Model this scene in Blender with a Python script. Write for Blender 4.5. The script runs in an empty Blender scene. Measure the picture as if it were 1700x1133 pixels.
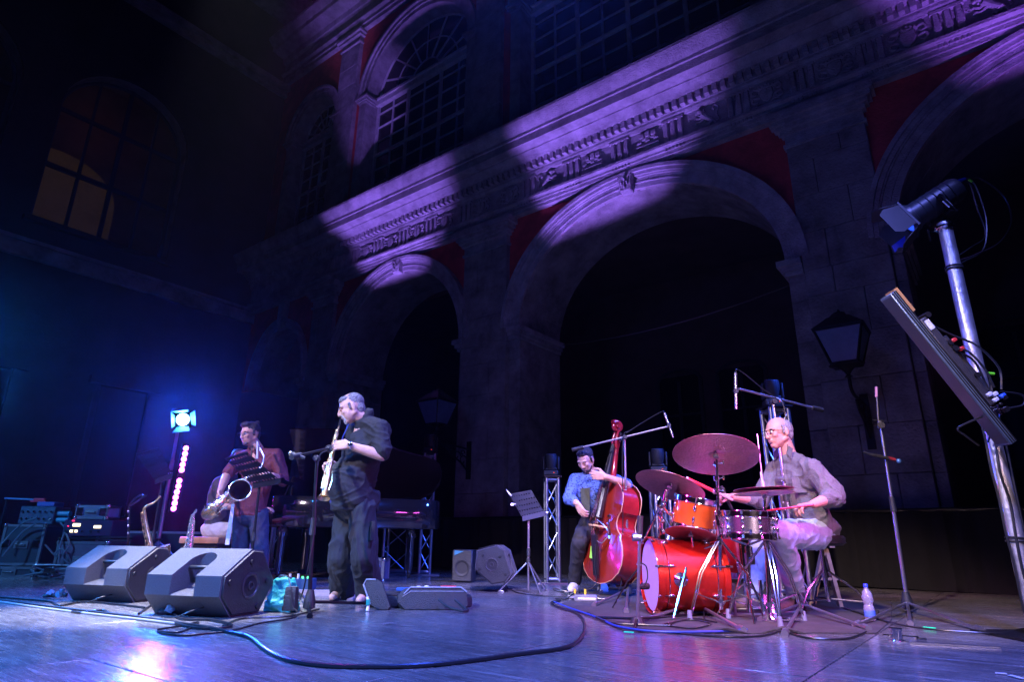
import bpy, bmesh, math, random
from mathutils import Vector as V, Matrix, Euler, noise
random.seed(7)
R = math.radians
scene = bpy.context.scene
C = scene.collection
PI = math.pi

# ------------------------------------------------------------------ camera
FOC, CAMH = 1035.0, 0.48                     # focal length in photo pixels (1700 wide), height above the stage
PITCH, ROLL = math.atan(1035 / 3196), math.atan(35 / 3196)
_f = V((0, math.cos(PITCH), math.sin(PITCH))); _u = V((0, -math.sin(PITCH), math.cos(PITCH))); _r = V((1, 0, 0))
CR = math.cos(ROLL) * _r + math.sin(ROLL) * _u
CU = math.cos(ROLL) * _u - math.sin(ROLL) * _r
CF = _f
cam = bpy.data.objects.new('camera', bpy.data.cameras.new('camera')); C.objects.link(cam)
cam.matrix_world = Matrix(((CR.x, CU.x, -CF.x, 0), (CR.y, CU.y, -CF.y, 0), (CR.z, CU.z, -CF.z, CAMH), (0, 0, 0, 1)))
cam.data.sensor_width = 36; cam.data.lens = FOC / 1700 * 36; cam.data.clip_end = 400; cam.data.clip_start = .05
scene.camera = cam

def ray(x, y): return CR * ((x - 850) / FOC) - CU * ((y - 566.5) / FOC) + CF
def P(x, y, Y):
    "the real point on the photo's sight line at depth Y (metres in front of the camera)"
    d = ray(x, y); return V((0, 0, CAMH)) + d * (Y / d.y)
def F(x, y, z=0.0):
    d = ray(x, y); return V((0, 0, CAMH)) + d * ((z - CAMH) / d.z)

# ------------------------------------------------------------------ world, exposure
w = bpy.data.worlds.new('World'); scene.world = w; w.use_nodes = True
nt = w.node_tree; bg = nt.nodes['Background']
sky = nt.nodes.new('ShaderNodeTexSky'); sky.sky_type = 'NISHITA'; sky.sun_disc = False
sky.sun_elevation = R(-4); sky.sun_rotation = R(200)
nt.links.new(sky.outputs[0], bg.inputs[0]); bg.inputs[1].default_value = 0.004
scene.view_settings.view_transform = 'Standard'; scene.view_settings.look = 'None'
scene.view_settings.exposure = .12; scene.view_settings.gamma = 1

# ------------------------------------------------------------------ stage lighting
def lamp(name, typ, loc, to, energy, col, size=.2, angle=40, blend=.3):
    l = bpy.data.lights.new(name, typ); l.energy = energy; l.color = col
    if typ == 'SPOT': l.spot_size = R(angle); l.spot_blend = blend; l.shadow_soft_size = size
    elif typ == 'AREA': l.size = size; l.spread = math.radians(angle)
    else: l.shadow_soft_size = size
    o = bpy.data.objects.new(name, l); C.objects.link(o); o.location = loc
    o.rotation_euler = (V(to) - V(loc)).to_track_quat('-Z', 'Y').to_euler()
    return o
# stage lamps out of view over and around the stage, plus added fills
lamp('rig_blue_left', 'SPOT', (-5.5, .5, 6.5), (-3.4, 3.7, .0), 6000, (.03, .27, 1.0), .25, 58, .8)
lamp('rig_white', 'SPOT', (-4.6, .3, 4.8), (-1.35, 5.4, 1.1), 2700, (.92, .80, 1.0), .12, 24, .6)
lamp('rig_rose_left', 'SPOT', (-6.4, 2.2, 4.6), (-3.2, 6.8, 1.1), 2500, (.92, .70, 1.0), .12, 26, .7)
lamp('rig_blue_centre', 'SPOT', (1.6, .3, 6.5), (.2, 4.0, .0), 6200, (.17, .20, 1.0), .25, 66, .8)
lamp('rig_rose_drums', 'SPOT', (-.9, .4, 5.4), (1.9, 5.0, .75), 3500, (1.0, .70, .66), .10, 32, .6)
lamp('rig_magenta_drums', 'SPOT', (-4.4, 1.6, 3.6), (1.35, 4.9, .35), 1700, (1.0, .03, .72), .2, 20, .7)
lamp('rig_lilac_bass', 'SPOT', (-1.5, .5, 5.8), (.7, 6.5, .9), 2600, (.55, .50, 1.0), .15, 24, .7)
lamp('side_blue', 'SPOT', (6.2, 4.6, 6.0), (-.4, 7.6, .2), 7000, (.03, .10, 1.0), .25, 34, .8)
lamp('cyan_left', 'SPOT', P(-110, 545, 6.0), (-3.0, 3.9, 0), 1300, (.015, .22, 1.0), .3, 62, .8)
lamp('back_wash_white', 'SPOT', (-2.7, 8.6, 12.5), (-2.35, 4.6, .2), 5000, (.86, .84, 1.0), .3, 16, .7)
lamp('back_wash_blue', 'SPOT', (.5, 8.6, 12.5), (-.2, 4.0, 0), 4500, (.03, .09, 1.0), .3, 34, .7)
lamp('floor_violet_pool', 'SPOT', (-3.5, 8.6, 12.0), (-1.3, 2.7, 0), 6000, (.60, .04, 1.0), .1, 6, .8)
lamp('fill_white_monitors', 'SPOT', (-3.0, 5.0, 9.6), (-2.45, 4.9, .3), 20000, (.88, .84, 1.0), .12, 15, .6)  # added spot, whitens the sloping tops of the front monitors
lamp('front_low_rose', 'SPOT', (2.3, -4.5, 3.0), (1.65, 5.0, .6), 1900, (1.0, .66, .78), .35, 17, .6)
lamp('fill_lilac_monitor', 'SPOT', (1.5, 1.2, 5.6), (-.25, 6.9, .3), 5500, (.50, .40, 1.0), .12, 13, .7)  # added narrow spot, turns the tipped monitor lilac
lamp('fill_cyan_racks', 'SPOT', (-8.5, 3.5, 4.2), (-6.6, 8.6, .5), 1500, (.10, .36, 1.0), .15, 40, .8)  # added spot that brightens the racks at the far left
lamp('fill_lilac_pole', 'SPOT', (-2.5, 1.0, 3.6), (2.98, 3.85, 1.2), 600, (.55, .50, 1.0), .12, 26, .8)  # added spot that picks out the right pole
lamp('facade_blue_fill', 'SPOT', (-6, -3, 6), (3.5, 9.5, 1.0), 300, (.04, .10, 1.0), .3, 70, .9)

# ------------------------------------------------------------------ helpers
def empty(name, loc=(0, 0, 0), rz=0.0, label=None, cat=None, group=None, kind=None, parent=None):
    o = bpy.data.objects.new(name, None); C.objects.link(o); o.empty_display_size = .1
    o.location = loc; o.rotation_euler = (0, 0, rz)
    o['_m'] = 0
    tag(o, label, cat, group, kind)
    return o
def tag(o, label=None, cat=None, group=None, kind=None):
    if label: o['label'] = label
    if cat: o['category'] = cat
    if group: o['group'] = group
    if kind: o['kind'] = kind
    return o
def wm(o):
    m = Matrix.LocRotScale(o.location, o.rotation_euler, o.scale)
    return wm(o.parent) @ m if o.parent else m

MATS = {}
def mat(name, col, rough=.5, metal=0.0, var=.0, vscale=6, bump=0.0, bscale=40, emis=None, estr=0, coat=0, trans=0, stretch=None, rvar=0, alpha=1):
    if name in MATS: return MATS[name]
    m = bpy.data.materials.new(name); m.use_nodes = True; t = m.node_tree; b = t.nodes['Principled BSDF']
    b.inputs['Base Color'].default_value = (*col, 1); b.inputs['Roughness'].default_value = rough
    b.inputs['Metallic'].default_value = metal
    if coat: b.inputs['Coat Weight'].default_value = coat; b.inputs['Coat Roughness'].default_value = .08
    if trans: b.inputs['Transmission Weight'].default_value = trans
    if alpha < 1: b.inputs['Alpha'].default_value = alpha
    if emis: b.inputs['Emission Color'].default_value = (*emis, 1); b.inputs['Emission Strength'].default_value = estr
    if var or bump or rvar:
        tc = t.nodes.new('ShaderNodeTexCoord'); mp = t.nodes.new('ShaderNodeMapping')
        t.links.new(tc.outputs['Object'], mp.inputs[0])
        if stretch: mp.inputs['Scale'].default_value = stretch
        if var or rvar:
            n = t.nodes.new('ShaderNodeTexNoise'); n.inputs['Scale'].default_value = vscale; n.inputs['Detail'].default_value = 6
            n.inputs['Roughness'].default_value = .65
            t.links.new(mp.outputs[0], n.inputs['Vector'])
        if var:
            mx = t.nodes.new('ShaderNodeMix'); mx.data_type = 'RGBA'; r = t.nodes.new('ShaderNodeMapRange')
            r.inputs[1].default_value = .3; r.inputs[2].default_value = .7
            t.links.new(n.outputs[0], r.inputs[0]); t.links.new(r.outputs[0], mx.inputs[0])
            mx.inputs[6].default_value = (*[c * (1 - var) for c in col], 1)
            mx.inputs[7].default_value = (*[min(1, c * (1 + var)) for c in col], 1)
            t.links.new(mx.outputs[2], b.inputs['Base Color'])
        if rvar:
            r2 = t.nodes.new('ShaderNodeMapRange'); r2.inputs[1].default_value = .3; r2.inputs[2].default_value = .7
            r2.inputs[3].default_value = max(.02, rough - rvar); r2.inputs[4].default_value = rough + rvar
            t.links.new(n.outputs[0], r2.inputs[0]); t.links.new(r2.outputs[0], b.inputs['Roughness'])
        if bump:
            n2 = t.nodes.new('ShaderNodeTexNoise'); n2.inputs['Scale'].default_value = bscale; n2.inputs['Detail'].default_value = 5
            t.links.new(mp.outputs[0], n2.inputs['Vector'])
            bu = t.nodes.new('ShaderNodeBump'); bu.inputs['Strength'].default_value = min(1, bump); bu.inputs['Distance'].default_value = .02
            t.links.new(n2.outputs[0], bu.inputs['Height']); t.links.new(bu.outputs[0], b.inputs['Normal'])
    MATS[name] = m
    return m

def finish(bm, name, material, parent=None, W=False, angle=40, kind=None, label=None, group=None, cat=None):
    me = bpy.data.meshes.new(name); bm.to_mesh(me); bm.free()
    return link_mesh(me, name, material, parent, W, angle, kind, label, group, cat)
def link_mesh(me, name, material, parent=None, W=False, angle=40, kind=None, label=None, group=None, cat=None):
    if W and parent: me.transform(wm(parent).inverted())
    for p in me.polygons: p.use_smooth = True
    me.set_sharp_from_angle(angle=R(angle))
    if material: me.materials.append(material)
    o = bpy.data.objects.new(name, me); C.objects.link(o)
    if parent: o.parent = parent
    return tag(o, label, cat, group, kind)

def frame(a, b):
    z = (V(b) - V(a)); L = z.length; z = z / L if L > 1e-9 else V((0, 0, 1))
    x = z.orthogonal().normalized()
    if abs(z.z) < .999: x = V((0, 0, 1)).cross(z).normalized()
    y = z.cross(x)
    return x, y, z, L

class MB:
    def __init__(s): s.bm = bmesh.new()
    def box(s, c, d, rot=None, taper=None):
        c = V(c); vs = []
        for k in (-.5, .5):
            for i, j in ((-.5, -.5), (.5, -.5), (.5, .5), (-.5, .5)):
                tp = taper if (taper and k > 0) else 1
                p = V((i * d[0] * tp, j * d[1] * tp, k * d[2]))
                if rot is not None: p = rot @ p
                vs.append(s.bm.verts.new(c + p))
        f = s.bm.faces.new
        f(vs[3::-1]); f(vs[4:8])
        for i in range(4): f((vs[i], vs[(i + 1) % 4], vs[4 + (i + 1) % 4], vs[4 + i]))
        return s
    def slab(s, x0, x1, y0, y1, z0, z1): return s.box(((x0 + x1) / 2, (y0 + y1) / 2, (z0 + z1) / 2), (abs(x1 - x0), abs(y1 - y0), abs(z1 - z0)))
    def bar(s, a, b, w, h):
        x, y, z, L = frame(a, b); M = Matrix((x, y, z)).transposed()
        return s.box((V(a) + V(b)) / 2, (w, h, L), M)
    def ringv(s, c, x, y, r, n, ry=None):
        ry = r if ry is None else ry
        return [s.bm.verts.new(V(c) + x * (r * math.cos(2 * PI * i / n)) + y * (ry * math.sin(2 * PI * i / n))) for i in range(n)]
    def strip(s, a, b):
        n = len(a)
        for i in range(n): s.bm.faces.new((a[i], a[(i + 1) % n], b[(i + 1) % n], b[i]))
    def cyl(s, a, b, r, r2=None, n=10, caps=True):
        r2 = r if r2 is None else r2; x, y, z, L = frame(a, b)
        A = s.ringv(a, x, y, r, n); B = s.ringv(b, x, y, r2, n); s.strip(A, B)
        if caps: s.bm.faces.new(A[::-1]); s.bm.faces.new(B)
        return s
    def tube(s, pts, r, n=6, closed=False, caps=True):
        pts = [V(p) for p in pts]; m = len(pts)
        rr = r if isinstance(r, (list, tuple)) else [r] * m
        rings = []; px = None
        for i, p in enumerate(pts):
            if closed: t = (pts[(i + 1) % m] - pts[i - 1])
            else: t = pts[min(i + 1, m - 1)] - pts[max(i - 1, 0)]
            if t.length < 1e-9: t = V((0, 0, 1))
            t.normalize()
            if px is None: px = t.orthogonal().normalized()
            x = (px - t * px.dot(t))
            x = x.normalized() if x.length > 1e-6 else t.orthogonal().normalized()
            px = x; y = t.cross(x)
            rings.append(s.ringv(p, x, y, rr[i], n))
        for i in range(m - 1): s.strip(rings[i], rings[i + 1])
        if closed: s.strip(rings[-1], rings[0])
        elif caps: s.bm.faces.new(rings[0][::-1]); s.bm.faces.new(rings[-1])
        return s
    def sph(s, c, r, n=10, x=V((1, 0, 0)), y=V((0, 1, 0)), z=V((0, 0, 1))):
        r = r if isinstance(r, (list, tuple)) else (r, r, r); c = V(c); m = max(4, n // 2 + 1)
        rings = [s.ringv(c + z * (r[2] * math.cos(PI * k / m)), x * r[0], y * r[1], math.sin(PI * k / m), n) for k in range(1, m)]
        for a, b in zip(rings, rings[1:]): s.strip(b, a)
        t = s.bm.verts.new(c + z * r[2]); b = s.bm.verts.new(c - z * r[2])
        for i in range(n):
            s.bm.faces.new((t, rings[0][i], rings[0][(i + 1) % n])); s.bm.faces.new((b, rings[-1][(i + 1) % n], rings[-1][i]))
        return s
    def lathe(s, prof, c=(0, 0, 0), axis=(0, 0, 1), n=20, caps=True):
        c = V(c); x, y, z, _ = frame((0, 0, 0), axis)
        rings = [s.ringv(c + z * h, x, y, max(r, 1e-4), n) for r, h in prof]
        for a, b in zip(rings, rings[1:]): s.strip(a, b)
        if caps: s.bm.faces.new(rings[0][::-1]); s.bm.faces.new(rings[-1])
        return s
    def torus(s, c, axis, Rr, r, n=24, k=6, ry=None):
        x, y, z, _ = frame((0, 0, 0), axis); c = V(c)
        pts = [c + x * (Rr * math.cos(2 * PI * i / n)) + y * ((ry or Rr) * math.sin(2 * PI * i / n)) for i in range(n)]
        return s.tube(pts, r, k, closed=True)
    def prism(s, pts, d0, d1, o=(0, 0, 0), ex=V((1, 0, 0)), ez=V((0, 0, 1)), ed=V((0, 1, 0))):
        o = V(o)
        A = [s.bm.verts.new(o + ex * p[0] + ez * p[1] + ed * d0) for p in pts]
        B = [s.bm.verts.new(o + ex * p[0] + ez * p[1] + ed * d1) for p in pts]
        s.strip(A, B)
        try: s.bm.faces.new(A[::-1]); s.bm.faces.new(B)
        except ValueError: pass
        return s
    def quad(s, *p): s.bm.faces.new([s.bm.verts.new(V(q)) for q in p]); return s
    def bevel(s, w, seg=1, ang=30):
        s.bm.normal_update()
        es = [e for e in s.bm.edges if len(e.link_faces) == 2 and e.calc_face_angle(0) > R(ang)]
        bmesh.ops.bevel(s.bm, geom=es, offset=w, segments=seg, affect='EDGES', profile=.7, clamp_overlap=True)
        return s
    def fix(s): bmesh.ops.recalc_face_normals(s.bm, faces=s.bm.faces); return s
    def build(s, name, material, parent=None, W=False, **k):
        s.fix(); return finish(s.bm, name, material, parent, W, **k)

def copy_tree(o, parent=None):
    c = o.copy(); C.objects.link(c); c.parent = parent
    for ch in list(o.children): copy_tree(ch, c)
    return c
def spline(pts, k=8):
    "Catmull-Rom through the points"
    pts = [V(p) for p in pts]; out = []
    q = [pts[0] * 2 - pts[1]] + pts + [pts[-1] * 2 - pts[-2]]
    for i in range(1, len(q) - 2):
        for j in range(k):
            t = j / k; a, b, c, d = q[i - 1], q[i], q[i + 1], q[i + 2]
            out.append(.5 * ((2 * b) + (c - a) * t + (2 * a - 5 * b + 4 * c - d) * t * t + (3 * b - a - 3 * c + d) * t ** 3))
    return out + [pts[-1]]

# ------------------------------------------------------------------ materials
STONE = mat('grey_stone', (.27, .245, .27), .85, 0, .5, 2.2, 1, 26)
STONE2 = mat('pale_stone', (.36, .33, .38), .85, 0, .42, 3.2, 1, 34)
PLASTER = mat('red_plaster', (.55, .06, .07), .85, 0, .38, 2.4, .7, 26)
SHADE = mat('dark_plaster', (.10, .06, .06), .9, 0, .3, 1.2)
WOODBAR = mat('window_bar_paint', (.60, .58, .64), .5, 0, .2, 8)
GLASSD = mat('window_glass', (.012, .012, .016), .18)
BLACKM = mat('black_metal', (.012, .012, .014), .38, .4, 0)
BLACKP = mat('black_plastic', (.016, .017, .02), .5, 0, .3, 20, .3, 120)
CHROME = mat('chrome', (.75, .74, .78), .12, 1)
ALU = mat('brushed_aluminium', (.42, .44, .50), .35, 1, .1, 14)
DRAPE = mat('black_drape', (.006, .006, .007), .95, 0, .3, 8, .5, 6)
RUBBER = mat('rubber', (.01, .01, .011), .6)
CABLE = mat('cable_rubber', (.012, .013, .016), .32)
FU = V((math.sin(R(52.5)), -math.cos(R(52.5)), 0)); FN = V((math.cos(R(52.5)), math.sin(R(52.5)), 0))
FO = V((0, 12.2, 0)); FROT = math.atan2(FU.y, FU.x)
def FW(s, z, n=0): return FO + FU * s + FN * n + V((0, 0, z))

# ------------------------------------------------------------------ the setting: ground, stage
g = MB(); g.quad((-90, -60, -1.25), (90, -60, -1.25), (90, 120, -1.25), (-90, 120, -1.25))
g.build('ground', mat('courtyard_paving', (.07, .065, .065), .8, 0, .3, .8, .4, 5), kind='structure')

def floor_material():
    m = bpy.data.materials.new('stage_plywood'); m.use_nodes = True; t = m.node_tree; b = t.nodes['Principled BSDF']
    L = t.links.new; N = t.nodes.new
    tc = N('ShaderNodeTexCoord'); oi = N('ShaderNodeObjectInfo')
    add = N('ShaderNodeVectorMath'); add.operation = 'ADD'; sc = N('ShaderNodeVectorMath'); sc.operation = 'SCALE'; sc.inputs[3].default_value = 1
    cmb = N('ShaderNodeCombineXYZ'); mul = N('ShaderNodeMath'); mul.operation = 'MULTIPLY'; mul.inputs[1].default_value = 37
    L(oi.outputs['Random'], mul.inputs[0]); L(mul.outputs[0], cmb.inputs[2]); L(tc.outputs['Object'], add.inputs[0]); L(cmb.outputs[0], add.inputs[1])
    mp = N('ShaderNodeMapping'); mp.inputs['Scale'].default_value = (1.1, 9, 1); L(add.outputs[0], mp.inputs[0])
    gr = N('ShaderNodeTexNoise'); gr.inputs['Scale'].default_value = 2.2; gr.inputs['Detail'].default_value = 8; gr.inputs['Roughness'].default_value = .7; L(mp.outputs[0], gr.inputs[0])
    st = N('ShaderNodeTexNoise'); st.inputs['Scale'].default_value = 1.3; st.inputs['Detail'].default_value = 6; st.inputs['Roughness'].default_value = .6; st.inputs['Distortion'].default_value = .6; L(add.outputs[0], st.inputs[0])
    sp = N('ShaderNodeTexNoise'); sp.inputs['Scale'].default_value = 60; sp.inputs['Detail'].default_value = 2; L(add.outputs[0], sp.inputs[0])
    scr = N('ShaderNodeTexNoise'); scr.inputs['Scale'].default_value = 3; scr.inputs['Detail'].default_value = 5
    mp2 = N('ShaderNodeMapping'); mp2.inputs['Scale'].default_value = (.5, 7, 1); mp2.inputs['Rotation'].default_value = (0, 0, .7); L(add.outputs[0], mp2.inputs[0]); L(mp2.outputs[0], scr.inputs[0])
    def ramp(src, stops):
        r = N('ShaderNodeValToRGB'); L(src, r.inputs[0]); e = r.color_ramp.elements
        e[0].position, e[0].color = stops[0][0], (*stops[0][1], 1); e[1].position, e[1].color = stops[-1][0], (*stops[-1][1], 1)
        for p, c in stops[1:-1]: x = e.new(p); x.color = (*c, 1)
        return r
    fine = N('ShaderNodeTexNoise'); fine.inputs['Scale'].default_value = 7; fine.inputs['Detail'].default_value = 10; fine.inputs['Roughness'].default_value = .75; L(mp.outputs[0], fine.inputs[0])
    r1 = ramp(gr.outputs[0], [(.25, (.085, .085, .087)), (.5, (.14, .14, .142)), (.75, (.21, .21, .212))])
    r2 = ramp(fine.outputs[0], [(.30, (.55, .55, .55)), (.5, (1, 1, 1)), (.70, (1.5, 1.5, 1.5))])
    m1 = N('ShaderNodeMix'); m1.data_type = 'RGBA'; m1.blend_type = 'MULTIPLY'; m1.inputs[0].default_value = 1; L(r1.outputs[0], m1.inputs[6]); L(r2.outputs[0], m1.inputs[7])
    r5 = ramp(st.outputs[0], [(.25, (.6, .6, .6)), (.75, (1.35, 1.33, 1.3))])
    m4 = N('ShaderNodeMix'); m4.data_type = 'RGBA'; m4.blend_type = 'MULTIPLY'; m4.inputs[0].default_value = 1; L(m1.outputs[2], m4.inputs[6]); L(r5.outputs[0], m4.inputs[7])
    r4 = ramp(scr.outputs[0], [(.60, (0, 0, 0)), (.78, (.4, .4, .4))])
    m3 = N('ShaderNodeMix'); m3.data_type = 'RGBA'; m3.blend_type = 'SCREEN'; m3.inputs[0].default_value = .5; L(m4.outputs[2], m3.inputs[6]); L(r4.outputs[0], m3.inputs[7])
    # scuffs and paint specks: thin bright marks
    vo = N('ShaderNodeTexVoronoi'); vo.inputs['Scale'].default_value = 16; L(add.outputs[0], vo.inputs['Vector']); r6 = ramp(vo.outputs['Distance'], [(.03, (.55, .55, .55)), (.055, (0, 0, 0))])
    m5 = N('ShaderNodeMix'); m5.data_type = 'RGBA'; m5.blend_type = 'SCREEN'; L(m3.outputs[2], m5.inputs[6]); L(r6.outputs[0], m5.inputs[7])
    gt = N('ShaderNodeMath'); gt.operation = 'GREATER_THAN'; gt.inputs[1].default_value = .62; L(scr.outputs[0], gt.inputs[0]); L(gt.outputs[0], m5.inputs[0])
    pr = ramp(oi.outputs['Random'], [(0, (.70, .71, .74)), (.5, (1, .98, .95)), (1, (1.15, 1.08, 1.02))])
    m2 = N('ShaderNodeMix'); m2.data_type = 'RGBA'; m2.blend_type = 'MULTIPLY'; m2.inputs[0].default_value = 1; L(m5.outputs[2], m2.inputs[6]); L(pr.outputs[0], m2.inputs[7])
    L(m2.outputs[2], b.inputs['Base Color'])
    rr = N('ShaderNodeMapRange'); rr.inputs[1].default_value = .3; rr.inputs[2].default_value = .7; rr.inputs[3].default_value = .16; rr.inputs[4].default_value = .34
    L(fine.outputs[0], rr.inputs[0]); L(rr.outputs[0], b.inputs['Roughness'])
    b.inputs['Coat Weight'].default_value = .35; b.inputs['Coat Roughness'].default_value = .15
    bu = N('ShaderNodeBump'); bu.inputs['Strength'].default_value = .2; bu.inputs['Distance'].default_value = .003; L(fine.outputs[0], bu.inputs['Height'])
    bu2 = N('ShaderNodeBump'); bu2.inputs['Strength'].default_value = .2; bu2.inputs['Distance'].default_value = .002; L(sp.outputs[0], bu2.inputs['Height']); L(bu.outputs[0], bu2.inputs['Normal'])
    L(bu2.outputs[0], b.inputs['Normal'])
    return m
FLOORM = floor_material()
stage = empty('stage_floor', FO, FROT, kind='structure')
sub = MB().slab(-10.2, 9.0, -11.6, -.6, -.6, -.03).build('stage_deck', mat('deck_side', (.02, .02, .022), .8), stage)
pm = {}
for i in range(-9, 8):
    s0 = 6.72 + (i - 6) * 1.22 + .0
    off = 0 if i % 2 else .85
    n0 = -6.86 - 2.44 * 2 + off
    for j in range(6):
        a, b = n0 + j * 2.44, n0 + (j + 1) * 2.44
        a = max(a, -11.5); b = min(b, -.66)
        if b - a < .1 or s0 > 8.3: continue
        cx, cy = s0 + .61, (a + b) / 2
        wp = FW(cx, 0, cy)
        if wp.y < 1.2 or abs(wp.x) > wp.y * .95 + 2.2: continue
        key = (round(b - a, 2))
        if key not in pm:
            mbx = MB().box((0, 0, -.012), (1.214, b - a - .006, .024)); mbx.bevel(.0015)
            me_o = mbx.build('floor_panel', FLOORM, stage); pm[key] = me_o.data; o = me_o
        else:
            o = bpy.data.objects.new('floor_panel', pm[key]); C.objects.link(o); o.parent = stage
        o.location = (cx, cy, random.uniform(-.0012, .0008))

# drape hung on the rail along the back of the stage
dr = MB(); pts = []
for k in range(0, 361):
    s = -9.3 + k * .05
    pts.append((s, -.66 + .028 * math.sin(k * 1.05 + math.sin(k * .31) * 2) + .012 * math.sin(k * .37)))
rows = [[dr.bm.verts.new(V((s, n + .01 * math.sin(z * 3 + s), z - .012 * math.sin(s * .9)))) for s, n in pts] for z in (.004, .3, .6, .885)]
for a, b in zip(rows, rows[1:]):
    for i in range(len(a) - 1): dr.bm.faces.new((a[i], a[i + 1], b[i + 1], b[i]))
bt = empty('stage_back_drape', FO, FROT, label='long low black drape hung on a rail along the back edge of the stage', cat='drape')
dr.build('drape_cloth', DRAPE, bt)
MB().cyl((-9.3, -.66, .9), (8.7, -.66, .9), .022, n=8).build('rail', BLACKM, bt)
pl = MB().cyl((0, 0, 0), (0, 0, .88), .02, n=8).build('post', BLACKM, bt); pl.location = (-9.2, -.62, 0)
for k in range(1, 8):
    o = pl.copy(); C.objects.link(o); o.location = (-9.2 + k * 2.54, -.62, 0)

# ------------------------------------------------------------------ the palace: arcade wing
pal = empty('palace_arcade_wing', FO, FROT, label='palace wing with grey stone arches, red plaster and carved frieze behind the stage', cat='palace')
ZI, ZE = 4.7, 7.22
ARCHES = [(-8.45, 1.15, 1.7, .22), (-3.55, 2.1, 2.2, .30), (2.80, 2.6, 2.2, .32), (9.55, 2.6, 2.2, .32)]
def ell(cx, a, b, n=28, z0=ZI): return [(cx - a * math.cos(PI * i / n), z0 + b * math.sin(PI * i / n)) for i in range(n + 1)]
# red plaster spandrel wall with the arch holes cut out
sw = MB(); bnd = [-10.3, -6.2, -.63, 6.18, 13.0]
for (cx, a, b, w_), x0, x1 in zip(ARCHES, bnd, bnd[1:]):
    e = ell(cx, a, b)
    e = [(x0, ZI)] + e + [(x1, ZI)]
    for p, q in zip(e, e[1:]):
        if abs(p[0] - q[0]) < 1e-6: continue
        sw.quad((p[0], 0, p[1]), (q[0], 0, q[1]), (q[0], 0, ZE + .3), (p[0], 0, ZE + .3))
sw.build('wall', PLASTER, pal)
# soffits: one ring of cut stones each
vs = 0
for cx, a, b, w_ in ARCHES:
    nn = 17; e = ell(cx, a, b, nn * 3)
    for k in range(nn):
        for y0, y1 in ((0.0, .74), (.745, 1.5)):
            m = MB(); sub_ = e[k * 3:k * 3 + 4]
            g_ = .006
            inn = [(cx + (x - cx) * 1.0, z) for x, z in sub_]; out = [(cx + (x - cx) * 1.06, ZI + (z - ZI) * 1.06) for x, z in sub_]
            j = random.uniform(-.006, .006)
            inn = [(x + (cx - x) * j / 2, z) for x, z in inn]
            m.prism(inn + out[::-1], y0 + g_, y1 - g_)
            m.build('voussoir', STONE, pal)
# archivolt mouldings
def arc_band(cx, a, b, r0, r1, y0, y1, n=44, z0=ZI):
    m = MB(); A = ell(cx, a + r0, b + r0, n, z0); B = ell(cx, a + r1, b + r1, n, z0)
    for i in range(n):
        p, q, r_, t = A[i], A[i + 1], B[i + 1], B[i]
        m.quad((p[0], y0, p[1]), (q[0], y0, q[1]), (r_[0], y0, r_[1]), (t[0], y0, t[1]))
        m.quad((p[0], y0, p[1]), (q[0], y0, q[1]), (q[0], y1, q[1]), (p[0], y1, p[1]))
        m.quad((t[0], y0, t[1]), (r_[0], y0, r_[1]), (r_[0], y1, r_[1]), (t[0], y1, t[1]))
    return m
def merge(*ms):
    base = ms[0]
    for m in ms[1:]:
        me = bpy.data.meshes.new('t'); m.bm.to_mesh(me); base.bm.from_mesh(me); bpy.data.meshes.remove(me); m.bm.free()
    return base
for cx, a, b, w_ in ARCHES:
    merge(arc_band(cx, a, b, 0, .10, -.05, .05), arc_band(cx, a, b, .10, .125, -.075, 0), arc_band(cx, a, b, .125, .21, -.065, 0),
          arc_band(cx, a, b, .21, .235, -.10, 0), arc_band(cx, a, b, .235, w_ - .02, -.14, 0), arc_band(cx, a, b, w_ - .02, w_ + .05, -.185, 0)).build('archivolt', STONE2, pal)
    k = MB(); zt, zb = ZE - .01, ZI + b - .05
    k.prism([(cx - .11, zb), (cx + .11, zb), (cx + .16, zt), (cx - .16, zt)], -.19, 0)
    k.bevel(.02)
    ks = k.build('keystone', STONE2, pal)
    s_ = MB()
    s_.torus((cx, -.19, zt - .10), (1, 0, 0), .04, .02, 12, 6).torus((cx, -.19, zb + .09), (1, 0, 0), .03, .016, 12, 6)
    for d in (-.07, 0, .07): s_.tube([(cx + d * .8, -.195, zt - .15), (cx + d * .8, -.215, (zt + zb) / 2), (cx + d * .8, -.195, zb + .12)], .018, 6)
    s_.build('scroll', STONE2, ks)
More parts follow.
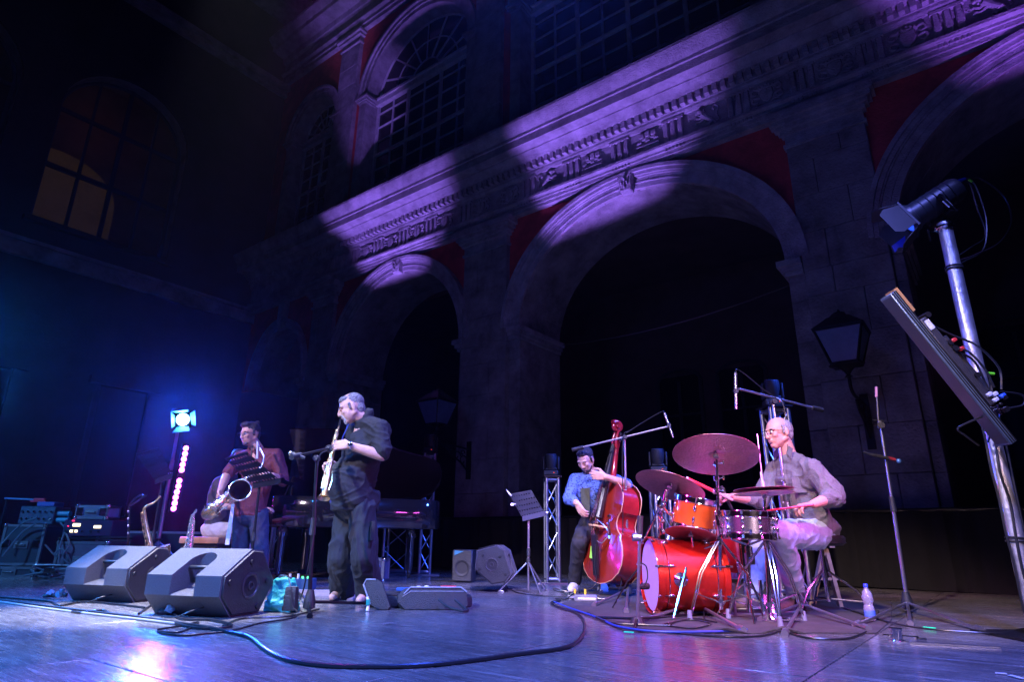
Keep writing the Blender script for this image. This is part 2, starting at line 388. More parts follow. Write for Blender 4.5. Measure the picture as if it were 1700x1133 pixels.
# piers: courses of ashlar
PIERS = [(-7.30, -5.65, -6.95, -6.0), (-1.45, .20, -1.30, -.08), (5.40, 6.95, 5.66, 6.80)]
def block(x0, x1, y0, y1, z0, z1, name='stone_block', m=STONE):
    g_ = .0035; q = MB().slab(x0 + g_, x1 - g_, y0 + (g_ if y0 > 0 else 0), y1 - (g_ if y0 > 0 else 0), z0 + g_, z1 - g_); q.bevel(.008)
    return q.build(name, m, pal)
for (x0, x1, p0, p1) in PIERS:
    MB().slab(x0 + .03, x1 - .03, .05, 1.45, -1.25, ZI + .1).build('pier_core', mat('joint_mortar', (.10, .09, .09), .9), pal)
    zz = -1.25; r = 0
    while zz < ZI - .05:
        h = min(.66, ZI - .25 - zz) if zz < ZI - .3 else ZI - zz
        if zz > ZI - .3: break
        m_ = (p0 + p1) / 2 + (.18 if r % 2 else -.18)
        block(x0, p0 - .005, random.uniform(0, .006), .5, zz, zz + h)
        block(p0, m_, -.12 + random.uniform(0, .006), .4, zz, zz + h); block(m_, p1, -.12 + random.uniform(0, .006), .4, zz, zz + h)
        block(p1 + .005, x1, random.uniform(0, .006), .7 if r % 2 else .9, zz, zz + h)
        block(x1 - .3, x1, .7 if r % 2 else .9, 1.5, zz, zz + h)
        zz += h; r += 1
    # impost moulding round the pier, pilaster shaft above it, capital
    for k, (e_, z0, z1) in enumerate(((.03, ZI - .25, ZI - .18), (.07, ZI - .18, ZI - .1), (.12, ZI - .1, ZI))):
        MB().slab(x0 - e_, p0 - .02, -e_ - .02, 1.5, z0 + .001, z1 - .001).build('impost_moulding', STONE2, pal)
        MB().slab(p1 + .02, x1 + e_, -e_ - .02, 1.5, z0 + .001, z1 - .001).build('impost_moulding', STONE2, pal)
    zz = ZI - .25; r = 0
    while zz < 6.55:
        h = min(.62, 6.62 - zz); m_ = (p0 + p1) / 2 + (.2 if r % 2 else -.2)
        block(p0, m_, -.12 + random.uniform(0, .006), .05, zz, zz + h); block(m_, p1, -.12 + random.uniform(0, .006), .05, zz, zz + h)
        zz += h; r += 1
    cp = MB()
    for e_, z0, z1 in ((.03, 6.62, 6.68), (0, 6.68, 6.86), (.05, 6.86, 6.93), (.10, 6.93, 7.0), (.15, 7.0, 7.08), (.20, 7.08, 7.215)):
        cp.slab(p0 - e_, p1 + e_, -.12 - e_, .02, z0 + .001, z1 - .001)
    cp.build('capital', STONE2, pal)
# entablature
def run(prof, name, x0=-10.3, x1=12.0, m=STONE2, kind=None):
    k = MB(); pr = [(-d, z) for d, z in prof]
    k.prism([(y, z) for y, z in pr], x0, x1, ex=V((0, 1, 0)), ed=V((1, 0, 0)))
    return k.build(name, m, pal, angle=20, kind=kind)
run([(-.3, 7.222), (.14, 7.222), (.14, 7.29), (.165, 7.295), (.165, 7.37), (.19, 7.375), (.19, 7.42), (.25, 7.45), (.25, 7.50), (-.3, 7.50)], 'architrave')
run([(-.3, 7.502), (.15, 7.502), (.15, 8.0), (-.3, 8.0)], 'frieze')
run([(-.3, 8.002), (.19, 8.002), (.22, 8.06), (.22, 8.11), (.24, 8.115), (.24, 8.27), (.36, 8.275), (.38, 8.31), (.43, 8.36), (.50, 8.40), (.50, 8.425),
     (-.3, 8.425)], 'bed_moulding')
run([(-.3, 8.427), (.74, 8.427), (.74, 8.60), (.77, 8.61), (.77, 8.68), (.80, 8.72), (.86, 8.78), (.90, 8.86), (.92, 8.90), (.92, 8.96), (-.3, 9.04)], 'cornice')
dt = MB(); x = -10.2
while x < 11.9: dt.slab(x, x + .085, -.345, -.2, 8.125, 8.265); x += .15
dt.build('dentil_course', STONE2, pal, kind='stuff')
# frieze carving
def flutes(x0, x1, parent):
    m = MB(); n = 3; w_ = (x1 - x0) / n
    for i in range(n): m.slab(x0 + i * w_ + .02, x0 + (i + 1) * w_ - .02, -.205, -.14, 7.53, 7.97)
    m.bevel(.02); m.slab(x0, x1, -.215, -.14, 7.952, 7.998)
    for i in range(6): m.cyl((x0 + .04 + i * (x1 - x0 - .08) / 5, -.185, 7.36), (x0 + .04 + i * (x1 - x0 - .08) / 5, -.185, 7.425), .028, .018, 6)
    m.slab(x0, x1, -.225, -.16, 7.428, 7.447)
    return m.build('triglyph', STONE2, parent)
def lion(cx, s_=1, flip=1):
    m = MB(); y = -.17; q = lambda x, z: (cx + flip * x * s_, y, 7.75 + z * s_)
    m.tube([q(-.10, -.10), q(-.02, -.02), q(.06, .08)], [.055, .05, .065], 8); m.sph(q(.10, .16), .06, 8)
    for i in range(9):
        a = i * .7; m.sph((q(.07, .12)[0] + .06 * math.cos(a), y - .01, q(.07, .12)[2] + .06 * math.sin(a)), .022, 6)
    m.tube([q(.15, .16), q(.19, .14)], [.028, .018], 6)
    m.tube([q(-.10, -.10), q(-.02, -.16), q(-.06, -.21), q(.01, -.215)], [.05, .035, .02, .022], 6)
    m.tube([q(-.10, -.08), q(-.15, -.14), q(-.17, -.21), q(-.10, -.215)], [.045, .03, .02, .022], 6)
    m.tube([q(.04, .04), q(.13, .02), q(.19, .06), q(.21, .04)], [.03, .025, .018, .022], 6)
    m.tube([q(.03, 0), q(.12, -.06), q(.18, -.03), q(.20, -.06)], [.03, .025, .018, .022], 6)
    m.tube(spline([q(-.13, -.10), q(-.22, -.12), q(-.19, .02), q(-.23, .13), q(-.17, .20), q(-.13, .15), q(-.16, .11)], 5), .017, 6)
    return m.build('carved_lion', STONE2, pal)
def castle(cx):
    m = MB()
    m.slab(cx - .22, cx + .22, -.195, -.14, 7.54, 7.72)
    for i in range(3): m.slab(cx - .22 + i * .17, cx - .12 + i * .17, -.20, -.14, 7.722, 7.77)
    m.slab(cx - .16, cx + .16, -.19, -.14, 7.775, 7.83)
    for i in (-1, 0, 1): m.slab(cx + i * .12 - .05, cx + i * .12 + .05, -.20, -.14, 7.835, 7.93 + (.03 if i == 0 else 0))
    m.slab(cx - .23, cx + .23, -.215, -.14, 7.632, 7.655).slab(cx - .05, cx + .05, -.21, -.15, 7.54, 7.625)
    m.bevel(.01)
    return m.build('carved_castle', STONE2, pal)
def arms(cx, sc=1):
    m = MB(); y = -.16
    sh = [(-.10, .12), (.10, .12), (.11, 0), (.07, -.10), (0, -.16), (-.07, -.10), (-.11, 0)]
    m.prism([(cx + x * sc, 7.73 + z * sc) for x, z in sh], -.205, -.15); m.bevel(.015)
    m.slab(cx - .012, cx + .012, -.215, -.15, 7.62, 7.84)
    for i in range(5): m.sph((cx + (i - 2) * .055, y - .02, 7.90 + .02 * (2 - abs(i - 2))), .026, 6)
    m.tube([(cx - .14, y, 7.872), (cx, y - .03, 7.88), (cx + .14, y, 7.872)], .018, 6)
    for sg in (-1, 1):
        m.tube(spline([(cx + sg * .10, y, 7.87), (cx + sg * .20, y - .02, 7.90), (cx + sg * .24, y - .02, 7.82), (cx + sg * .19, y - .02, 7.79), (cx + sg * .16, y, 7.83)], 4), .02, 6)
        m.tube(spline([(cx + sg * .12, y, 7.72), (cx + sg * .22, y - .02, 7.73), (cx + sg * .24, y - .02, 7.65), (cx + sg * .18, y - .02, 7.62), (cx + sg * .15, y, 7.67)], 4), .022, 6)
        m.tube(spline([(cx + sg * .02, y, 7.58), (cx + sg * .12, y - .02, 7.60), (cx + sg * .20, y - .02, 7.57), (cx + sg * .16, y - .02, 7.54)], 4), .018, 6)
    return m.build('carved_arms', STONE2, pal)
for cx in (1.02, 4.45, 8.55): lion(cx, 1, 1 if cx < 4 else -1)
for cx in (2.12, 3.32): castle(cx)
for cx in (-6.65, -5.70, -4.75, -3.80, -2.85, -1.92, -.80, .02, 5.50, 6.55, 7.55, 9.55, 10.6): arms(cx)
for x0 in (-6.4, -5.45, -4.48, -3.52, -2.57, -1.5, .32, 1.42, 2.52, 3.62, 4.82, 5.85, 6.84, 7.85, 8.9, 9.95): flutes(x0, x0 + .42, pal)
# upper storey
ZU = 13.2
UP = [(-8.20, 1.10, 1.2), (-3.55, 2.0, 2.0), (2.80, 2.6, 2.2), (9.55, 2.6, 2.2)]
uw = MB(); ub = [-10.3, -6.5, -.75, 6.18, 13.0]; ZT = 15.9
for (cx, a, b), x0, x1 in zip(UP, ub, ub[1:]):
    e = ell(cx, a, b, 24, ZU)
    for p, q in zip(e, e[1:]): uw.quad((p[0], 0, p[1]), (q[0], 0, q[1]), (q[0], 0, ZT), (p[0], 0, ZT))
    uw.quad((x0, 0, 9.0), (cx - a, 0, 9.0), (cx - a, 0, ZT), (x0, 0, ZT)); uw.quad((cx + a, 0, 9.0), (x1, 0, 9.0), (x1, 0, ZT), (cx + a, 0, ZT))
uw.build('upper_wall', PLASTER, pal)
for (cx, a, b), (x0, x1) in zip(UP, ((-10.3, -7.6), (-7.6, -1.55), (-1.55, 5.4), (5.4, 12))):
    rv = MB(); e = ell(cx, a, b, 24, ZU); e = [(cx - a, 9.0)] + e + [(cx + a, 9.0)]
    for p, q in zip(e, e[1:]): rv.quad((p[0], 0, p[1]), (q[0], 0, q[1]), (q[0], .5, q[1]), (p[0], .5, p[1]))
    rv.build('window_reveal', STONE2, pal)
    merge(arc_band(cx, a, b, 0, .14, -.05, .03, z0=ZU), arc_band(cx, a, b, .14, .26, -.09, 0, z0=ZU), arc_band(cx, a, b, .26, .34, -.15, 0, z0=ZU)).build('window_archivolt', STONE2, pal)
    # jamb strips and impost cap
    for sg in (-1, 1):
        xa = cx + sg * a; xb = cx + sg * (a + .30)
        MB().slab(min(xa, xb), max(xa, xb), -.06, .01, 9.05, ZU - .22).build('window_jamb', STONE2, pal)
        q = MB()
        for e_, z0, z1 in ((.02, -.22, -.15), (.06, -.15, -.08), (.10, -.08, 0)): q.slab(min(xa, xb) - e_, max(xa, xb) + e_, -.06 - e_, .52, ZU + z0 + .001, ZU + z1 - .001)
        q.build('window_impost', STONE2, pal)
    nb = 4 if a > 2.3 else (3 if a > 1.5 else 2)
    wf = MB(); Y = .42
    th = MB()
    for k in range(nb + 1):
        x = cx - a + .05 + k * (2 * a - .1) / nb
        wf.slab(x - .04, x + .04, Y - .05, Y + .04, 9.0, ZU)
        if k < nb: xm = x + (a - .05) / nb; th.slab(xm - .018, xm + .018, Y - .025, Y + .03, 9.0, ZU)
    z = 9.35
    while z < ZU - .2:
        (wf if abs(z - 11.31) < .1 else th).slab(cx - a, cx + a, Y - (.045 if abs(z - 11.31) < .1 else .022), Y + .028, z - (.04 if abs(z - 11.31) < .1 else .016), z + (.04 if abs(z - 11.31) < .1 else .016)); z += .49
    fr = wf.build('window_frame', WOODBAR, pal); th.build('glazing_bar', WOODBAR, fr)
    MB().slab(cx - a, cx + a, Y - .12, Y + .05, ZU - .16, ZU + .0).slab(cx - a, cx + a, Y - .17, Y + .05, ZU + .002, ZU + .07).build('transom', WOODBAR, fr)
    ln = MB()
    for k, rr_ in enumerate((.28, .62, .97)):
        pts_ = [(cx - rr_ * a * math.cos(PI * i / 24), Y, ZU + .07 + rr_ * (b - .07) * math.sin(PI * i / 24)) for i in range(25)]
        ln.tube(pts_, .022 if k < 2 else .035, 5)
    for k in range(1, 8):
        t = PI * k / 8; ln.bar((cx - .28 * a * math.cos(t), Y, ZU + .07 + .28 * b * math.sin(t)), (cx - .97 * a * math.cos(t), Y, ZU + .07 + .95 * (b - .07) * math.sin(t)), .035, .05)
    ln.build('fanlight', WOODBAR, fr)
    gl = MB(); gl.quad((cx - a, Y + .02, 9), (cx + a, Y + .02, 9), (cx + a, Y + .02, ZU + b), (cx - a, Y + .02, ZU + b)); gl.build('glass', GLASSD, fr)
for x0, x1 in ((-6.95, -6.05), (-1.2, -.35), (5.75, 6.7)):
    zz = 9.04; r = 0
    while zz < 15.4: block(x0, x1, -.14 + random.uniform(0, .006), .05, zz, min(zz + .7, 15.45), 'pilaster_block', STONE2); zz += .7
    cp = MB()
    for e_, z0, z1 in ((.04, 15.45, 15.52), (0, 15.52, 15.7), (.08, 15.7, 15.8), (.14, 15.8, 15.9)): cp.slab(x0 - e_, x1 + e_, -.14 - e_, .02, z0 + .001, z1 - .001)
    cp.build('upper_capital', STONE2, pal)
    for k in range(4): pass
run([(-.3, 15.902), (.14, 15.902), (.14, 16.05), (.18, 16.06), (.18, 16.2), (.26, 16.26), (.26, 16.32), (-.3, 16.32)], 'upper_architrave')
run([(-.3, 16.322), (.15, 16.322), (.15, 16.75), (.25, 16.8), (.3, 16.95), (.7, 17.0), (.72, 17.15), (.9, 17.35), (.9, 17.45), (-.3, 17.6)], 'upper_cornice')
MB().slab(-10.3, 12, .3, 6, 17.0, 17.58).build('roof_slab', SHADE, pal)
# inside the arcade: rear wall, vault, two windows and the far doorway
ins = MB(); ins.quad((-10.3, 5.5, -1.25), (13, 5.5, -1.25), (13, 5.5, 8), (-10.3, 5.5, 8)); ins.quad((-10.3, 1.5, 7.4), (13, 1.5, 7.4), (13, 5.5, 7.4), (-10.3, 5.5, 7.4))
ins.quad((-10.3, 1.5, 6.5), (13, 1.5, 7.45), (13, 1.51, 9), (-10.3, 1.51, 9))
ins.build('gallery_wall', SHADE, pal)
gw = None
for cx in (-4.6, 1.3, 2.9, 8.2):
    if gw is None:
        q = MB().slab(-.62, -.54, -.1, 0, 0, 2.6).slab(.54, .62, -.1, 0, 0, 2.6).slab(-.035, .035, -.08, 0, 0, 2.6).slab(-.6, .6, -.1, 0, -.07, 0).slab(-.6, .6, -.08, 0, 1.7, 1.75)
        q.tube([(-.58 * math.cos(PI * i / 12), -.05, 2.6 + .3 * math.sin(PI * i / 12)) for i in range(13)], .045, 6)
        gw = q.build('gallery_window', mat('shaded_bar_paint', (.05, .045, .05), .8), pal); gp = MB(); gp.quad((-.55, -.02, 0), (.55, -.02, 0), (.55, -.02, 2.75), (-.55, -.02, 2.75)); gp.build('pane', GLASSD, gw)  # bars coloured dark to put the gallery's shade into them
        gw.location = (cx, 5.48, 1.9)
    else: copy_tree(gw, pal).location = (cx, 5.48, 1.9)

# ------------------------------------------------------------------ the second wing, on the left
wg = empty('palace_side_wing', FW(-10.3, 0, 0), math.atan2(-FN.y, -FN.x), label='plain dark palace wing on the left with one tall round headed window glowing amber inside', cat='palace')
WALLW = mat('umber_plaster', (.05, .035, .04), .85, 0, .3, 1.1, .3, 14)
ww = MB(); cx, a, b, z0, z1 = 4.45, 1.62, 1.55, 8.0, 11.4   # local x runs from the corner towards the camera, local y is to the right of that
def hole_wall(m, X0, X1, Z0, Z1, cx, a, b, z0, z1, Y=0):
    e = [(cx - a, z0), (cx - a, z1)] + [(cx - a * math.cos(PI * i / 20), z1 + b * math.sin(PI * i / 20)) for i in range(1, 20)] + [(cx + a, z1), (cx + a, z0)]
    m.quad((X0, Y, Z0), (X1, Y, Z0), (X1, Y, z0), (X0, Y, z0)); m.quad((X0, Y, z0), (cx - a, Y, z0), (cx - a, Y, Z1), (X0, Y, Z1)); m.quad((cx + a, Y, z0), (X1, Y, z0), (X1, Y, Z1), (cx + a, Y, Z1))
    for p, q in zip(e[1:-1], e[2:-1]): m.quad((p[0], Y, p[1]), (q[0], Y, q[1]), (q[0], Y, Z1), (p[0], Y, Z1))
    return e
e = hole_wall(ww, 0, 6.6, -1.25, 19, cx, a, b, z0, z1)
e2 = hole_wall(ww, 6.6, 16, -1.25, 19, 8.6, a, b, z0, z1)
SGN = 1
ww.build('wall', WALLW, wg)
AMBER = mat('amber_room_light', (.3, .18, .05), .8, 0, .3, 1.5, emis=(.9, .52, .14), estr=.010)
ROOM = mat('room_plaster', (.22, .12, .06), .9, 0, .3, .8)
def side_window(e, cx, a, b, lit):
    fr = MB()
    rv = MB()
    for p, q in zip(e, e[1:] + e[:1]): rv.quad((p[0], 0, p[1]), (q[0], 0, q[1]), (q[0], -.45, q[1]), (p[0], -.45, p[1]))
    rv.build('window_reveal', STONE, wg)
    m = MB()
    for k in range(5):
        x = cx - a + .05 + k * (2 * a - .1) / 4; w_ = .05 if k % 2 == 0 else .03
        m.slab(x - w_, x + w_, -.42, -.34, z0, z1 + (b * math.sqrt(max(0, 1 - ((x - cx) / a) ** 2)) if k in (1, 2, 3) else 0))
    for z in (z0 + .04, 9.7, z1): m.slab(cx - a, cx + a, -.43, -.34, z - .05, z + .05)
    m.tube([(cx - .97 * a * math.cos(PI * i / 20), -.38, z1 + .97 * b * math.sin(PI * i / 20)) for i in range(21)], .05, 5)
    o = m.build('window_frame', mat('shaded_window_paint', (.05, .05, .07), .8), wg)  # frame colour darkened to stand for the wing's lack of light
    g_ = MB(); g_.bm.faces.new([g_.bm.verts.new((p[0], -.36, p[1])) for p in e]); g_.build('glass', mat('thin_glass', (.5, .45, .4), .1, alpha=.12), o)
    sl = MB().slab(cx - a - .15, cx + a + .15, -.4, .16, z0 - .14, z0 - .001); sl.bevel(.02); sl.build('window_sill', WALLW, wg)
    arc_band(cx, a, b, .02, .28, -.06, 0, z0=z1).build('window_surround', WALLW, wg).scale = (1, -1, 1)
    rm = MB(); rm.quad((cx - a - 1, -3, z0 - 1), (cx + a + 1, -3, z0 - 1), (cx + a + 1, -3, z1 + 3), (cx - a - 1, -3, z1 + 3))
    for x in (cx - a - 1, cx + a + 1): rm.quad((x, -.5, z0 - 1), (x, -3, z0 - 1), (x, -3, z1 + 3), (x, -.5, z1 + 3))
    rm.quad((cx - a - 1, -.5, z1 + 3), (cx + a + 1, -.5, z1 + 3), (cx + a + 1, -3, z1 + 3), (cx - a - 1, -3, z1 + 3))
    rm.quad((cx - a - 1, -.5, z0 - 1), (cx + a + 1, -.5, z0 - 1), (cx + a + 1, -3, z0 - 1), (cx - a - 1, -3, z0 - 1))
    rm.build('room', ROOM, wg)
    if lit:
        c2, a2, zz = 5.1, 1.65, 10.3
        pts_ = [(c2 - a2, z0 - .8), (c2 - a2, zz)] + [(c2 - a2 * math.cos(PI * i / 14), zz + 1.3 * math.sin(PI * i / 14)) for i in range(1, 14)] + [(c2 + a2, zz), (c2 + a2, z0 - .8)]
        q = MB(); q.bm.faces.new([q.bm.verts.new((p[0], -2.98, p[1])) for p in pts_]); q.build('lit_opening', AMBER, wg)
        q = MB(); q.slab(c2 - .55, c2 - .45, -2.97, -2.92, z0 - .8, 11.5).slab(c2 - a2, c2 + a2, -2.97, -2.92, 11.0, 11.1); q.build('opening_bar', SHADE, wg)
        l = bpy.data.lights.new('room_lamp', 'POINT'); l.energy = 1.0; l.color = (1, .42, .12); l.shadow_soft_size = .2
        o = bpy.data.objects.new('room_lamp', l); C.objects.link(o); o.parent = wg; o.location = (cx, -1.8, 12.6)
side_window(e, 4.45, a, b, True); side_window(e2, 8.6, a, b, False)
for k, (za, zb, d) in enumerate(((6.9, 7.25, .14), (7.25, 7.35, .22), (15.4, 15.6, .15), (15.6, 15.8, .3))):
    MB().slab(0.01, 16, 0, d, za + .001, zb - .001).build('string_course', STONE, wg)
MB().slab(0.02, 16, -.3, .9, 18.4, 19.2).build('cornice', STONE, wg)
# ground floor niche windows, hardly lit
for cx_ in (3.2, 6.2, 9.2):
    q = MB().slab(cx_ - .7, cx_ - .58, 0, .1, 1, 4.2).slab(cx_ + .58, cx_ + .7, 0, .1, 1, 4.2).slab(cx_ - .85, cx_ + .85, 0, .18, 4.2, 4.4).slab(cx_ - .8, cx_ + .8, 0, .15, .85, 1)
    q.build('window_surround', WALLW, wg)
    q = MB(); q.quad((cx_ - .58, .02, 1), (cx_ + .58, .02, 1), (cx_ + .58, .02, 4.2), (cx_ - .58, .02, 4.2)); q.build('window_pane', GLASSD, wg)

# ------------------------------------------------------------------ wall lanterns
def lantern(loc, rz, label):
    t = empty('wall_lantern', loc, rz, label, 'lantern', 'iron lanterns on the arcade piers')   # origin: bottom of the lamp; the bracket runs to +y
    iron = mat('black_iron', (.02, .02, .024), .5, .6)
    gls = mat('lantern_glass', (.11, .16, .30), .28, 0, .2, 4, .3, 9)
    fr = MB(); zb, zt, rb, rt = .0, .58, .15, .27
    cs_ = [(1, 1), (-1, 1), (-1, -1), (1, -1)]; zt = .44
    for i in range(4):
        (x, y), (x2, y2) = cs_[i], cs_[(i + 1) % 4]
        fr.bar((x * rb, y * rb, zb), (x * rt, y * rt, zt), .025, .025)
        fr.bar((x * rb, y * rb, zb), (x2 * rb, y2 * rb, zb), .03, .03); fr.bar((x * rt, y * rt, zt), (x2 * rt, y2 * rt, zt), .04, .045)
    fr.lathe([(.05, -.16), (.02, -.13), (.05, -.08), (.09, -.04), (.21, 0)], n=12)
    fr.build('lantern_frame', iron, t)
    for i in range(4):
        (x, y), (x2, y2) = cs_[i], cs_[(i + 1) % 4]
        p = MB(); p.quad((x * rb, y * rb, zb + .01), (x2 * rb, y2 * rb, zb + .01), (x2 * rt, y2 * rt, zt - .02), (x * rt, y * rt, zt - .02)); p.build('pane', gls, t)
    rf = MB(); rf.box((0, 0, .53), (.60, .60, .17), taper=.42); rf.box((0, 0, .645), (.22, .22, .06), taper=.6)
    rf.lathe([(.07, .67), (.075, .69), (.03, .70), (.02, .72), (.001, .75)], n=10); rf.bevel(.01); rf.build('lantern_roof', iron, t)
    b_ = MB()
    b_.tube(spline([(0, 0, -.16), (0, .03, -.30), (0, .25, -.36), (0, .6, -.34), (0, .95, -.36)], 6), .022, 6)
    b_.tube(spline([(0, .95, -.80), (0, .70, -.62), (0, .42, -.52), (0, .30, -.40)], 6), .018, 6)
    for c_, r_ in (((0, .62, -.52), .11), ((0, .80, -.60), .13), ((0, .78, -.45), .07), ((0, .48, -.42), .06)):
        b_.tube([V(c_) + V((0, r_ * (1 - .08 * i) * math.cos(i * .62), r_ * (1 - .08 * i) * math.sin(i * .62))) for i in range(11)], .012, 5)
    b_.slab(-.05, .05, .95, .985, -.95, -.2); b_.build('bracket', iron, t)
    return t
lantern(FW(-.95, 2.62, -1.12), FROT, 'old iron lantern on a scrolled bracket, on the pier behind the grand piano')
lantern(FW(6.18, 2.66, -1.12), FROT, 'old iron lantern on the pier right of the drummer, beside the leaning light bar')
# cable slung across the big arch
cb = MB(); A, B = P(935, 573, 11.6), P(1310, 474, 9.2)
cb.tube([A.lerp(B, i / 20) - V((0, 0, .16 * 4 * (i / 20) * (1 - i / 20))) for i in range(21)], .011, 5)
cb.build('slung_cable', CABLE, label='thin cable slung across the opening of the large middle arch', cat='cable')

# ------------------------------------------------------------------ truss towers with moving heads
def truss(loc, rz, h, w_, label, head=True, tilt=None):
    t = empty('truss_tower', loc, rz, label, 'truss', 'aluminium truss towers with moving heads')
    hw = w_ / 2; r = .024
    m = MB(); cs_ = [(hw, hw), (-hw, hw), (-hw, -hw), (hw, -hw)]
    for x, y in cs_: MB_ = m.cyl((x, y, .02), (x, y, h), r, n=10)
    m.build('chord', ALU, t)
    n = max(2, round(h / .3)); dz = (h - .1) / n
    for i in range(4):
        a_, b_ = cs_[i], cs_[(i + 1) % 4]; d = MB()
        for k in range(n):
            z0, z1 = .05 + k * dz, .05 + (k + 1) * dz
            p, q = (a_, b_) if k % 2 else (b_, a_)
            d.cyl((*p, z0), (*q, z1), .009, n=6)
        for z in (.05, h - .03): d.cyl((*a_, z), (*b_, z), .018, n=8)
        d.build('brace', ALU, t)
    q = MB().box((0, 0, .008), (w_ + .3, w_ + .3, .016)); q.build('base_plate', ALU, t)
    q = MB().box((0, 0, h + .012), (w_ + .08, w_ + .08, .02)); q.build('top_plate', BLACKM, t)
    return t
def moving_head(loc, rz, label, pitch=20):
    t = empty('moving_head_light', loc, rz, label, 'stage light', 'moving head lights on the trusses')
    q = MB().box((0, 0, .05), (.27, .25, .10)); q.bevel(.015); q.slab(-.06, .06, -.128, -.124, .03, .07); q.build('base', BLACKP, t)
    q = MB().box((0, 0, .13), (.22, .12, .04)); q.box((-.135, 0, .23), (.035, .12, .24)).box((.135, 0, .23), (.035, .12, .24)); q.bevel(.012); q.build('yoke', BLACKP, t)
    d = V((0, -math.sin(R(pitch)), math.cos(R(pitch)))); c = V((0, 0, .27))
    q = MB().lathe([(.05, -.15), (.10, -.12), (.115, -.02), (.115, .06), (.10, .13)], c, d, 16); q.build('head', BLACKP, t)
    q = MB().lathe([(.085, .131), (.08, .136)], c, d, 16); q.build('lens', mat('lens_glass', (.08, .10, .16), .05, 0, coat=1), t)
    q = MB().sph((.06, -.13, .05), .006, 6); q.build('indicator', mat('red_led', (.3, 0, 0), .5, emis=(1, .05, .02), estr=3), t)
    return t
TR = [((453, 962), 10.2, .95, .15, 'aluminium truss tower seen under the piano, just right of the tenor player', 0, 0),
      ((657, 950), 10.2, .72, .36, 'aluminium truss with a bright frame, seen below the piano behind the soprano player', 0, 0),
      ((704, 958), 10.1, 1.82, .16, 'aluminium truss tower standing at the tail end of the grand piano', 1, 20),
      ((917, 962), 8.4, 1.30, .155, 'aluminium truss tower standing alone between the music stand and the bassist', 1, 20),
      ((1105, 975), 7.6, 1.27, .17, 'aluminium truss tower behind the crash cymbal', 1, 20),
      ((1322, 985), 6.5, 1.86, .19, 'tall aluminium truss tower behind the drummer\'s head', 1, 20)]
BEAMS = []
HL = ['black moving head light on the truss at the piano tail', 'black moving head light on the lone truss left of the bassist', 'black moving head light on the truss behind the crash cymbal', 'black moving head light on the tall truss behind the drummer']
for (px, py), Y, h, w_, lab, hd, rz in TR:
    p = P(px, py, Y); p.z = 0
    truss(p, R(6 if w_ < .3 else 0), h, w_, lab)
    if hd:
        moving_head((p.x, p.y, h + .024), R(-30 + rz), HL.pop(0), 12).scale = (.72, .72, .72)
        BEAMS.append(V((p.x, p.y, h + .45)))
PUR = (.33, .17, 1.0)
# the beams of the moving heads that wash the facade
lamp('facade_beam', 'SPOT', FW(-3.6, 2.2, -2.0), FW(-3.5, 8.2, -1.35), 2600, PUR, .08, 43, .5)
lamp('facade_beam', 'SPOT', FW(.7, 1.9, -1.9), FW(2.5, 8.2, -.9), 3100, PUR, .08, 38, .5)
lamp('facade_beam', 'SPOT', FW(8.6, 2.2, -2.1), FW(9.1, 8.2, -1.2), 1900, (.34, .12, 1.0), .08, 40, .6)
lamp('facade_beam', 'SPOT', FW(-1.2, 1.8, -4.2), FW(-5.6, 13.1, 0), 3300, PUR, .05, 14, .9)

# ------------------------------------------------------------------ blue spotlight and magenta strip on the far left stand
sp = P(262, 903, 8.6); sp.z = 0
t = empty('light_stand', sp, 0, 'silver light stand at far left carrying the blue spotlight and magenta lamps', 'light stand')
q = MB().cyl((0, 0, .1), (0, 0, 1.5), .028, n=10).cyl((0, 0, 1.35), (0, 0, 1.92), .022, n=10); q.build('pole', ALU, t)
for k in range(3):
    a_ = k * 2 * PI / 3 + .4; MB().cyl((0, 0, .45), (.5 * math.cos(a_), .5 * math.sin(a_), .02), .014, n=6).build('leg', ALU, t)
q = MB().torus((0, 0, 1.35), (0, 0, 1), .03, .012, 12, 5).torus((0, 0, .47), (0, 0, 1), .034, .014, 12, 5); q.build('collar', BLACKM, t)
top = P(303, 697, 8.6)
t = empty('blue_spotlight', top, R(-6), 'blazing cyan blue spotlight with open barn doors on top of the far left stand', 'stage light')
d = (V((1.0, 5.4, 1.0)) * 0 + V((.32, -.93, -.18))).normalized()
q = MB().lathe([(.06, -.22), (.085, -.2), (.095, -.02), (.10, 0)], (0, 0, 0), d, 16, caps=False); q.build('can', BLACKM, t)
MB().lathe([(.083, -.012), (.001, -.011)], (0, 0, 0), d, 16).build('lens', mat('blue_lens_glow', (.1, .3, .8), .3, emis=(.20, .50, 1.0), estr=60), t)
x_, y_, z_, _ = frame((0, 0, 0), d)
bd = mat('barn_door', (.10, .45, .60), .5, .1)  # cyan base colour stands in for the lamp's blue light on the doors
for k in (0, 1, 2, 3):
    a_ = k * PI / 2 + .15; rd = x_ * math.cos(a_) + y_ * math.sin(a_); tg = -x_ * math.sin(a_) + y_ * math.cos(a_)
    p0 = rd * .10; p1 = rd * (.19, .12, .11, .17)[k] + d * (.10, .13, .13, .10)[k]
    q = MB().prism([(-.075, 0), (.075, 0), (.11, 1), (-.11, 1)], -.002, .002, o=p0, ex=tg, ez=(p1 - p0), ed=rd); q.build('barn_door', bd, t)
q = MB().tube([x_ * .105, x_ * .12 - V((0, 0, .1)), V((0, 0, -.17)) - d * .08, -x_ * .12 - V((0, 0, .1)), -x_ * .105], .01, 5); q.build('yoke', BLACKM, t)
lp = lamp('blue_spotlight_beam', 'SPOT', top + d * .03, (-.3, 1.6, .6), 1300, (.01, .07, 1.0), .08, 110, .7)
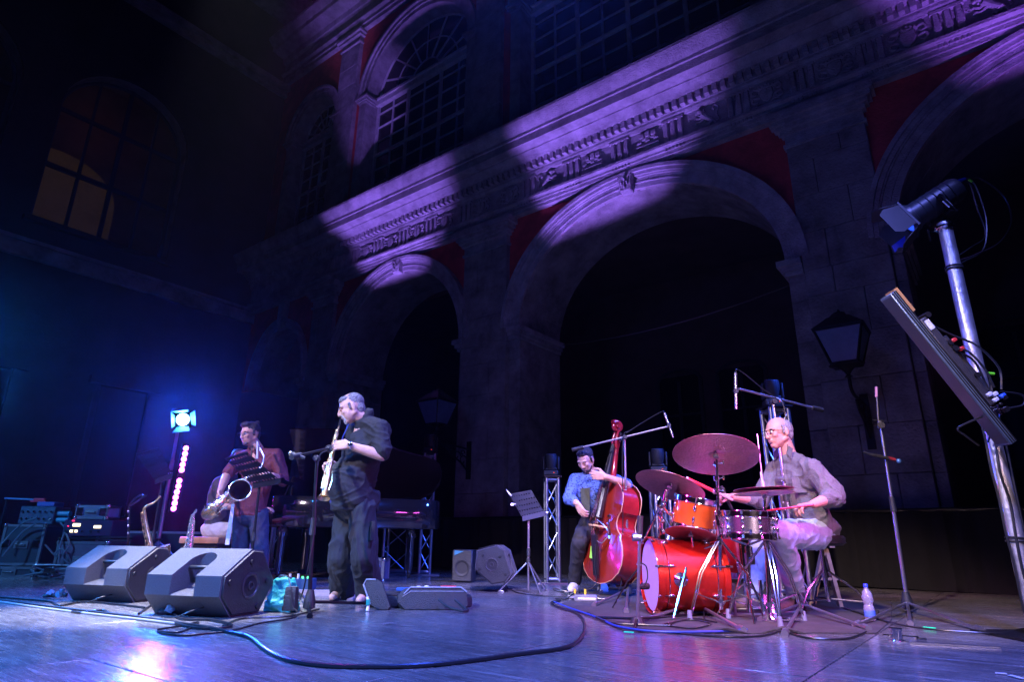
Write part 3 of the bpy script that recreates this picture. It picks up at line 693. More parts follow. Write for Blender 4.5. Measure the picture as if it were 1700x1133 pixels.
# strip of magenta lamps
t = empty('led_strip_light', P(300, 800, 8.5), 0, 'upright strip light of glowing magenta lamps beside the far left stand', 'stage light')
MAG = mat('magenta_led_glow', (.5, .05, .5), .4, emis=(.80, .10, 1.0), estr=18)
ledpx = [(309, 745), (307.5, 754), (305.5, 763), (303.5, 772), (302, 781), (298, 799), (296.5, 808), (294, 817.5), (292, 826.5), (290.5, 836), (288.5, 845)]
a_, b_ = P(310, 738, 8.56), P(287, 852, 8.56)
q = MB().bar(a_, b_, .11, .05); q.bevel(.01); q.build('housing', BLACKM, t, W=True)
for px, py in ledpx:
    c = P(px, py, 8.52); MB().lathe([(.03, 0), (.034, .006), (.02, .012)], c, (.1, -1, 0), 12).build('lamp', MAG, t, W=True)

for py_ in (765, 822): lamp('led_strip_glow', 'SPOT', P(298 + (822 - py_) * .17, py_, 8.44), (-.6, 1.5, .2), 50, (1.0, .02, .95), .05, 120, .8)

# ------------------------------------------------------------------ big light pole on the right
t = empty('light_pole', V((2.99, 3.83, 0)), 0, 'tall scratched aluminium pole at far right with cables strapped to it', 'light stand')
b0 = V((2.985, 3.85, 0)); b1 = V((2.985, 3.85, 2.62))
def polept(z): return V((2.985, 3.85, z))
pm_ = mat('scuffed_aluminium', (.72, .73, .76), .38, .85, .15, 10, .25, 30, rvar=.1)
q = MB().cyl(b0, b1, .043, n=20); q.build('pole', pm_, t, W=True)
q = MB().box(b0 + V((0, 0, .008)), (.45, .45, .016)); q.build('base_plate', BLACKM, t, W=True)
q = MB().torus(b1 - V((0, 0, .04)), (0, 0, 1), .05, .016, 20, 6).cyl(b1 - V((.12, 0, .07)), b1 - V((.02, 0, .07)), .006, n=6).cyl(b1 - V((.12, 0, .14)), b1 - V((.12, 0, .05)), .007, n=6); q.build('spigot_clamp', CHROME, t, W=True)
for z in (2.27, 1.29, .52):
    q = MB().torus(b0 + V((0, 0, z)), (0, 0, 1), .048, .008, 16, 5); q.torus(b0 + V((0, 0, z + .016)), (.1, 0, 1), .048, .007, 16, 5); q.build('strap', RUBBER, t, W=True)
for dx, dy, z0, z1 in ((-.05, -.01, .02, 1.3), (-.03, -.045, .02, 1.28), (.045, -.02, .02, 1.5)):
    q = MB().tube(spline([b0 + V((dx + random.uniform(-.012, .012), dy, z0 + (z1 - z0) * k / 7)) for k in range(8)], 3), .008, 5); q.build('cable', CABLE, t, W=True)
# theatre spotlight on the pole, seen from its side
hc = P(1543, 342, 3.86); ax = (P(1482, 374, 3.99) - P(1592, 303, 3.78)).normalized()
t = empty('theatre_spotlight', polept(2.62), 0, 'black theatre spotlight with barn doors on top of the tall right pole', 'stage light')
x_, y_, z_, _ = frame((0, 0, 0), ax)
GREYB = mat('dark_grey_enamel', (.03, .033, .038), .42, .2, .3, 12)
q = MB().lathe([(.03, -.22), (.07, -.215), (.088, -.18), (.09, .0), (.092, .12), (.104, .125), (.106, .15)], hc, ax, 24); q.build('can', GREYB, t, W=True)
q = MB()
for s_ in (-.14, -.09, -.04, .01, .06): q.torus(hc + ax * s_, ax, .0905, .004, 24, 4)
q.build('cooling_rib', GREYB, t, W=True)
fr_ = hc + ax * .15
q = MB(); q.box(fr_ + ax * .01, (.22, .22, .014), Matrix((x_, y_, z_)).transposed()); q.build('colour_frame', GREYB, t, W=True)
q = MB().torus(fr_ + ax * .02, ax, .09, .007, 24, 5); q.build('lens_ring', CHROME, t, W=True)
q = MB().lathe([(.088, .021), (.001, .026)], fr_, ax, 20); q.build('lens', mat('blue_gel', (.01, .04, .5), .15, emis=(.02, .08, 1), estr=1.5), t, W=True)
BG = mat('blue_lit_gel', (.02, .05, .8), .4)
def door(ang, w0, w1, L, op, m):
    rd = x_ * math.cos(ang) + y_ * math.sin(ang); tg = -x_ * math.sin(ang) + y_ * math.cos(ang)
    o_ = fr_ + rd * .11 + ax * .02; ez_ = (ax * math.cos(op) + rd * math.sin(op)) * L
    q = MB().prism([(-w0, 0), (w0, 0), (w1 * .95, .7), (w1 * .7, 1), (-w1 * .7, 1), (-w1 * .95, .7)], -.002, .002, o=o_, ex=tg, ez=ez_, ed=rd); q.build('barn_door', m, t, W=True)
BDm = mat('barn_door_black', (.03, .03, .03), .6, .1, .2, 10)
for k_, a_ in enumerate((0, PI / 2, PI, 3 * PI / 2)): door(a_, .09, .115, .155, .35, BDm)
q = MB(); dd = fr_ + ax * .1 - V((0, 0, .10)); q.prism([(-.05, 0), (.05, .01), (.035, .07), (.01, .05), (-.04, .08)], -.002, .002, o=dd, ex=ax, ez=V((0, 0, -1)), ed=V((0, 1, 0))); q.build('gel_scrap', BG, t, W=True)
yk = MB(); pv = hc - ax * .0
for s_ in (-1, 1):
    o_ = V((.0, .1 * s_, 0)); bb = polept(2.66)
    yk.bar(pv + o_ * 1.1, bb + o_ * 1.1, .045, .008)
yk.bar(polept(2.655) - V((0, .12, 0)), polept(2.655) + V((0, .12, 0)), .05, .012); yk.cyl(polept(2.60), polept(2.66), .02, n=10); yk.cyl(pv - V((0, .125, 0)), pv - V((0, .105, 0)), .022, n=10)
yk.build('yoke', BLACKM, t, W=True)
c_ = (pv + polept(2.66)) / 2 - V((0, .118, 0)); q = MB(); zz_ = (pv - polept(2.66)).normalized(); xx_ = V((0, -1, 0)).cross(zz_)
q.prism([(-.018, -.03), (.018, -.03), (.018, .03), (-.018, .03)], -.001, .001, o=c_, ex=xx_, ez=zz_, ed=V((0, -1, 0))); q.build('rating_label', mat('label_paper', (.45, .48, .5), .6, 0, .4, 60), t, W=True)
tail = P(1598, 300, 3.92)
q = MB()
q.tube(spline([tail, P(1625, 296, 3.92), P(1665, 325, 3.9), P(1679, 365, 3.88), P(1660, 402, 3.86), P(1615, 425, 3.85), P(1588, 437, 3.84), polept(2.2) + V((.05, 0, 0))], 6), .0055, 5)
q.tube(spline([tail, P(1612, 298, 3.93), P(1628, 330, 3.9), P(1638, 372, 3.88), P(1632, 415, 3.86), P(1600, 435, 3.84), P(1580, 448, 3.84)], 6), .0055, 5)
q.tube(spline([tail, P(1610, 305, 3.93), P(1622, 345, 3.9), P(1636, 390, 3.88), P(1610, 412, 3.86), P(1580, 432, 3.84)], 6), .005, 5)
q.build('power_cable', CABLE, t, W=True)
q = MB().cyl(P(1578, 305, 3.92), P(1602, 297, 3.92), .012, n=8); q.build('blue_plug', mat('blue_plug', (.01, .05, .5), .4), t, W=True)
q = MB().cyl(P(1608, 298, 3.92), P(1614, 302, 3.92), .008, n=8); q.build('green_tape', mat('green_tape', (.15, .8, .02), .5), t, W=True)

# leaning flood bar clamped to the pole
t = empty('led_flood_bar', polept(1.6), 0, 'long grey light bar leaning on the tall right pole, wiring on its back', 'stage light')
A, B = P(1474, 490, 3.62), P(1672, 737, 3.66); dv = (B - A).normalized()
# face looks down-left; the back carries the driver box and plugs
nrm = dv.cross(V((0, 1, 0))).normalized()
if nrm.x > 0: nrm = -nrm
sd = dv.cross(nrm).normalized(); M3 = Matrix((sd, nrm, dv)).transposed(); L_ = (B - A).length; mid = (A + B) / 2
GB = mat('grey_bar_enamel', (.11, .16, .20), .4, .5, .2, 14, .2, 60)
q = MB().box(mid, (.11, .05, L_), M3); q.bevel(.004); q.build('housing', GB, t, W=True)
for s_ in (-.055, -.01, .04):
    q = MB().box(mid + sd * s_ * 0 - nrm * 0 + V((0, 0, 0)) + (V((0, -1, 0)) * .0565) + nrm * (s_ * .3), (.004, .006, L_ * .995), M3); q.build('extrusion_groove', BLACKM, t, W=True)
q = MB().box(mid + nrm * .026, (.09, .004, L_ * .97), M3); q.build('lens_strip', mat('frosted_lens', (.03, .035, .045), .3), t, W=True)
lb = lamp('flood_bar_beam', 'AREA', mid + nrm * .05, V((1.0, 4.9, .3)), 16, (1.0, .10, .85), .9, 90); lb.data.shape = 'RECTANGLE'; lb.data.size_y = .12
q = MB().box(A.lerp(B, .07) - nrm * .035, (.09, .03, L_ * .16), M3); q.build('end_cover', mat('amber_cover', (.30, .16, .05), .5), t, W=True)
q = MB().box(A.lerp(B, .50) - nrm * .055, (.10, .055, L_ * .58), M3); q.bevel(.006); q.build('driver_box', BLACKP, t, W=True)
q = MB().box(A.lerp(B, .26) - nrm * .055 - V((0, .054, 0)), (.002, .035, .065), M3); q.build('rating_label', MATS['label_paper'], t, W=True)
q = MB().cyl(A.lerp(B, .36) - nrm * .11, A.lerp(B, .72) - nrm * .11, .026, n=12); q.build('clamp_tube', GREYB, t, W=True)
for f_ in (.21, .4, .44, .62):
    q = MB().cyl(A.lerp(B, f_) - nrm * .09 - V((0, .06, 0)), A.lerp(B, f_) - nrm * .09 + V((0, .05, 0)), .018, n=10); q.build('knob', BLACKM, t, W=True)
for f_, s_, c_ in ((.40, .115, (.4, .02, .02)), (.46, .118, (.4, .02, .02)), (.75, .10, (.45, .48, .55)), (.78, .135, (.02, .10, .55)), (.735, .07, (.5, .22, .04)), (.775, .08, (.5, .22, .04))):
    q = MB().box(A.lerp(B, f_) - nrm * (s_ + .0) - V((0, .05, 0)), (.03, .035, .022), M3); q.bevel(.004); q.build('plug', mat('plug_%d' % int(c_[0] * 100 + c_[2] * 10), c_, .45), t, W=True)
for k in range(14):
    p = A.lerp(B, .76 + random.uniform(0, .12)) - nrm * random.uniform(.06, .14) - V((0, random.uniform(-.05, .06), 0)); MB().box(p, (random.uniform(.01, .03),) * 3, M3).build('connector', BLACKM, t, W=True)
for k, pts_ in enumerate(([(.44, .12), (.55, .20), (.68, .17), (.76, .14)], [(.22, .08), (.36, .16), (.5, .26), (.66, .28), (.76, .2)], [(.76, .16), (.84, .26), (.88, .22), (.85, .12)], [(.45, .1), (.5, .14), (.62, .15), (.72, .12)])):
    q = MB().tube(spline([A.lerp(B, f_) - nrm * s_ - V((0, .03 * k - .03, 0)) for f_, s_ in pts_], 6), .007, 5); q.build('power_cable', CABLE, t, W=True)
q = MB().cyl(P(1640, 620, 3.6), P(1650, 621, 3.6), .009, n=8); q.build('green_tape', MATS['green_tape'], t, W=True)
q = MB().tube(spline([P(1638, 690, 3.64), P(1612, 700, 3.66), P(1590, 712, 3.68), P(1600, 722, 3.72), P(1625, 740, 3.78)], 6), .006, 5); q.build('power_cable', CABLE, t, W=True)
q = MB().tube(spline([P(1656, 672, 3.7), P(1660, 695, 3.72), P(1648, 715, 3.75), P(1640, 735, 3.8)], 6), .006, 5); q.build('power_cable', CABLE, t, W=True)

# ------------------------------------------------------------------ person builder
def basis(f, u):
    f = V(f).normalized(); u = V(u); u = (u - f * u.dot(f)).normalized(); return f, u, f.cross(u)      # forward, up, right
class Blob:
    def __init__(s): s.m = MB()
    def cap(s, a, b, ra, rb, n=14):
        s.m.cyl(a, b, ra, rb, n=n); s.m.sph(a, ra, n); s.m.sph(b, rb, n); return s
    def chain(s, pts, rs, n=12):
        for i in range(len(pts) - 1): s.cap(V(pts[i]), V(pts[i + 1]), rs[i], rs[i + 1], n)
        return s
    def ell(s, c, r, f, u, rt, n=20): s.m.sph(c, r, n, rt, f, u); return s      # r = (side, forward, up)
    def done(s, name, material, parent, voxel=.006, smooth=4, wrinkle=0, wscale=9, stretch=(1, 1, 1), adapt=0, seed=0):
        s.m.fix(); me = bpy.data.meshes.new(name); s.m.bm.to_mesh(me); s.m.bm.free()
        o = bpy.data.objects.new(name, me); C.objects.link(o)
        r = o.modifiers.new('r', 'REMESH'); r.mode = 'VOXEL'; r.voxel_size = voxel
        if smooth: k = o.modifiers.new('s', 'SMOOTH'); k.iterations = smooth; k.factor = .5
        dg = bpy.context.evaluated_depsgraph_get(); n = bpy.data.meshes.new_from_object(o.evaluated_get(dg)); n.name = name
        bpy.data.objects.remove(o); bpy.data.meshes.remove(me)
        if wrinkle:
            off = V((seed * 3.7, seed, 0)); nn = [v.normal.copy() for v in n.vertices]
            for v, nr in zip(n.vertices, nn):
                p = V((v.co.x * stretch[0], v.co.y * stretch[1], v.co.z * stretch[2])) * wscale + off
                q = noise.noise(p + V((noise.noise(p * .7), 0, noise.noise(p * .6 + V((9, 9, 9))))) * 1.2); q2 = noise.noise(p * 2.3 + V((5, 1, 2)))
                rg = max(0, 1 - abs(q) * 4.0); rg2 = max(0, 1 - abs(q2) * 4.5)
                v.co += nr * (wrinkle * (rg ** 1.5 * .9 + rg2 * .30 - .35))
            b_ = bmesh.new(); b_.from_mesh(n)
            for _ in range(2): bmesh.ops.smooth_vert(b_, verts=b_.verts, factor=.5, use_axis_x=True, use_axis_y=True, use_axis_z=True)
            b_.to_mesh(n); b_.free()
        return link_mesh(n, name, material, parent, True, 180)

def hand(B, wrist, d, n, curl=.6, side=1, spread=.2, s=1.0, curls=None):
    """palm leaving the wrist along d, palm facing n; side=+1 puts the thumb on d x n"""
    d = V(d).normalized(); n = V(n); n = (n - d * n.dot(d)).normalized(); t = d.cross(n) * side       # t: towards the thumb
    w_ = V(wrist)
    for k, o_ in enumerate((.030, .010, -.010, -.028)):
        B.cap(w_ + d * .012 * s + t * o_ * .55 * s, w_ + d * (.088 - .006 * abs(k - 1)) * s + t * o_ * s, .017 * s, .0125 * s, 10)
        L = (.072, .080, .074, .058)[k] * s; c_ = (curls[k] if curls else curl)
        base = w_ + d * (.090 - .006 * abs(k - 1)) * s + t * o_ * s
        dd = (d + t * (spread * (.5 - k / 3) * .6)).normalized()
        a1 = c_ * .75; v1 = dd * math.cos(a1) + n * math.sin(a1); p1 = base + v1 * L * .45
        a2 = c_ * 1.9; v2 = dd * math.cos(a2) + n * math.sin(a2); p2 = p1 + v2 * L * .33
        a3 = c_ * 2.7; v3 = dd * math.cos(a3) + n * math.sin(a3); p3 = p2 + v3 * L * .25
        B.chain([base, p1, p2, p3], [.0095 * s, .0088 * s, .0078 * s, .0068 * s], 8)
    b0 = w_ + d * .025 * s + t * .028 * s + n * .006; b1 = b0 + (d * .6 + t * .6 + n * .45).normalized() * .045 * s
    b2 = b1 + (d * .85 + t * .05 + n * (.3 + .4 * curl)).normalized() * .034 * s; b3 = b2 + (d * .8 - t * .25 + n * .4).normalized() * .024 * s
    B.chain([b0, b1, b2, b3], [.016 * s, .012 * s, .0105 * s, .009 * s], 8)

SKIN = mat('skin', (.50, .27, .19), .48, 0, .12, 30, .25, 120)
SKIN2 = mat('pale_skin', (.56, .33, .25), .48, 0, .12, 30, .25, 120)
def head(B, c, f, u, s=1.0, fat=1.0):
    f, u, r = basis(f, u); c = V(c)
    B.ell(c + u * .022 * s - f * .012 * s, (.074 * s, .094 * s, .090 * s), f, u, r)
    B.ell(c - u * .035 * s + f * .022 * s, (.060 * s * fat, .066 * s, .078 * s), f, u, r)
    B.ell(c - u * .088 * s + f * .050 * s, (.034 * s * fat, .030 * s, .026 * s), f, u, r, 14)        # chin
    for sg in (-1, 1):
        B.cap(c - u * .072 * s + f * .045 * s + r * sg * .025 * s, c - u * .045 * s - f * .01 * s + r * sg * .052 * s * fat, .022 * s, .022 * s, 10)   # jaw
        B.ell(c - u * .02 * s + f * .062 * s + r * sg * .036 * s, (.024 * s, .020 * s, .022 * s), f, u, r, 12)                             # cheek
        B.cap(c + u * .022 * s + f * .081 * s + r * sg * .012 * s, c + u * .022 * s + f * .070 * s + r * sg * .045 * s, .010 * s, .009 * s, 8)      # brow
        B.ell(c - u * .005 * s - f * .008 * s + r * sg * .078 * s, (.008 * s, .018 * s, .031 * s), (f - r * sg * .4).normalized(), u, r, 10)         # ear
    B.chain([c + u * .012 * s + f * .085 * s, c - u * .018 * s + f * .100 * s, c - u * .030 * s + f * .102 * s], [.0085 * s, .0112 * s, .0120 * s], 10)
    for sg in (-1, 1): B.ell(c - u * .033 * s + f * .094 * s + r * sg * .013 * s, (.009 * s, .010 * s, .008 * s), f, u, r, 8)
    B.cap(c - u * .053 * s + f * .084 * s - r * .017 * s, c - u * .053 * s + f * .084 * s + r * .017 * s, .0075 * s, .0075 * s, 8)
    B.cap(c - u * .064 * s + f * .081 * s - r * .013 * s, c - u * .064 * s + f * .081 * s + r * .013 * s, .0075 * s, .0075 * s, 8)
def eyes(c, f, u, s, parent, closed=False):
    f, u, r = basis(f, u); c = V(c)
    for sg in (-1, 1):
        p = c + u * .004 * s + f * .079 * s + r * sg * .029 * s
        e_ = MB().sph(p, .0105 * s, 10); ey = e_.build('eye', mat('eye_white', (.6, .55, .52), .2) if not closed else mat('eyelid', (.36, .18, .13), .6), parent, W=True)
        if not closed: MB().sph(p + f * .0065 * s, .0055 * s, 8).build('iris', mat('iris_dark', (.015, .01, .008), .1), ey, W=True)
        MB().tube([p + u * .017 * s + f * .004 * s - r * .016 * s, p + u * .021 * s + f * .007 * s, p + u * .016 * s + f * .002 * s + r * .018 * s], .0032 * s, 5).build('eyebrow', HAIRD if not closed else mat('grey_brow', (.12, .11, .11), .8), parent, W=True)
HAIRD = mat('dark_hair', (.018, .014, .012), .55, 0, .4, 60, .8, 90)
HAIRG = mat('grey_hair', (.17, .165, .17), .65, 0, .5, 60, .9, 90)
def glasses(c, f, u, s, parent, m=None):
    f, u, r = basis(f, u); c = V(c); q = MB()
    for sg in (-1, 1):
        o_ = c + u * .004 * s + f * .103 * s + r * sg * .031 * s
        q.tube([o_ + r * x + u * z for x, z in ((-.023, .013), (.023, .015), (.025, 0), (.017, -.015), (-.014, -.015), (-.023, -.004))], .0022, 5, closed=True)
        q.tube([o_ + r * sg * .025 + u * .01, c + r * sg * .076 * s + f * .03 + u * .006, c + r * sg * .078 * s - f * .012 + u * .004], .002, 5)
    q.tube([c + u * .008 + f * .105 * s - r * .009, c + u * .012 + f * .11 * s, c + u * .008 + f * .105 * s + r * .009], .002, 5)
    return q.build('glasses', m or BLACKM, parent, W=True)
def torso(B, pel, chest, neck, shL, shR, bf, w=.17, d=.11, belly=0.0, hip=.16, g=0.0):
    bf = V(bf).normalized(); ax_ = (V(neck) - V(pel)).normalized(); f, u, r = basis(bf, ax_); pel, chest, neck = V(pel), V(chest), V(neck)
    N_ = 16
    for i in range(N_ + 1):
        t_ = i / N_; p = pel.lerp(chest, t_) if 1 else 0
        wid = hip + (w - hip) * t_; dep = d * (.95 + .1 * t_) + belly * math.sin(PI * min(1, t_ * 1.25 + .05)) * .6
        B.ell(p + f * belly * math.sin(PI * min(1, t_ * 1.25 + .05)) * .7, (wid + g + belly * .25, dep + g, .085), f, u, r)
    B.ell(chest + u * .06, (w * .98 + g, d * .98 + g, .10), f, u, r)
    for sh in (shL, shR):
        sh = V(sh); B.cap(neck - u * .045, sh, .052 + g, .050 + g); B.cap(chest, sh - u * .03, .085 + g, .058 + g)
        B.cap(chest - u * .08 , sh - u * .06, .08 + g, .055 + g)
# ------------------------------------------------------------------ the soprano player
def foot(B, ank, toe, w=.042):
    ank, toe = V(ank), V(toe); t = (toe - ank); t.z = 0; t.normalize(); h = V((ank.x, ank.y, .045)) - t * .035
    B.chain([ank, V((ank.x, ank.y, .06)), h], [.045, .045, .04]); B.chain([h, V((ank.x, ank.y, .05)) + t * .09, V((ank.x, ank.y, .032)) + t * .175], [.04, .042, .03])
    return t
def shoe(ank, toe, m, parent, sole=None, s=1.0):
    ank, toe = V(ank), V(toe); t = (toe - ank); t.z = 0; t.normalize(); sd = V((-t.y, t.x, 0)); B = Blob(); o = V((ank.x, ank.y, 0))
    B.chain([o - t * .045 + V((0, 0, .05)), o + t * .05 + V((0, 0, .055)), o + t * .14 + V((0, 0, .042)), o + t * .195 * s + V((0, 0, .036))], [.045, .047, .044, .034])
    B.chain([o + V((0, 0, .10)) - t * .01, o + V((0, 0, .06))], [.05, .05])
    B.ell(o + t * .07 + V((0, 0, .03)), (.05, .14, .028), t, V((0, 0, 1)), sd)
    sh = B.done('shoe', m, parent, .006, 3)
    for v in sh.data.vertices: pass
    q = MB(); pts_ = []
    for i in range(16):
        a_ = 2 * PI * i / 16; w_ = .050 * (1 if math.cos(a_) < 0 else .9); pts_.append((math.cos(a_) * (.15 if math.cos(a_) > 0 else .09), math.sin(a_) * w_))
    q.prism([(p[0] + .04, p[1]) for p in pts_], .001, .022, o=o, ex=t, ez=sd, ed=V((0, 0, 1))); q.build('sole', sole or mat('rubber_sole', (.35, .33, .34), .7), sh if False else parent, W=True)
    return sh

def soprano_player():
    r0 = F(588, 1003); r0.z = 0
    t = empty('person', r0, 0, 'standing man in black polo and baggy trousers playing a straight soprano saxophone, grey ponytail', 'person')
    bf = V((-.93, -.36, 0)); Y = 5.42
    pel, chest, neck = P(589, 838, Y), P(602, 745, Y), P(607, 697, Y - .02)
    shL, shR = P(632, 712, Y - .19), P(590, 716, Y + .19)
    elL, wrL = P(634, 757, Y - .27), P(580, 740, Y - .33)
    elR, wrR = P(588, 780, Y + .2), P(560, 775, Y + .02)
    hpL, hpR = P(602, 846, Y - .10), P(578, 846, Y + .10)
    knL, knR = P(604, 925, Y - .13), P(566, 925, Y + .06)
    aL, aR = F(611, 1001), F(566, 996); aL.z = aR.z = .10
    tL, tR = F(578, 1008), F(530, 1003)
    hc, hf, hu = P(583, 678, Y - .08), V((-.88, -.28, -.36)), V((-.3, -.1, .95))
    B = Blob(); head(B, hc, hf, hu, 1.13, 1.15)
    B.cap(hc - V(hu).normalized() * .05 + V((.02, 0, 0)), neck, .066, .075); B.cap(neck, chest, .075, .12)
    torso(B, pel, chest, neck, shL, shR, bf, .15, .10, .06, .14)
    for sh, el, wr in ((shL, elL, wrL), (shR, elR, wrR)):
        B.chain([sh, sh.lerp(el, .5), el], [.055, .052, .046]); B.chain([el, el.lerp(wr, .35), wr], [.046, .045, .030])
    hand(B, wrL, V((-1, .02, .02)), V((-.1, 1, -.35)), .45, -1, .4, 1.05)
    hand(B, wrR, V((-.85, -.45, -.05)), V((.3, -.7, -.4)), .75, 1, .4, 1.05)
    for hp, kn, a_, to in ((hpL, knL, aL, tL), (hpR, knR, aR, tR)):
        B.chain([hp, kn, a_], [.09, .06, .045]); foot(B, a_, to)
    body = B.done('body', SKIN2, t, .0055, 3)
    eyes(hc, hf, hu, 1.13, t, closed=True)
    f, u, r = basis(hf, hu)
    H = Blob()   # hair: receding front, full back, sideburn
    H.ell(hc + u * .042 - f * .030, (.084, .097, .086), f, u, r); H.ell(hc + u * .082 + f * .032, (.066, .055, .036), f, u, r); H.ell(hc - f * .065 - u * .02, (.078, .055, .078), f, u, r)
    H.chain([hc - f * .09 - u * .06, hc - f * .115 - u * .10, hc - f * .14 - u * .16], [.024, .018, .014])
    for sg in (-1, 1): H.cap(hc + r * sg * .083 + f * .018 + u * .03, hc + r * sg * .083 + f * .016 - u * .015, .013, .010)
    H.done('hair', HAIRG, t, .005, 2, .006, 38)
    G = Blob()   # goatee and moustache
    G.ell(hc - u * .098 + f * .066, (.034, .026, .034), f, u, r); G.cap(hc - u * .047 + f * .094 - r * .022, hc - u * .047 + f * .094 + r * .022, .011, .011)
    for sg in (-1, 1): G.cap(hc - u * .047 + f * .09 + r * sg * .024, hc - u * .09 + f * .075 + r * sg * .03, .011, .012)
    G.done('beard', mat('white_beard', (.42, .42, .44), .8, 0, .3, 60, .6, 90), t, .004, 1, .004, 60)
    POLO = mat('black_polo_fabric', (.011, .012, .015), .78, 0, .2, 40, .3, 200)
    S = Blob(); torso(S, pel + V((0, 0, .02)), chest, neck, shL, shR, bf, .178, .128, .088, .185, .034); S.m.lathe([(.200, -.06), (.206, .05), (.20, .12)], pel, (0, 0, 1), 24)
    for sh, el in ((shL, elL), (shR, elR)): S.chain([sh + V((0, 0, .0)), sh.lerp(el, .82)], [.080, .084])
    S.cap(neck + V((0, 0, .03)), neck - V((0, 0, .05)), .078, .10)
    S.done('polo_shirt', POLO, t, .008, 6, .016, 5, (1.1, 1.1, 1.7), seed=3)
    q = MB().prism([(-.022, 0), (.022, 0), (.028, .16), (-.028, .16)], -.003, .003, o=chest + V((-.165, -.09, .05)), ex=V((.4, -.9, 0)), ez=V((.28, .1, 1)), ed=bf); q.build('blue_placket', mat('blue_collar', (.03, .05, .22), .7), t, W=True)
    T = Blob()
    T.ell(pel - V((0, 0, .02)), (.178, .15, .13), bf, V((0, 0, 1)), bf.cross(V((0, 0, 1))))
    for hp_, kn_, a__ in ((hpL, knL, aL), (hpR, knR, aR)):
        T.chain([hp_, kn_], [.112, .104], 16); T.m.cyl(kn_, a__ + V((.01, 0, -.035)), .104, .104, n=18)
    tr = T.done('trousers', mat('black_cotton', (.015, .018, .024), .82, 0, .25, 14, .3, 160), t, .009, 4, .022, 4.6, (2.0, 2.0, .62), seed=9)
    k_ = P(618, 882, Y - .215); q = MB().box(k_, (.03, .11, .15), Matrix.Rotation(.3, 3, 'Z')); q.bevel(.012, 2); q.build('cargo_pocket', mat('black_cotton', (0, 0, 0)), tr if False else t, W=True)
    WT = MB().torus(wrL + V((.015, 0, 0)), V((1, -.02, .02)), .031, .006, 16, 6); WT.lathe([(.021, -.004), (.021, .006), (.017, .009)], wrL + V((.015, -.034, .004)), V((0, -1, 0)), 14); WT.build('wristwatch', CHROME, t, W=True)
    for a_, to in ((aL, tL), (aR, tR)):
        tt = (to - a_); tt.z = 0; tt.normalize(); sd = V((-tt.y, tt.x, 0)); o = V((a_.x, a_.y, 0)); q = MB()
        pts_ = [(.055 + math.cos(2 * PI * i / 16) * .135, math.sin(2 * PI * i / 16) * .05) for i in range(16)]
        q.prism(pts_, .001, .02, o=o, ex=tt, ez=sd, ed=V((0, 0, 1))); q.bevel(.004)
        for d_ in (.02, .07, .12):
            q.tube([o + tt * d_ + sd * (.048 * math.cos(PI * i / 8)) + V((0, 0, .018 + (.088 - d_ * .28) * math.sin(PI * i / 8))) for i in range(9)], .008, 5)
        q.tube([o + tt * .04 + sd * .05 + V((0, 0, .02)), o - tt * .03 + sd * .045 + V((0, 0, .07)), o - tt * .05 + V((0, 0, .085)), o - tt * .03 - sd * .045 + V((0, 0, .07)), o + tt * .04 - sd * .05 + V((0, 0, .02))], .007, 5)
        q.build('sandal', mat('sandal_leather', (.02, .018, .018), .6), t, W=True)
    return hc + f * .112 - u * .064
mouth = soprano_player()

BRASS = mat('lacquered_brass', (.85, .60, .30), .27, .95, .12, 20)
SILV = mat('silver_plate', (.9, .88, .86), .24, .95, .1, 20)
def saxkeys(pts, rad, n, out, m, parent, r=.012):
    "rows of key cups with posts, rods along the body and pearl touches"
    L_ = len(pts)
    rods = MB()
    for off in (-.6, .5):
        sd = lambda i: (V(out) + (pts[min(i + 1, L_ - 1)] - pts[max(i - 1, 0)]).normalized().cross(V(out)) * off).normalized()
        rods.tube([pts[i] + sd(i) * (rad(i) + .010) for i in range(1, L_ - 1)], .0028, 5)
    rods.build('key_rod', m, parent, W=True)
    for k in range(n):
        i = 1 + int((L_ - 3) * (k + .5) / n); tg = (pts[i + 1] - pts[i - 1]).normalized()
        o_ = (V(out) + tg.cross(V(out)) * (.55 if k % 2 else -.35)).normalized(); c = pts[i] + o_ * (rad(i) + .004)
        rr = r * (.75 + .5 * k / n)
        q = MB().lathe([(rr * .95, 0), (rr, .004), (rr * .9, .008), (rr * .3, .010)], c, o_, 12)
        q.bar(c + o_ * .010, c + o_ * .006 + tg.cross(o_) * rr * 2.0, .004, .003); q.cyl(c + tg * rr * 1.5, c + tg * rr * 1.5 + o_ * .014, .0025, n=5)
        q.build('key', m, parent, W=True)
# straight soprano saxophone in his hands
t = empty('soprano_saxophone', P(540, 832, 5.05), 0, 'straight brass soprano saxophone held to the mouth of the man in black', 'saxophone')
A = mouth; Bp = P(537, 828, 5.0); ax = (Bp - A); L_ = ax.length; axn = ax.normalized()
pts = [A + ax * k / 30 for k in range(31)]
def srad(i):
    f_ = i / 30; return .006 + .020 * max(0, f_ - .12) / .88
q = MB().lathe([(.004, 0), (.009, .01), (.011, .06), (.010, .085)], A - axn * .01, axn, 12); q.build('mouthpiece', mat('ebonite', (.012, .012, .012), .2), t, W=True)
q = MB().lathe([(.008, .08), (.009, .14), (.011, .16)] + [(srad(i), L_ * i / 30) for i in range(8, 29)] + [(.032, L_ * .965), (.040, L_ * .985), (.049, L_), (.047, L_ - .002), (.030, L_ * .97)], A, axn, 20, caps=False); q.build('body_tube', BRASS, t, W=True)
outv = (V((-.5, -.8, .2)) - axn * V((-.5, -.8, .2)).dot(axn)).normalized()
saxkeys(pts[4:29], lambda i: srad(i + 4), 15, outv, BRASS, t, .013)
saxkeys(pts[6:28], lambda i: srad(i + 6), 9, (outv + axn.cross(outv) * 1.6).normalized(), BRASS, t, .008)
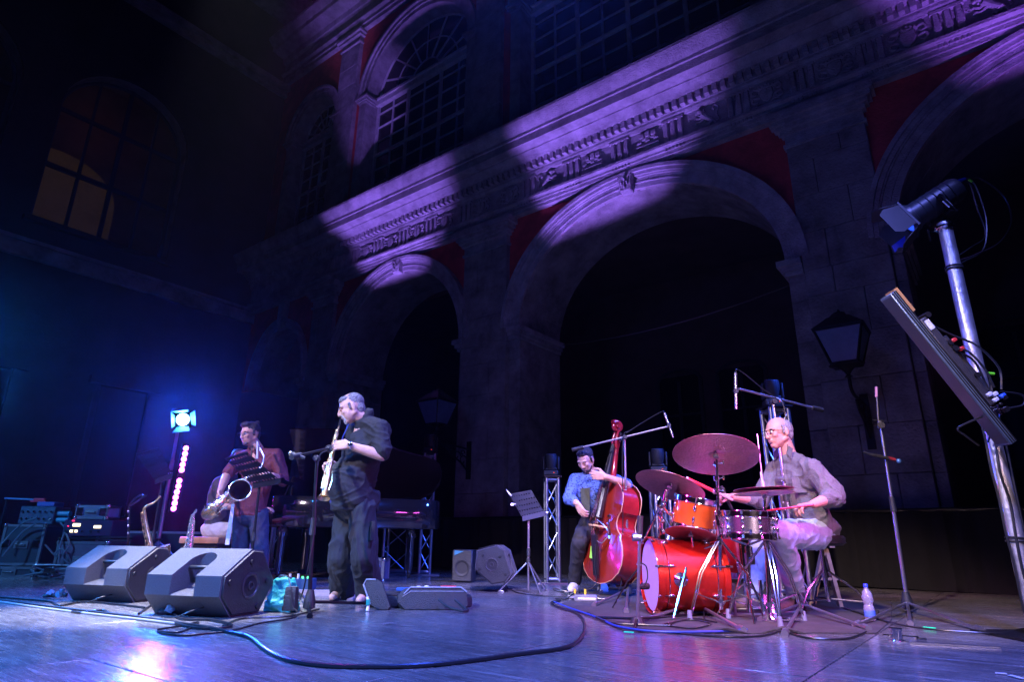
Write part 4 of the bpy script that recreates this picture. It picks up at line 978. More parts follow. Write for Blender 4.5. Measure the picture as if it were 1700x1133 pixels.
q = MB().tube([A.lerp(Bp, .70) + outv * .035 + axn.cross(outv) * .0, A.lerp(Bp, .8) + outv * .05, A.lerp(Bp, .9) + outv * .04], .003, 5).tube([A.lerp(Bp, .70) + outv.cross(axn) * .035, A.lerp(Bp, .82) + outv.cross(axn) * .055, A.lerp(Bp, .92) + outv.cross(axn) * .04], .003, 5); q.build('key_guard', BRASS, t, W=True)

# ------------------------------------------------------------------ the tenor player
def tenor_player():
    Y = 6.9; r0 = V((P(415, 850, Y).x, Y, 0))
    t = empty('person', r0, 0, 'standing man in dark red shirt, jeans and glasses holding a tenor saxophone', 'person')
    bf = V((-.45, -.89, 0))
    pel, chest, neck = P(416, 850, Y), P(430, 784, Y), P(428, 747, Y)
    shL, shR = P(459, 757, Y - .09), P(400, 760, Y + .08)
    elL, wrL = P(470, 799, Y - .12), P(452, 790, Y - .35)
    elR, wrR = P(376, 790, Y - .02), P(366, 815, Y - .30)
    hpL, hpR = P(429, 855, Y - .03), P(403, 855, Y + .03)
    knL, knR = P(432, 915, Y - .06), P(399, 915, Y - .03)
    aL, aR = V((P(434, 960, Y).x, Y - .02, .1)), V((P(398, 960, Y).x, Y + .02, .1))
    hc, hf, hu = P(415, 721, Y - .06), V((-.46, -.86, -.20)), V((-.12, -.1, 1))
    B = Blob(); head(B, hc, hf, hu, 1.10, 1.05)
    B.cap(hc - V((-.02, -.02, .06)), neck, .058, .064); B.cap(neck, chest, .064, .11)
    torso(B, pel, chest, neck, shL, shR, bf, .14, .09, .02, .13)
    for sh, el, wr in ((shL, elL, wrL), (shR, elR, wrR)):
        B.chain([sh, sh.lerp(el, .5), el], [.052, .05, .044]); B.chain([el, el.lerp(wr, .35), wr], [.046, .046, .030])
    hand(B, wrL, V((-.8, -.4, .2)), V((.2, .6, -.7)), .6, -1, .3)
    hand(B, wrR, V((.15, -.3, -.9)), V((.8, -.3, -.1)), .6, 1, .3, 1.05)
    for hp, kn, a_ in ((hpL, knL, aL), (hpR, knR, aR)): B.chain([hp, kn, a_], [.085, .055, .045]); foot(B, a_, a_ + bf)
    B.done('body', SKIN, t, .006, 3); eyes(hc, hf, hu, 1.10, t); glasses(hc, hf, hu, 1.10, t)
    f, u, r = basis(hf, hu)
    H = Blob(); H.ell(hc + u * .050 - f * .024, (.088, .100, .086), f, u, r); H.ell(hc + u * .105 + f * .045, (.062, .052, .034), f, u, r); H.ell(hc - f * .07 - u * .0, (.076, .045, .07), f, u, r)
    for k in range(9): H.ell(hc + u * (.10 + .015 * math.sin(k * 2)) + f * (.06 - .02 * k) + r * .045 * math.sin(k * 2.4), (.026, .026, .024), f, u, r, 8)
    for sg in (-1, 1): H.cap(hc + r * sg * .080 + f * .015 + u * .03, hc + r * sg * .082 + f * .015 - u * .02, .012, .009)
    H.done('hair', HAIRD, t, .005, 2, .007, 36)
    G = Blob(); G.ell(hc - u * .098 + f * .062, (.040, .030, .024), f, u, r)
    for sg in (-1, 1): G.cap(hc - u * .085 + f * .045 + r * sg * .035, hc - u * .05 + r * sg * .068, .014, .010)
    G.done('beard', mat('stubble', (.10, .06, .05), .7, 0, .3, 60), t, .005, 1)
    q = MB()
    for sg in (-1, 1): q.tube([hc - u * .055 + f * .096 + r * sg * .0, hc - u * .056 + f * .094 + r * sg * .012, hc - u * .050 + f * .088 + r * sg * .024], .003, 5)
    q.build('smile', mat('lip', (.30, .08, .07), .4), t, W=True)
    RED = mat('wine_red_shirt', (.10, .012, .022), .72, 0, .2, 30, .3, 160)
    S = Blob(); torso(S, pel - V((0, 0, .02)), chest, neck, shL, shR, bf, .165, .11, .03, .16, .02)
    S.chain([shL, shL.lerp(elL, .5), elL, elL.lerp(wrL, .45)], [.078, .074, .068, .056]); S.chain([shR, shR.lerp(elR, .5), shR.lerp(elR, .86)], [.076, .070, .066])
    S.ell(pel - V((0, 0, .03)), (.185, .145, .06), bf, V((0, 0, 1)), bf.cross(V((0, 0, 1))))
    sh_ = S.done('shirt', RED, t, .008, 4, .010, 8, seed=5)
    for sg in (-1, 1):
        c = neck + bf * .055 + bf.cross(V((0, 0, 1))) * sg * .045 + V((0, 0, .01)); q = MB().prism([(0, .05), (.055, .02), (.04, -.055), (-.01, -.01)], -.004, .004, o=c, ex=bf.cross(V((0, 0, 1))) * sg, ez=V((0, 0, 1)) - bf * .25, ed=bf); q.build('collar', RED, t, W=True)
    T = Blob(); T.ell(pel - V((0, 0, .05)), (.17, .135, .12), bf, V((0, 0, 1)), bf.cross(V((0, 0, 1))))
    T.chain([hpL, knL, aL], [.105, .085, .07], 14); T.chain([hpR, knR, aR], [.105, .085, .07], 14)
    T.done('jeans', mat('dark_denim', (.020, .028, .055), .85, 0, .3, 20, .3, 200), t, .008, 4, .008, 7, seed=8)
    for a_ in (aL, aR): shoe(a_, a_ + bf, mat('dark_shoe', (.02, .02, .02), .5), t)
    q = MB().prism([(-.014, 0), (.014, 0), (.02, -.40), (-.022, -.40)], -.006, .006, o=P(387, 838, Y - .22), ed=V((0, 1, 0))); q.build('towel_strip', mat('white_cloth', (.7, .68, .74), .8, 0, .1, 20, .4, 60), t, W=True)
    q = MB().tube(spline([neck + V((-.05, .04, .06)), neck + V((-.02, -.11, .0)), chest + V((-.02, -.15, .0)), P(428, 792, Y - .38)], 5), .008, 5); q.build('neck_strap', BLACKP, t, W=True)
tenor_player()
# tenor saxophone
t = empty('tenor_saxophone', P(352, 856, 6.35), 0, 'gleaming tenor saxophone slung from the man in the red shirt, bell towards the camera', 'saxophone')
a0, a1, a2 = P(428, 782, 6.52), P(352, 846, 6.33), P(405, 817, 6.18)
body = spline([a0, a0.lerp(a1, .35), a0.lerp(a1, .7), a1 + V((.03, 0, .02))], 8)
bow = spline([a1 + V((.03, 0, .02)), a1 + V((-.028, -.01, -.012)), a1 + V((-.02, -.05, -.05)), a1 + V((.045, -.08, -.038)), a1.lerp(a2, .45) + V((.0, -.03, -.02))], 6)
bell = [a1.lerp(a2, .45) + V((.0, -.03, -.02)), a1.lerp(a2, .65) + V((0, -.03, -.012)), a1.lerp(a2, .82) + V((0, -.045, -.002)), a2 + V((-.01, -.075, 0)), a2 + V((.01, -.12, .008))]
path = body + bow[1:] + bell[1:]
n_ = len(path); rad = []
for i in range(n_):
    f_ = i / (n_ - 1); rad.append(.020 + .046 * f_ if f_ < .86 else 0)
nb_ = len(bell) - 1
for k, r_ in enumerate((.055, .064, .076, .098)): rad[n_ - 4 + k] = r_
q = MB().tube(path, rad, 20, caps=False); q.build('body_tube', BRASS, t, W=True)
bd_ = (path[-1] - path[-2]).normalized(); q = MB().torus(path[-1], bd_, .098, .005, 28, 6); q.build('bell_rim', SILV, t, W=True)
q = MB().tube([path[-1] - bd_ * .002, path[-2], path[-3], path[-4], path[-5]], [.096, .074, .058, .04, .002], 20, caps=False); q.build('bell_throat', mat('bell_inside', (.30, .16, .08), .3, 1, .3, 10), t, W=True)
saxkeys(body + bow[1:6], lambda i: .018 + .0009 * i, 14, V((-.3, -.9, .45)).normalized(), SILV, t, .020)
saxkeys(body[2:], lambda i: .018 + .0008 * i, 11, V((-.75, -.5, .5)).normalized(), SILV, t, .013)
saxkeys(bow[8:] + bell, lambda i: .040, 4, V((-.1, -.6, -.8)).normalized(), SILV, t, .026)
nk = spline([a0, P(436, 770, 6.55), P(437, 757, 6.56), P(431, 745, 6.56)], 6)
q = MB().tube(nk, .011, 8).tube([nk[-1], P(427, 733, 6.57)], .012, 8); q.build('neck_pipe', SILV, t, W=True)
q = MB().tube([P(427, 762, 6.5), P(427.5, 734, 6.52)], [.011, .008], 8); q.build('mouthpiece', mat('white_cap', (.6, .62, .68), .3), t, W=True)

# ------------------------------------------------------------------ pianist and bench
BX = P(352, 897, 7.5)
t = empty('piano_bench', V((BX.x, 7.5, 0)), R(4), 'low piano bench with tan padded seat behind the tenor saxophonist', 'bench')
q = MB().box((0, 0, .47), (.42, .75, .07)); q.bevel(.02, 2); q.build('seat', mat('tan_leather', (.40, .18, .08), .5, 0, .2, 20), t)
q = MB().box((0, 0, .415), (.38, .7, .035)); q.build('seat_frame', BLACKM, t)
for x in (-.17, .17):
    for y in (-.32, .32): MB().box((x, y, .2), (.04, .04, .395)).build('leg', BLACKM, t)
t = empty('person', V((BX.x, 7.5, 0)), 0, 'pianist in dark top and khaki trousers seated behind the tenor player', 'person')
Y = 7.5; bf = V((1, .05, 0)); pel, chest, neck = V((BX.x + .02, Y, .62)), P(366, 822, Y), P(384, 787, Y)
hc = P(398, 765, Y); hf, hu = V((.95, -.1, -.35)), V((.25, 0, 1)); shL, shR = chest + V((.06, .18, .12)), chest + V((.04, -.18, .12))
B = Blob(); head(B, hc, hf, hu, 1.05); B.cap(hc - V((.02, 0, .05)), neck, .055, .06); B.cap(neck, chest, .06, .1); torso(B, pel, chest, neck, shL, shR, bf, .13, .09, .02, .13)
eR, wR = shR + V((.12, -.05, -.26)), shR + V((.38, -.02, -.26)); eL, wL = shL + V((.12, .05, -.26)), shL + V((.38, .0, -.26))
for a_, b_, c_ in ((shR, eR, wR), (shL, eL, wL)): B.chain([a_, b_, c_], [.05, .045, .03])
hand(B, wR, V((1, 0, 0)), V((.1, 0, -1)), .5, -1); hand(B, wL, V((1, 0, 0)), V((.1, 0, -1)), .5, 1)
for s_ in (-.1, .1): B.chain([pel + V((0, s_, -.05)), pel + V((.42, s_ * 1.3, -.04)), V((BX.x + .40, Y + s_ * 1.2, .1))], [.08, .06, .045]); foot(B, V((BX.x + .40, Y + s_ * 1.2, .1)), V((BX.x + .8, Y + s_, 0)))
B.done('body', SKIN, t, .008, 3); f, u, r = basis(hf, hu); H = Blob(); H.ell(hc + u * .045 - f * .028, (.087, .1, .088), f, u, r); H.done('hair', HAIRD, t, .008, 2, .005, 40)
S = Blob(); torso(S, pel, chest, neck, shL, shR, bf, .15, .105, .03, .15, .02); S.chain([shR, shR.lerp(eR, .7)], [.07, .068]); S.chain([shL, shL.lerp(eL, .7)], [.07, .068]); S.done('shirt', mat('dark_top', (.03, .025, .035), .8, 0, .2, 30), t, .009, 4, .009, 8)
T = Blob(); T.ell(pel - V((0, 0, .03)), (.18, .15, .10), bf, V((0, 0, 1)), V((0, -1, 0)))
for s_ in (-.1, .1): T.chain([pel + V((0, s_, -.05)), pel + V((.42, s_ * 1.3, -.04)), V((BX.x + .40, Y + s_ * 1.2, .14))], [.105, .085, .065], 14)
T.done('trousers', mat('khaki_cotton', (.40, .34, .30), .85, 0, .15, 20), t, .009, 4, .008, 8)
for s_ in (-.1, .1): shoe(V((BX.x + .40, Y + s_ * 1.2, .1)), V((BX.x + .8, Y + s_, 0)), MATS['dark_shoe'], t)

# ------------------------------------------------------------------ the bassist
def bassist():
    Y = 6.66; r0 = F(978, 984)
    t = empty('person', V((.82, 6.75, 0)), 0, 'bearded man in patterned blue shirt bending over the double bass he plucks', 'person')
    bf = V((-.3, -.95, 0))
    pel, chest, neck = V((.96, 6.86, .84)), P(984, 822, Y), P(984, 787, Y - .04)
    shR, shL = P(955, 798, Y - .04), P(1016, 798, Y - .02)
    elR, wrR = P(944, 829, Y - .12), P(958, 836, Y - .32)
    elL, wrL = P(1042, 805, Y - .22), P(1005, 792, Y - .38)
    hc, hf, hu = P(972, 764, Y - .12), V((-.50, -.62, -.58)), V((-.35, -.45, .8))
    B = Blob(); head(B, hc, hf, hu, 1.04, 1.0); B.cap(hc - V((0, -.04, .04)), neck, .056, .062); B.cap(neck, chest, .062, .11)
    torso(B, pel, chest, neck, shL, shR, bf, .14, .09, .02, .13)
    for sh, el, wr in ((shL, elL, wrL), (shR, elR, wrR)):
        B.chain([sh, sh.lerp(el, .5), el], [.05, .048, .042]); B.chain([el, el.lerp(wr, .35), wr], [.042, .041, .029])
    hand(B, wrL, V((-1, .02, .10)), V((.1, .9, .2)), .55, -1, .5, 1.1)
    hand(B, wrR, V((.45, -.25, -.85)), V((.6, .5, .1)), .55, -1, .3, 1.1)
    fL, fR = F(1003, 984), F(954, 983); fL.z = fR.z = .1
    kn = [V((fL.x, 6.7, .5)), V((fR.x + .02, 6.62, .5))]
    for hp, k_, a_ in ((pel + V((.09, -.03, -.06)), kn[0], fL), (pel + V((-.09, 0, -.06)), kn[1], fR)): B.chain([hp, k_, a_], [.08, .055, .045]); foot(B, a_, a_ + bf)
    B.done('body', SKIN2, t, .006, 3); eyes(hc, hf, hu, 1.04, t, closed=True)
    f, u, r = basis(hf, hu)
    H = Blob(); H.ell(hc + u * .050 - f * .028, (.082, .093, .078), f, u, r); H.ell(hc + u * .090 + f * .028, (.060, .052, .032), f, u, r)
    for sg in (-1, 1): H.cap(hc + r * sg * .076 + f * .012 + u * .03, hc + r * sg * .077 + f * .012 - u * .02, .011, .009)
    H.done('hair', HAIRD, t, .005, 2, .005, 40)
    G = Blob(); G.ell(hc - u * .09 + f * .046, (.046, .036, .034), f, u, r); G.cap(hc - u * .046 + f * .088 - r * .022, hc - u * .046 + f * .088 + r * .022, .009, .009)
    for sg in (-1, 1): G.chain([hc - u * .085 + f * .04 + r * sg * .03, hc - u * .06 + f * .02 + r * sg * .052], [.022, .014])
    G.done('beard', mat('short_dark_beard', (.05, .035, .03), .8, 0, .4, 60), t, .005, 1, .004, 60)
    # small dark dots on blue cotton
    m = mat('dotted_blue_cotton', (.075, .13, .34), .8, 0, .1, 20); nt_ = m.node_tree; b_ = nt_.nodes['Principled BSDF']; vo = nt_.nodes.new('ShaderNodeTexVoronoi'); vo.inputs['Scale'].default_value = 48
    tc = nt_.nodes.new('ShaderNodeTexCoord'); nt_.links.new(tc.outputs['Object'], vo.inputs['Vector']); rp = nt_.nodes.new('ShaderNodeValToRGB'); rp.color_ramp.elements[0].position = .28; rp.color_ramp.elements[0].color = (.01, .012, .03, 1); rp.color_ramp.elements[1].position = .36; rp.color_ramp.elements[1].color = (.085, .15, .38, 1)
    nt_.links.new(vo.outputs['Distance'], rp.inputs[0]); nt_.links.new(rp.outputs[0], b_.inputs['Base Color'])
    S = Blob(); torso(S, pel, chest, neck, shL, shR, bf, .16, .105, .02, .15, .022)
    S.chain([shR, shR.lerp(elR, .5), elR, elR.lerp(wrR, .72)], [.074, .068, .062, .048]); S.chain([shL, shL.lerp(elL, .55), shL.lerp(elL, .92)], [.074, .066, .062])
    S.done('shirt', m, t, .007, 4, .011, 9, seed=2)
    q = MB().prism([(-.05, .05), (.05, .06), (.04, -.20), (-.03, -.22)], -.004, .006, o=chest + bf * .145 + V((-.05, 0, .0)), ex=V((.95, -.3, 0)), ez=V((0, 0, 1)), ed=bf); q.build('undershirt', mat('olive_cotton', (.05, .06, .035), .85, 0, .4, 60), t, W=True)
    for sg in (-1, 1):
        c = neck + bf * .06 + V((.95, -.3, 0)) * sg * .045; q = MB().prism([(0, .04), (.05, .0), (.03, -.06), (-.015, -.01)], -.004, .004, o=c, ex=V((.95, -.3, 0)) * sg, ez=V((0, 0, 1)) - bf * .3, ed=bf); q.build('collar', m, t, W=True)
    T = Blob(); T.ell(pel - V((0, 0, .04)), (.16, .13, .12), bf, V((0, 0, 1)), bf.cross(V((0, 0, 1))))
    for hp, k_, a_ in ((pel + V((.09, -.03, -.06)), kn[0], fL), (pel + V((-.09, 0, -.06)), kn[1], fR)): T.chain([hp, k_, a_], [.10, .082, .07], 14)
    T.done('trousers', mat('black_denim', (.02, .02, .028), .85, 0, .3, 20), t, .009, 4, .009, 7)
    for a_ in (fL, fR): shoe(a_, a_ + bf, mat('white_trainer', (.62, .58, .62), .6, 0, .2, 30), t)
bassist()

# ------------------------------------------------------------------ the drummer
def drummer():
    Y = 5.05
    t = empty('person', V((P(1348, 900, 5.08).x, 5.08, 0)), 0, 'seated drummer in glasses, crumpled grey shirt and pale jeans, playing with red sticks', 'person')
    bf = V((-.95, -.30, 0))
    pel, chest, neck = P(1350, 872, Y + .03), P(1322, 798, Y), P(1309, 755, Y)
    shL, shR = P(1348, 778, Y - .20), P(1288, 780, Y + .18)
    elL, wrL = P(1386, 824, Y - .32), P(1350, 838, Y - .42)
    elR, wrR = P(1262, 832, Y + .12), P(1216, 826, Y - .02)
    hc, hf, hu = P(1292, 719, Y - .02), V((-.96, -.26, -.10)), V((-.06, 0, 1))
    B = Blob(); head(B, hc, hf, hu, 1.12, 1.0); B.cap(hc - V((-.03, 0, .05)), neck, .058, .062); B.cap(neck, chest, .062, .11)
    torso(B, pel, chest, neck, shL, shR, bf, .14, .09, .02, .13)
    for sh, el, wr in ((shL, elL, wrL), (shR, elR, wrR)):
        B.chain([sh, sh.lerp(el, .5), el], [.052, .05, .045]); B.chain([el, el.lerp(wr, .35), wr], [.046, .046, .031])
    hand(B, wrL, V((-.95, -.1, -.12)), V((-.1, .05, -1)), .75, -1, .3, 1.12)
    hand(B, wrR, V((-1, -.08, .02)), V((.0, -.3, -.9)), .95, 1, .3, 1.1)
    hpL, hpR = P(1352, 888, Y - .10), P(1340, 888, Y + .15); knL, knR = P(1296, 886, Y - .36), P(1268, 884, Y + .30)
    aL = P(1322, 985, Y - .30); fl = F(1325, 1018); aL = V((fl.x, fl.y + .0, .11)); aR = V((P(1248, 970, Y + .25).x, Y + .25, .13))
    for hp, kn, a_ in ((hpL, knL, aL), (hpR, knR, aR)): B.chain([hp, kn, a_], [.09, .06, .045]); foot(B, a_, a_ + V((-1, -.15, 0)))
    B.done('body', SKIN, t, .0055, 3); eyes(hc, hf, hu, 1.12, t); glasses(hc, hf, hu, 1.12, t)
    f, u, r = basis(hf, hu)
    H = Blob(); H.ell(hc + u * .025 - f * .040, (.089, .088, .092), f, u, r); H.ell(hc - f * .066 - u * .012, (.080, .045, .075), f, u, r)
    for sg in (-1, 1): H.cap(hc + r * sg * .083 + f * .012 + u * .045, hc + r * sg * .085 + f * .014 - u * .012, .013, .009)
    H.done('hair', mat('cropped_grey_hair', (.24, .22, .24), .8, 0, .4, 60, .6, 90), t, .005, 2, .003, 60)
    LIN = mat('crumpled_linen', (.115, .12, .125), .85, 0, .22, 10, .5, 140)
    S = Blob(); torso(S, pel, chest, neck, shL, shR, bf, .16, .11, .03, .165, .02)
    S.chain([shL, shL.lerp(elL, .5), elL, elL.lerp(wrL, .42)], [.080, .083, .080, .058]); S.chain([shR, shR.lerp(elR, .5), elR, elR.lerp(wrR, .45)], [.076, .074, .066, .050])
    S.ell(pel - V((-.02, 0, .02)), (.19, .16, .11), bf, V((0, 0, 1)), bf.cross(V((0, 0, 1))))
    S.done('shirt', LIN, t, .006, 3, .014, 8, (1, 1, .75), seed=12)
    for sg in (-1, 1):
        c = neck + bf * .05 + V((.3, -.95, 0)) * sg * .05 + V((0, 0, .015)); q = MB().prism([(0, .05), (.055, .015), (.05, -.065), (-.01, -.01)], -.004, .004, o=c, ex=V((.3, -.95, 0)) * sg, ez=V((0, 0, 1)) - bf * .25, ed=bf); q.build('collar', LIN, t, W=True)
    q = MB().box(P(1327, 806, Y - .155), (.10, .012, .12), Matrix.Rotation(-.32, 3, 'Z')); q.bevel(.004); q.build('breast_pocket', LIN, t, W=True)
    for k in range(7): MB().sph(chest + bf * (.165 - .012 * abs(k - 4)) + V((0, 0, .10 - k * .055)), .006, 6).build('button', mat('shirt_button', (.4, .4, .42), .4), t, W=True)
    T = Blob(); T.ell(pel - V((0, 0, .05)), (.19, .16, .10), bf, V((0, 0, 1)), bf.cross(V((0, 0, 1))))
    T.chain([hpL, knL, aL + V((0, 0, .03))], [.118, .094, .070], 16); T.chain([hpR, knR, aR], [.118, .092, .072], 16)
    T.done('jeans', mat('pale_denim', (.34, .41, .54), .85, 0, .12, 30, .4, 200), t, .008, 4, .013, 8, seed=6)
    for a_ in (aL, aR): shoe(a_ - V((0, 0, .0)), a_ + V((-1, -.25, 0)), mat('canvas_shoe', (.14, .08, .11), .7, 0, .3, 30), t)
    return wrL, wrR
wrL, wrR = drummer()
STK = mat('red_stick', (.55, .02, .06), .35)
t = empty('drumstick', P(1330, 843, 4.60), 0, 'slim red drumstick in the drummer\'s near hand, above the snare drum', 'drumstick')
q = MB().lathe([(.004, 0), (.0055, .02), (.0045, .05), (.008, .12), (.008, .40)], P(1254, 851, 4.66), (P(1348, 839, 4.57) - P(1254, 851, 4.66)), 10); q.build('stick', STK, t, W=True)
t = empty('rod_bundle_stick', P(1195, 822, 4.9), 0, 'thick red bundled rod stick raised in the drummer\'s far hand', 'drumstick')
a_, b_ = P(1141, 795, 4.95), P(1212, 829, 4.93); q = MB()
q.cyl(a_, a_.lerp(b_, .62), .013, n=12); q.build('stick', mat('hot_rod_red', (.8, .03, .05), .3, emis=None), t, W=True)
q = MB().cyl(a_ - (b_ - a_) * .02, a_ + (b_ - a_) * .012, .0135, n=12); q.build('tip_band', mat('white_band', (.7, .68, .7), .5), t, W=True)
q = MB().lathe([(.013, 0), (.018, .01), (.012, .03), (.011, .16)], a_.lerp(b_, .60), b_ - a_, 12); q.build('grip', mat('cream_grip', (.6, .5, .4), .5), t, W=True)
# ------------------------------------------------------------------ double bass
VARN = mat('bass_varnish', (.17, .014, .007), .22, 0, .55, 3.2, .1, 30, coat=.8, stretch=(1, 1, .35))
VARN2 = mat('bass_rib_varnish', (.28, .012, .014), .2, 0, .35, 5, .08, 30, coat=.8)
EBON = mat('ebony', (.012, .011, .014), .25)
PURF = mat('pale_edging', (.45, .22, .12), .4)
bo = V((.855, 6.42, 0)); bz = V((.155, .045, 1)).normalized(); bn0 = V((-.90, -.42, .06)); bn_ = (bn0 - bz * bn0.dot(bz)).normalized(); bw = bz.cross(bn_).normalized()
if bw.x < 0: bw = -bw
t = empty('double_bass', bo, 0, 'upright double bass in glossy red varnish, standing on its spike', 'double bass')
def bp(w_, n, z): return bo + bw * w_ + bn_ * n + bz * (z * .955 if z < 1.15 else 1.098 + (z - 1.15) * .80)
OUT = [(0, .0), (.015, .10), (.05, .20), (.12, .29), (.20, .325), (.28, .33), (.36, .31), (.43, .275), (.465, .275), (.475, .262), (.49, .235), (.53, .20), (.58, .183), (.63, .19), (.67, .21), (.695, .238), (.715, .238),
       (.74, .243), (.80, .25), (.86, .243), (.92, .21), (.97, .155), (1.005, .09), (1.04, .045), (1.07, .028)]
Z0 = .13
def outl(sc=1, dz=0): return [(w_ * sc, Z0 + z) for z, w_ in OUT] + [(-w_ * sc, Z0 + z) for z, w_ in OUT[::-1][:-1]]
ol = outl()
q = MB(); A = [q.bm.verts.new(bp(a, 0, z)) for a, z in ol]; Bv = [q.bm.verts.new(bp(a, -.20 + .06 * max(0, (z - Z0 - .75) / .32), z)) for a, z in ol]; q.strip(A, Bv)
q.build('ribs', VARN2, t, W=True, angle=45)
def plate(n0, sgn, name, m):
    q = MB(); rings = []
    for k, (sc, h) in enumerate(((1.035, 0), (1.04, .006), (1.03, .012), (.96, .013), (.8, .022), (.5, .034), (.2, .040))):
        if sc > .9: pts_ = [bp(a * sc, n0 + sgn * h, Z0 + .5 + (z - Z0 - .5) * (1 + (sc - 1) * .6)) for a, z in ol]
        else: pts_ = [bp(a * sc, n0 + sgn * h, Z0 + .5 + (z - Z0 - .5) * sc) for a, z in ol]
        rings.append([q.bm.verts.new(p) for p in pts_])
    for a, b in zip(rings, rings[1:]): q.strip(a, b)
    q.bm.faces.new(rings[-1]); return q.build(name, m, t, W=True, angle=50)
plate(0, 1, 'front_plate', VARN); plate(-.20, -1, 'back_plate', VARN)
for n_ in (.012, -.212):
    q = MB().tube([bp(a * 1.036, n_ - math.copysign(.004, n_), Z0 + .5 + (z - Z0 - .5) * 1.02) for a, z in ol], .0055, 5, closed=True); q.build('edge_purfling', PURF, t, W=True)
for sg in (-1, 1):
    q = MB(); q.tube([bp(sg * x, .038, Z0 + z) for x, z in ((.075, .65), (.098, .665), (.10, .64), (.085, .61), (.105, .55), (.135, .49), (.125, .455), (.105, .46), (.11, .485))], [.012, .008, .006, .006, .008, .006, .006, .008, .012], 6); q.build('sound_hole', EBON, t, W=True)
q = MB(); fb = [bp(0, .10, Z0 + .62), bp(0, .055, 1.20), bp(0, .02, 1.62)]
q.tube(fb, [.040, .032, .024], 8); q.build('fingerboard', EBON, t, W=True)
q = MB().tube([bp(0, .02, 1.14), bp(0, -.02, 1.22), bp(0, -.02, 1.45), bp(0, -.02, 1.60)], [.07, .034, .028, .026], 10); q.build('neck', VARN2, t, W=True)
q = MB()
for sg in (-1, 1): q.tube([bp(sg * .030, .0, 1.58), bp(sg * .034, .012, 1.68), bp(sg * .028, .0, 1.78), bp(sg * .022, -.03, 1.84)], [.018, .016, .014, .012], 8)
q.tube([bp(0, -.035, 1.60), bp(0, -.04, 1.70), bp(0, -.035, 1.79)], [.02, .022, .018], 8); q.bar(bp(-.03, .018, 1.615), bp(.03, .018, 1.615), .02, .012); q.build('peg_box', VARN2, t, W=True)
q = MB(); pts_ = []
for i in range(26):
    a_ = i * .42; rr = .062 * (1 - i / 34); pts_.append(bp(0, .005 - rr * math.sin(a_ - .9) , 1.865 + rr * math.cos(a_ - .9)))
q.tube(pts_, [.030 * (1 - i / 40) for i in range(26)], 10); q.cyl(bp(-.045, .005, 1.865), bp(.045, .005, 1.865), .022, n=12); q.build('scroll', VARN2, t, W=True)
for k in range(4):
    sg = 1 if k % 2 else -1; z = 1.655 + k * .035
    q = MB().cyl(bp(-.03, -.005, z), bp(sg * .075, -.005, z), .005, n=6); q.cyl(bp(sg * .07, -.005, z - .018), bp(sg * .07, -.005, z + .018), .014, n=8); q.cyl(bp(sg * .05, -.03, z), bp(sg * .05, -.02, z), .018, n=10); q.build('tuning_peg', CHROME, t, W=True)
q = MB(); brz = Z0 + .535; q.prism([(-.075, 0), (-.05, 0), (-.03, .05), (0, .03), (.03, .05), (.05, 0), (.075, 0), (.055, .09), (.045, .135), (0, .155), (-.045, .135), (-.055, .09)], -.008, .008, o=bp(0, .035, brz), ex=bw, ez=bn_, ed=bz); q.build('bridge', mat('maple', (.5, .32, .16), .5), t, W=True)
q = MB().prism([(-.035, 0), (.035, 0), (.05, .30), (-.05, .30)], 0, .02, o=bp(0, .045, Z0 + .06), ex=bw, ez=(bp(0, .12, Z0 + .46) - bp(0, .045, Z0 + .06)).normalized() * 1.25, ed=bn_); q.build('tailpiece', EBON, t, W=True)
for k in range(4):
    x = (k - 1.5) * .022; q = MB().tube([bp(x * .9, .112, Z0 + .40), bp(x, .035 + .15, brz), bp(x * .55, .038, 1.60), bp(x * .5, .0, 1.66 + .03 * k)], .0028, 5); q.build('string', CHROME, t, W=True)
q = MB().tube([bp(0, 0, Z0), bp(0, 0, .008)], [.014, .009], 8).sph(bp(0, 0, .014), .018, 8); q.build('endpin', CHROME, t, W=True)
q = MB().box(bp(-.10, .055, Z0 + .28), (.10, .012, .12), Matrix((bw, bn_, bz)).transposed()); q.bevel(.005); q.build('green_cloth', mat('lime_cloth', (.30, .75, .08), .7), t, W=True)
q = MB().tube(spline([bp(.06, .14, brz + .02), bp(.10, .17, brz + .05), bp(.17, .08, brz - .05), bp(.12, .10, brz - .16), bp(.03, .12, brz - .14)], 6), .006, 5); q.bar(bp(.02, .14, brz + .03), bp(-.12, .12, brz + .05), .016, .014); q.build('pickup', SILV, t, W=True)
q = MB().tube(spline([bp(.03, .12, brz - .14), bp(.03, .10, Z0 + .15), bp(.02, .06, Z0 - .02), F(962, 992) + V((0, 0, .02)), F(975, 994) + V((0, 0, .05))], 6), .004, 5); q.build('pickup_cable', CABLE, t, W=True)

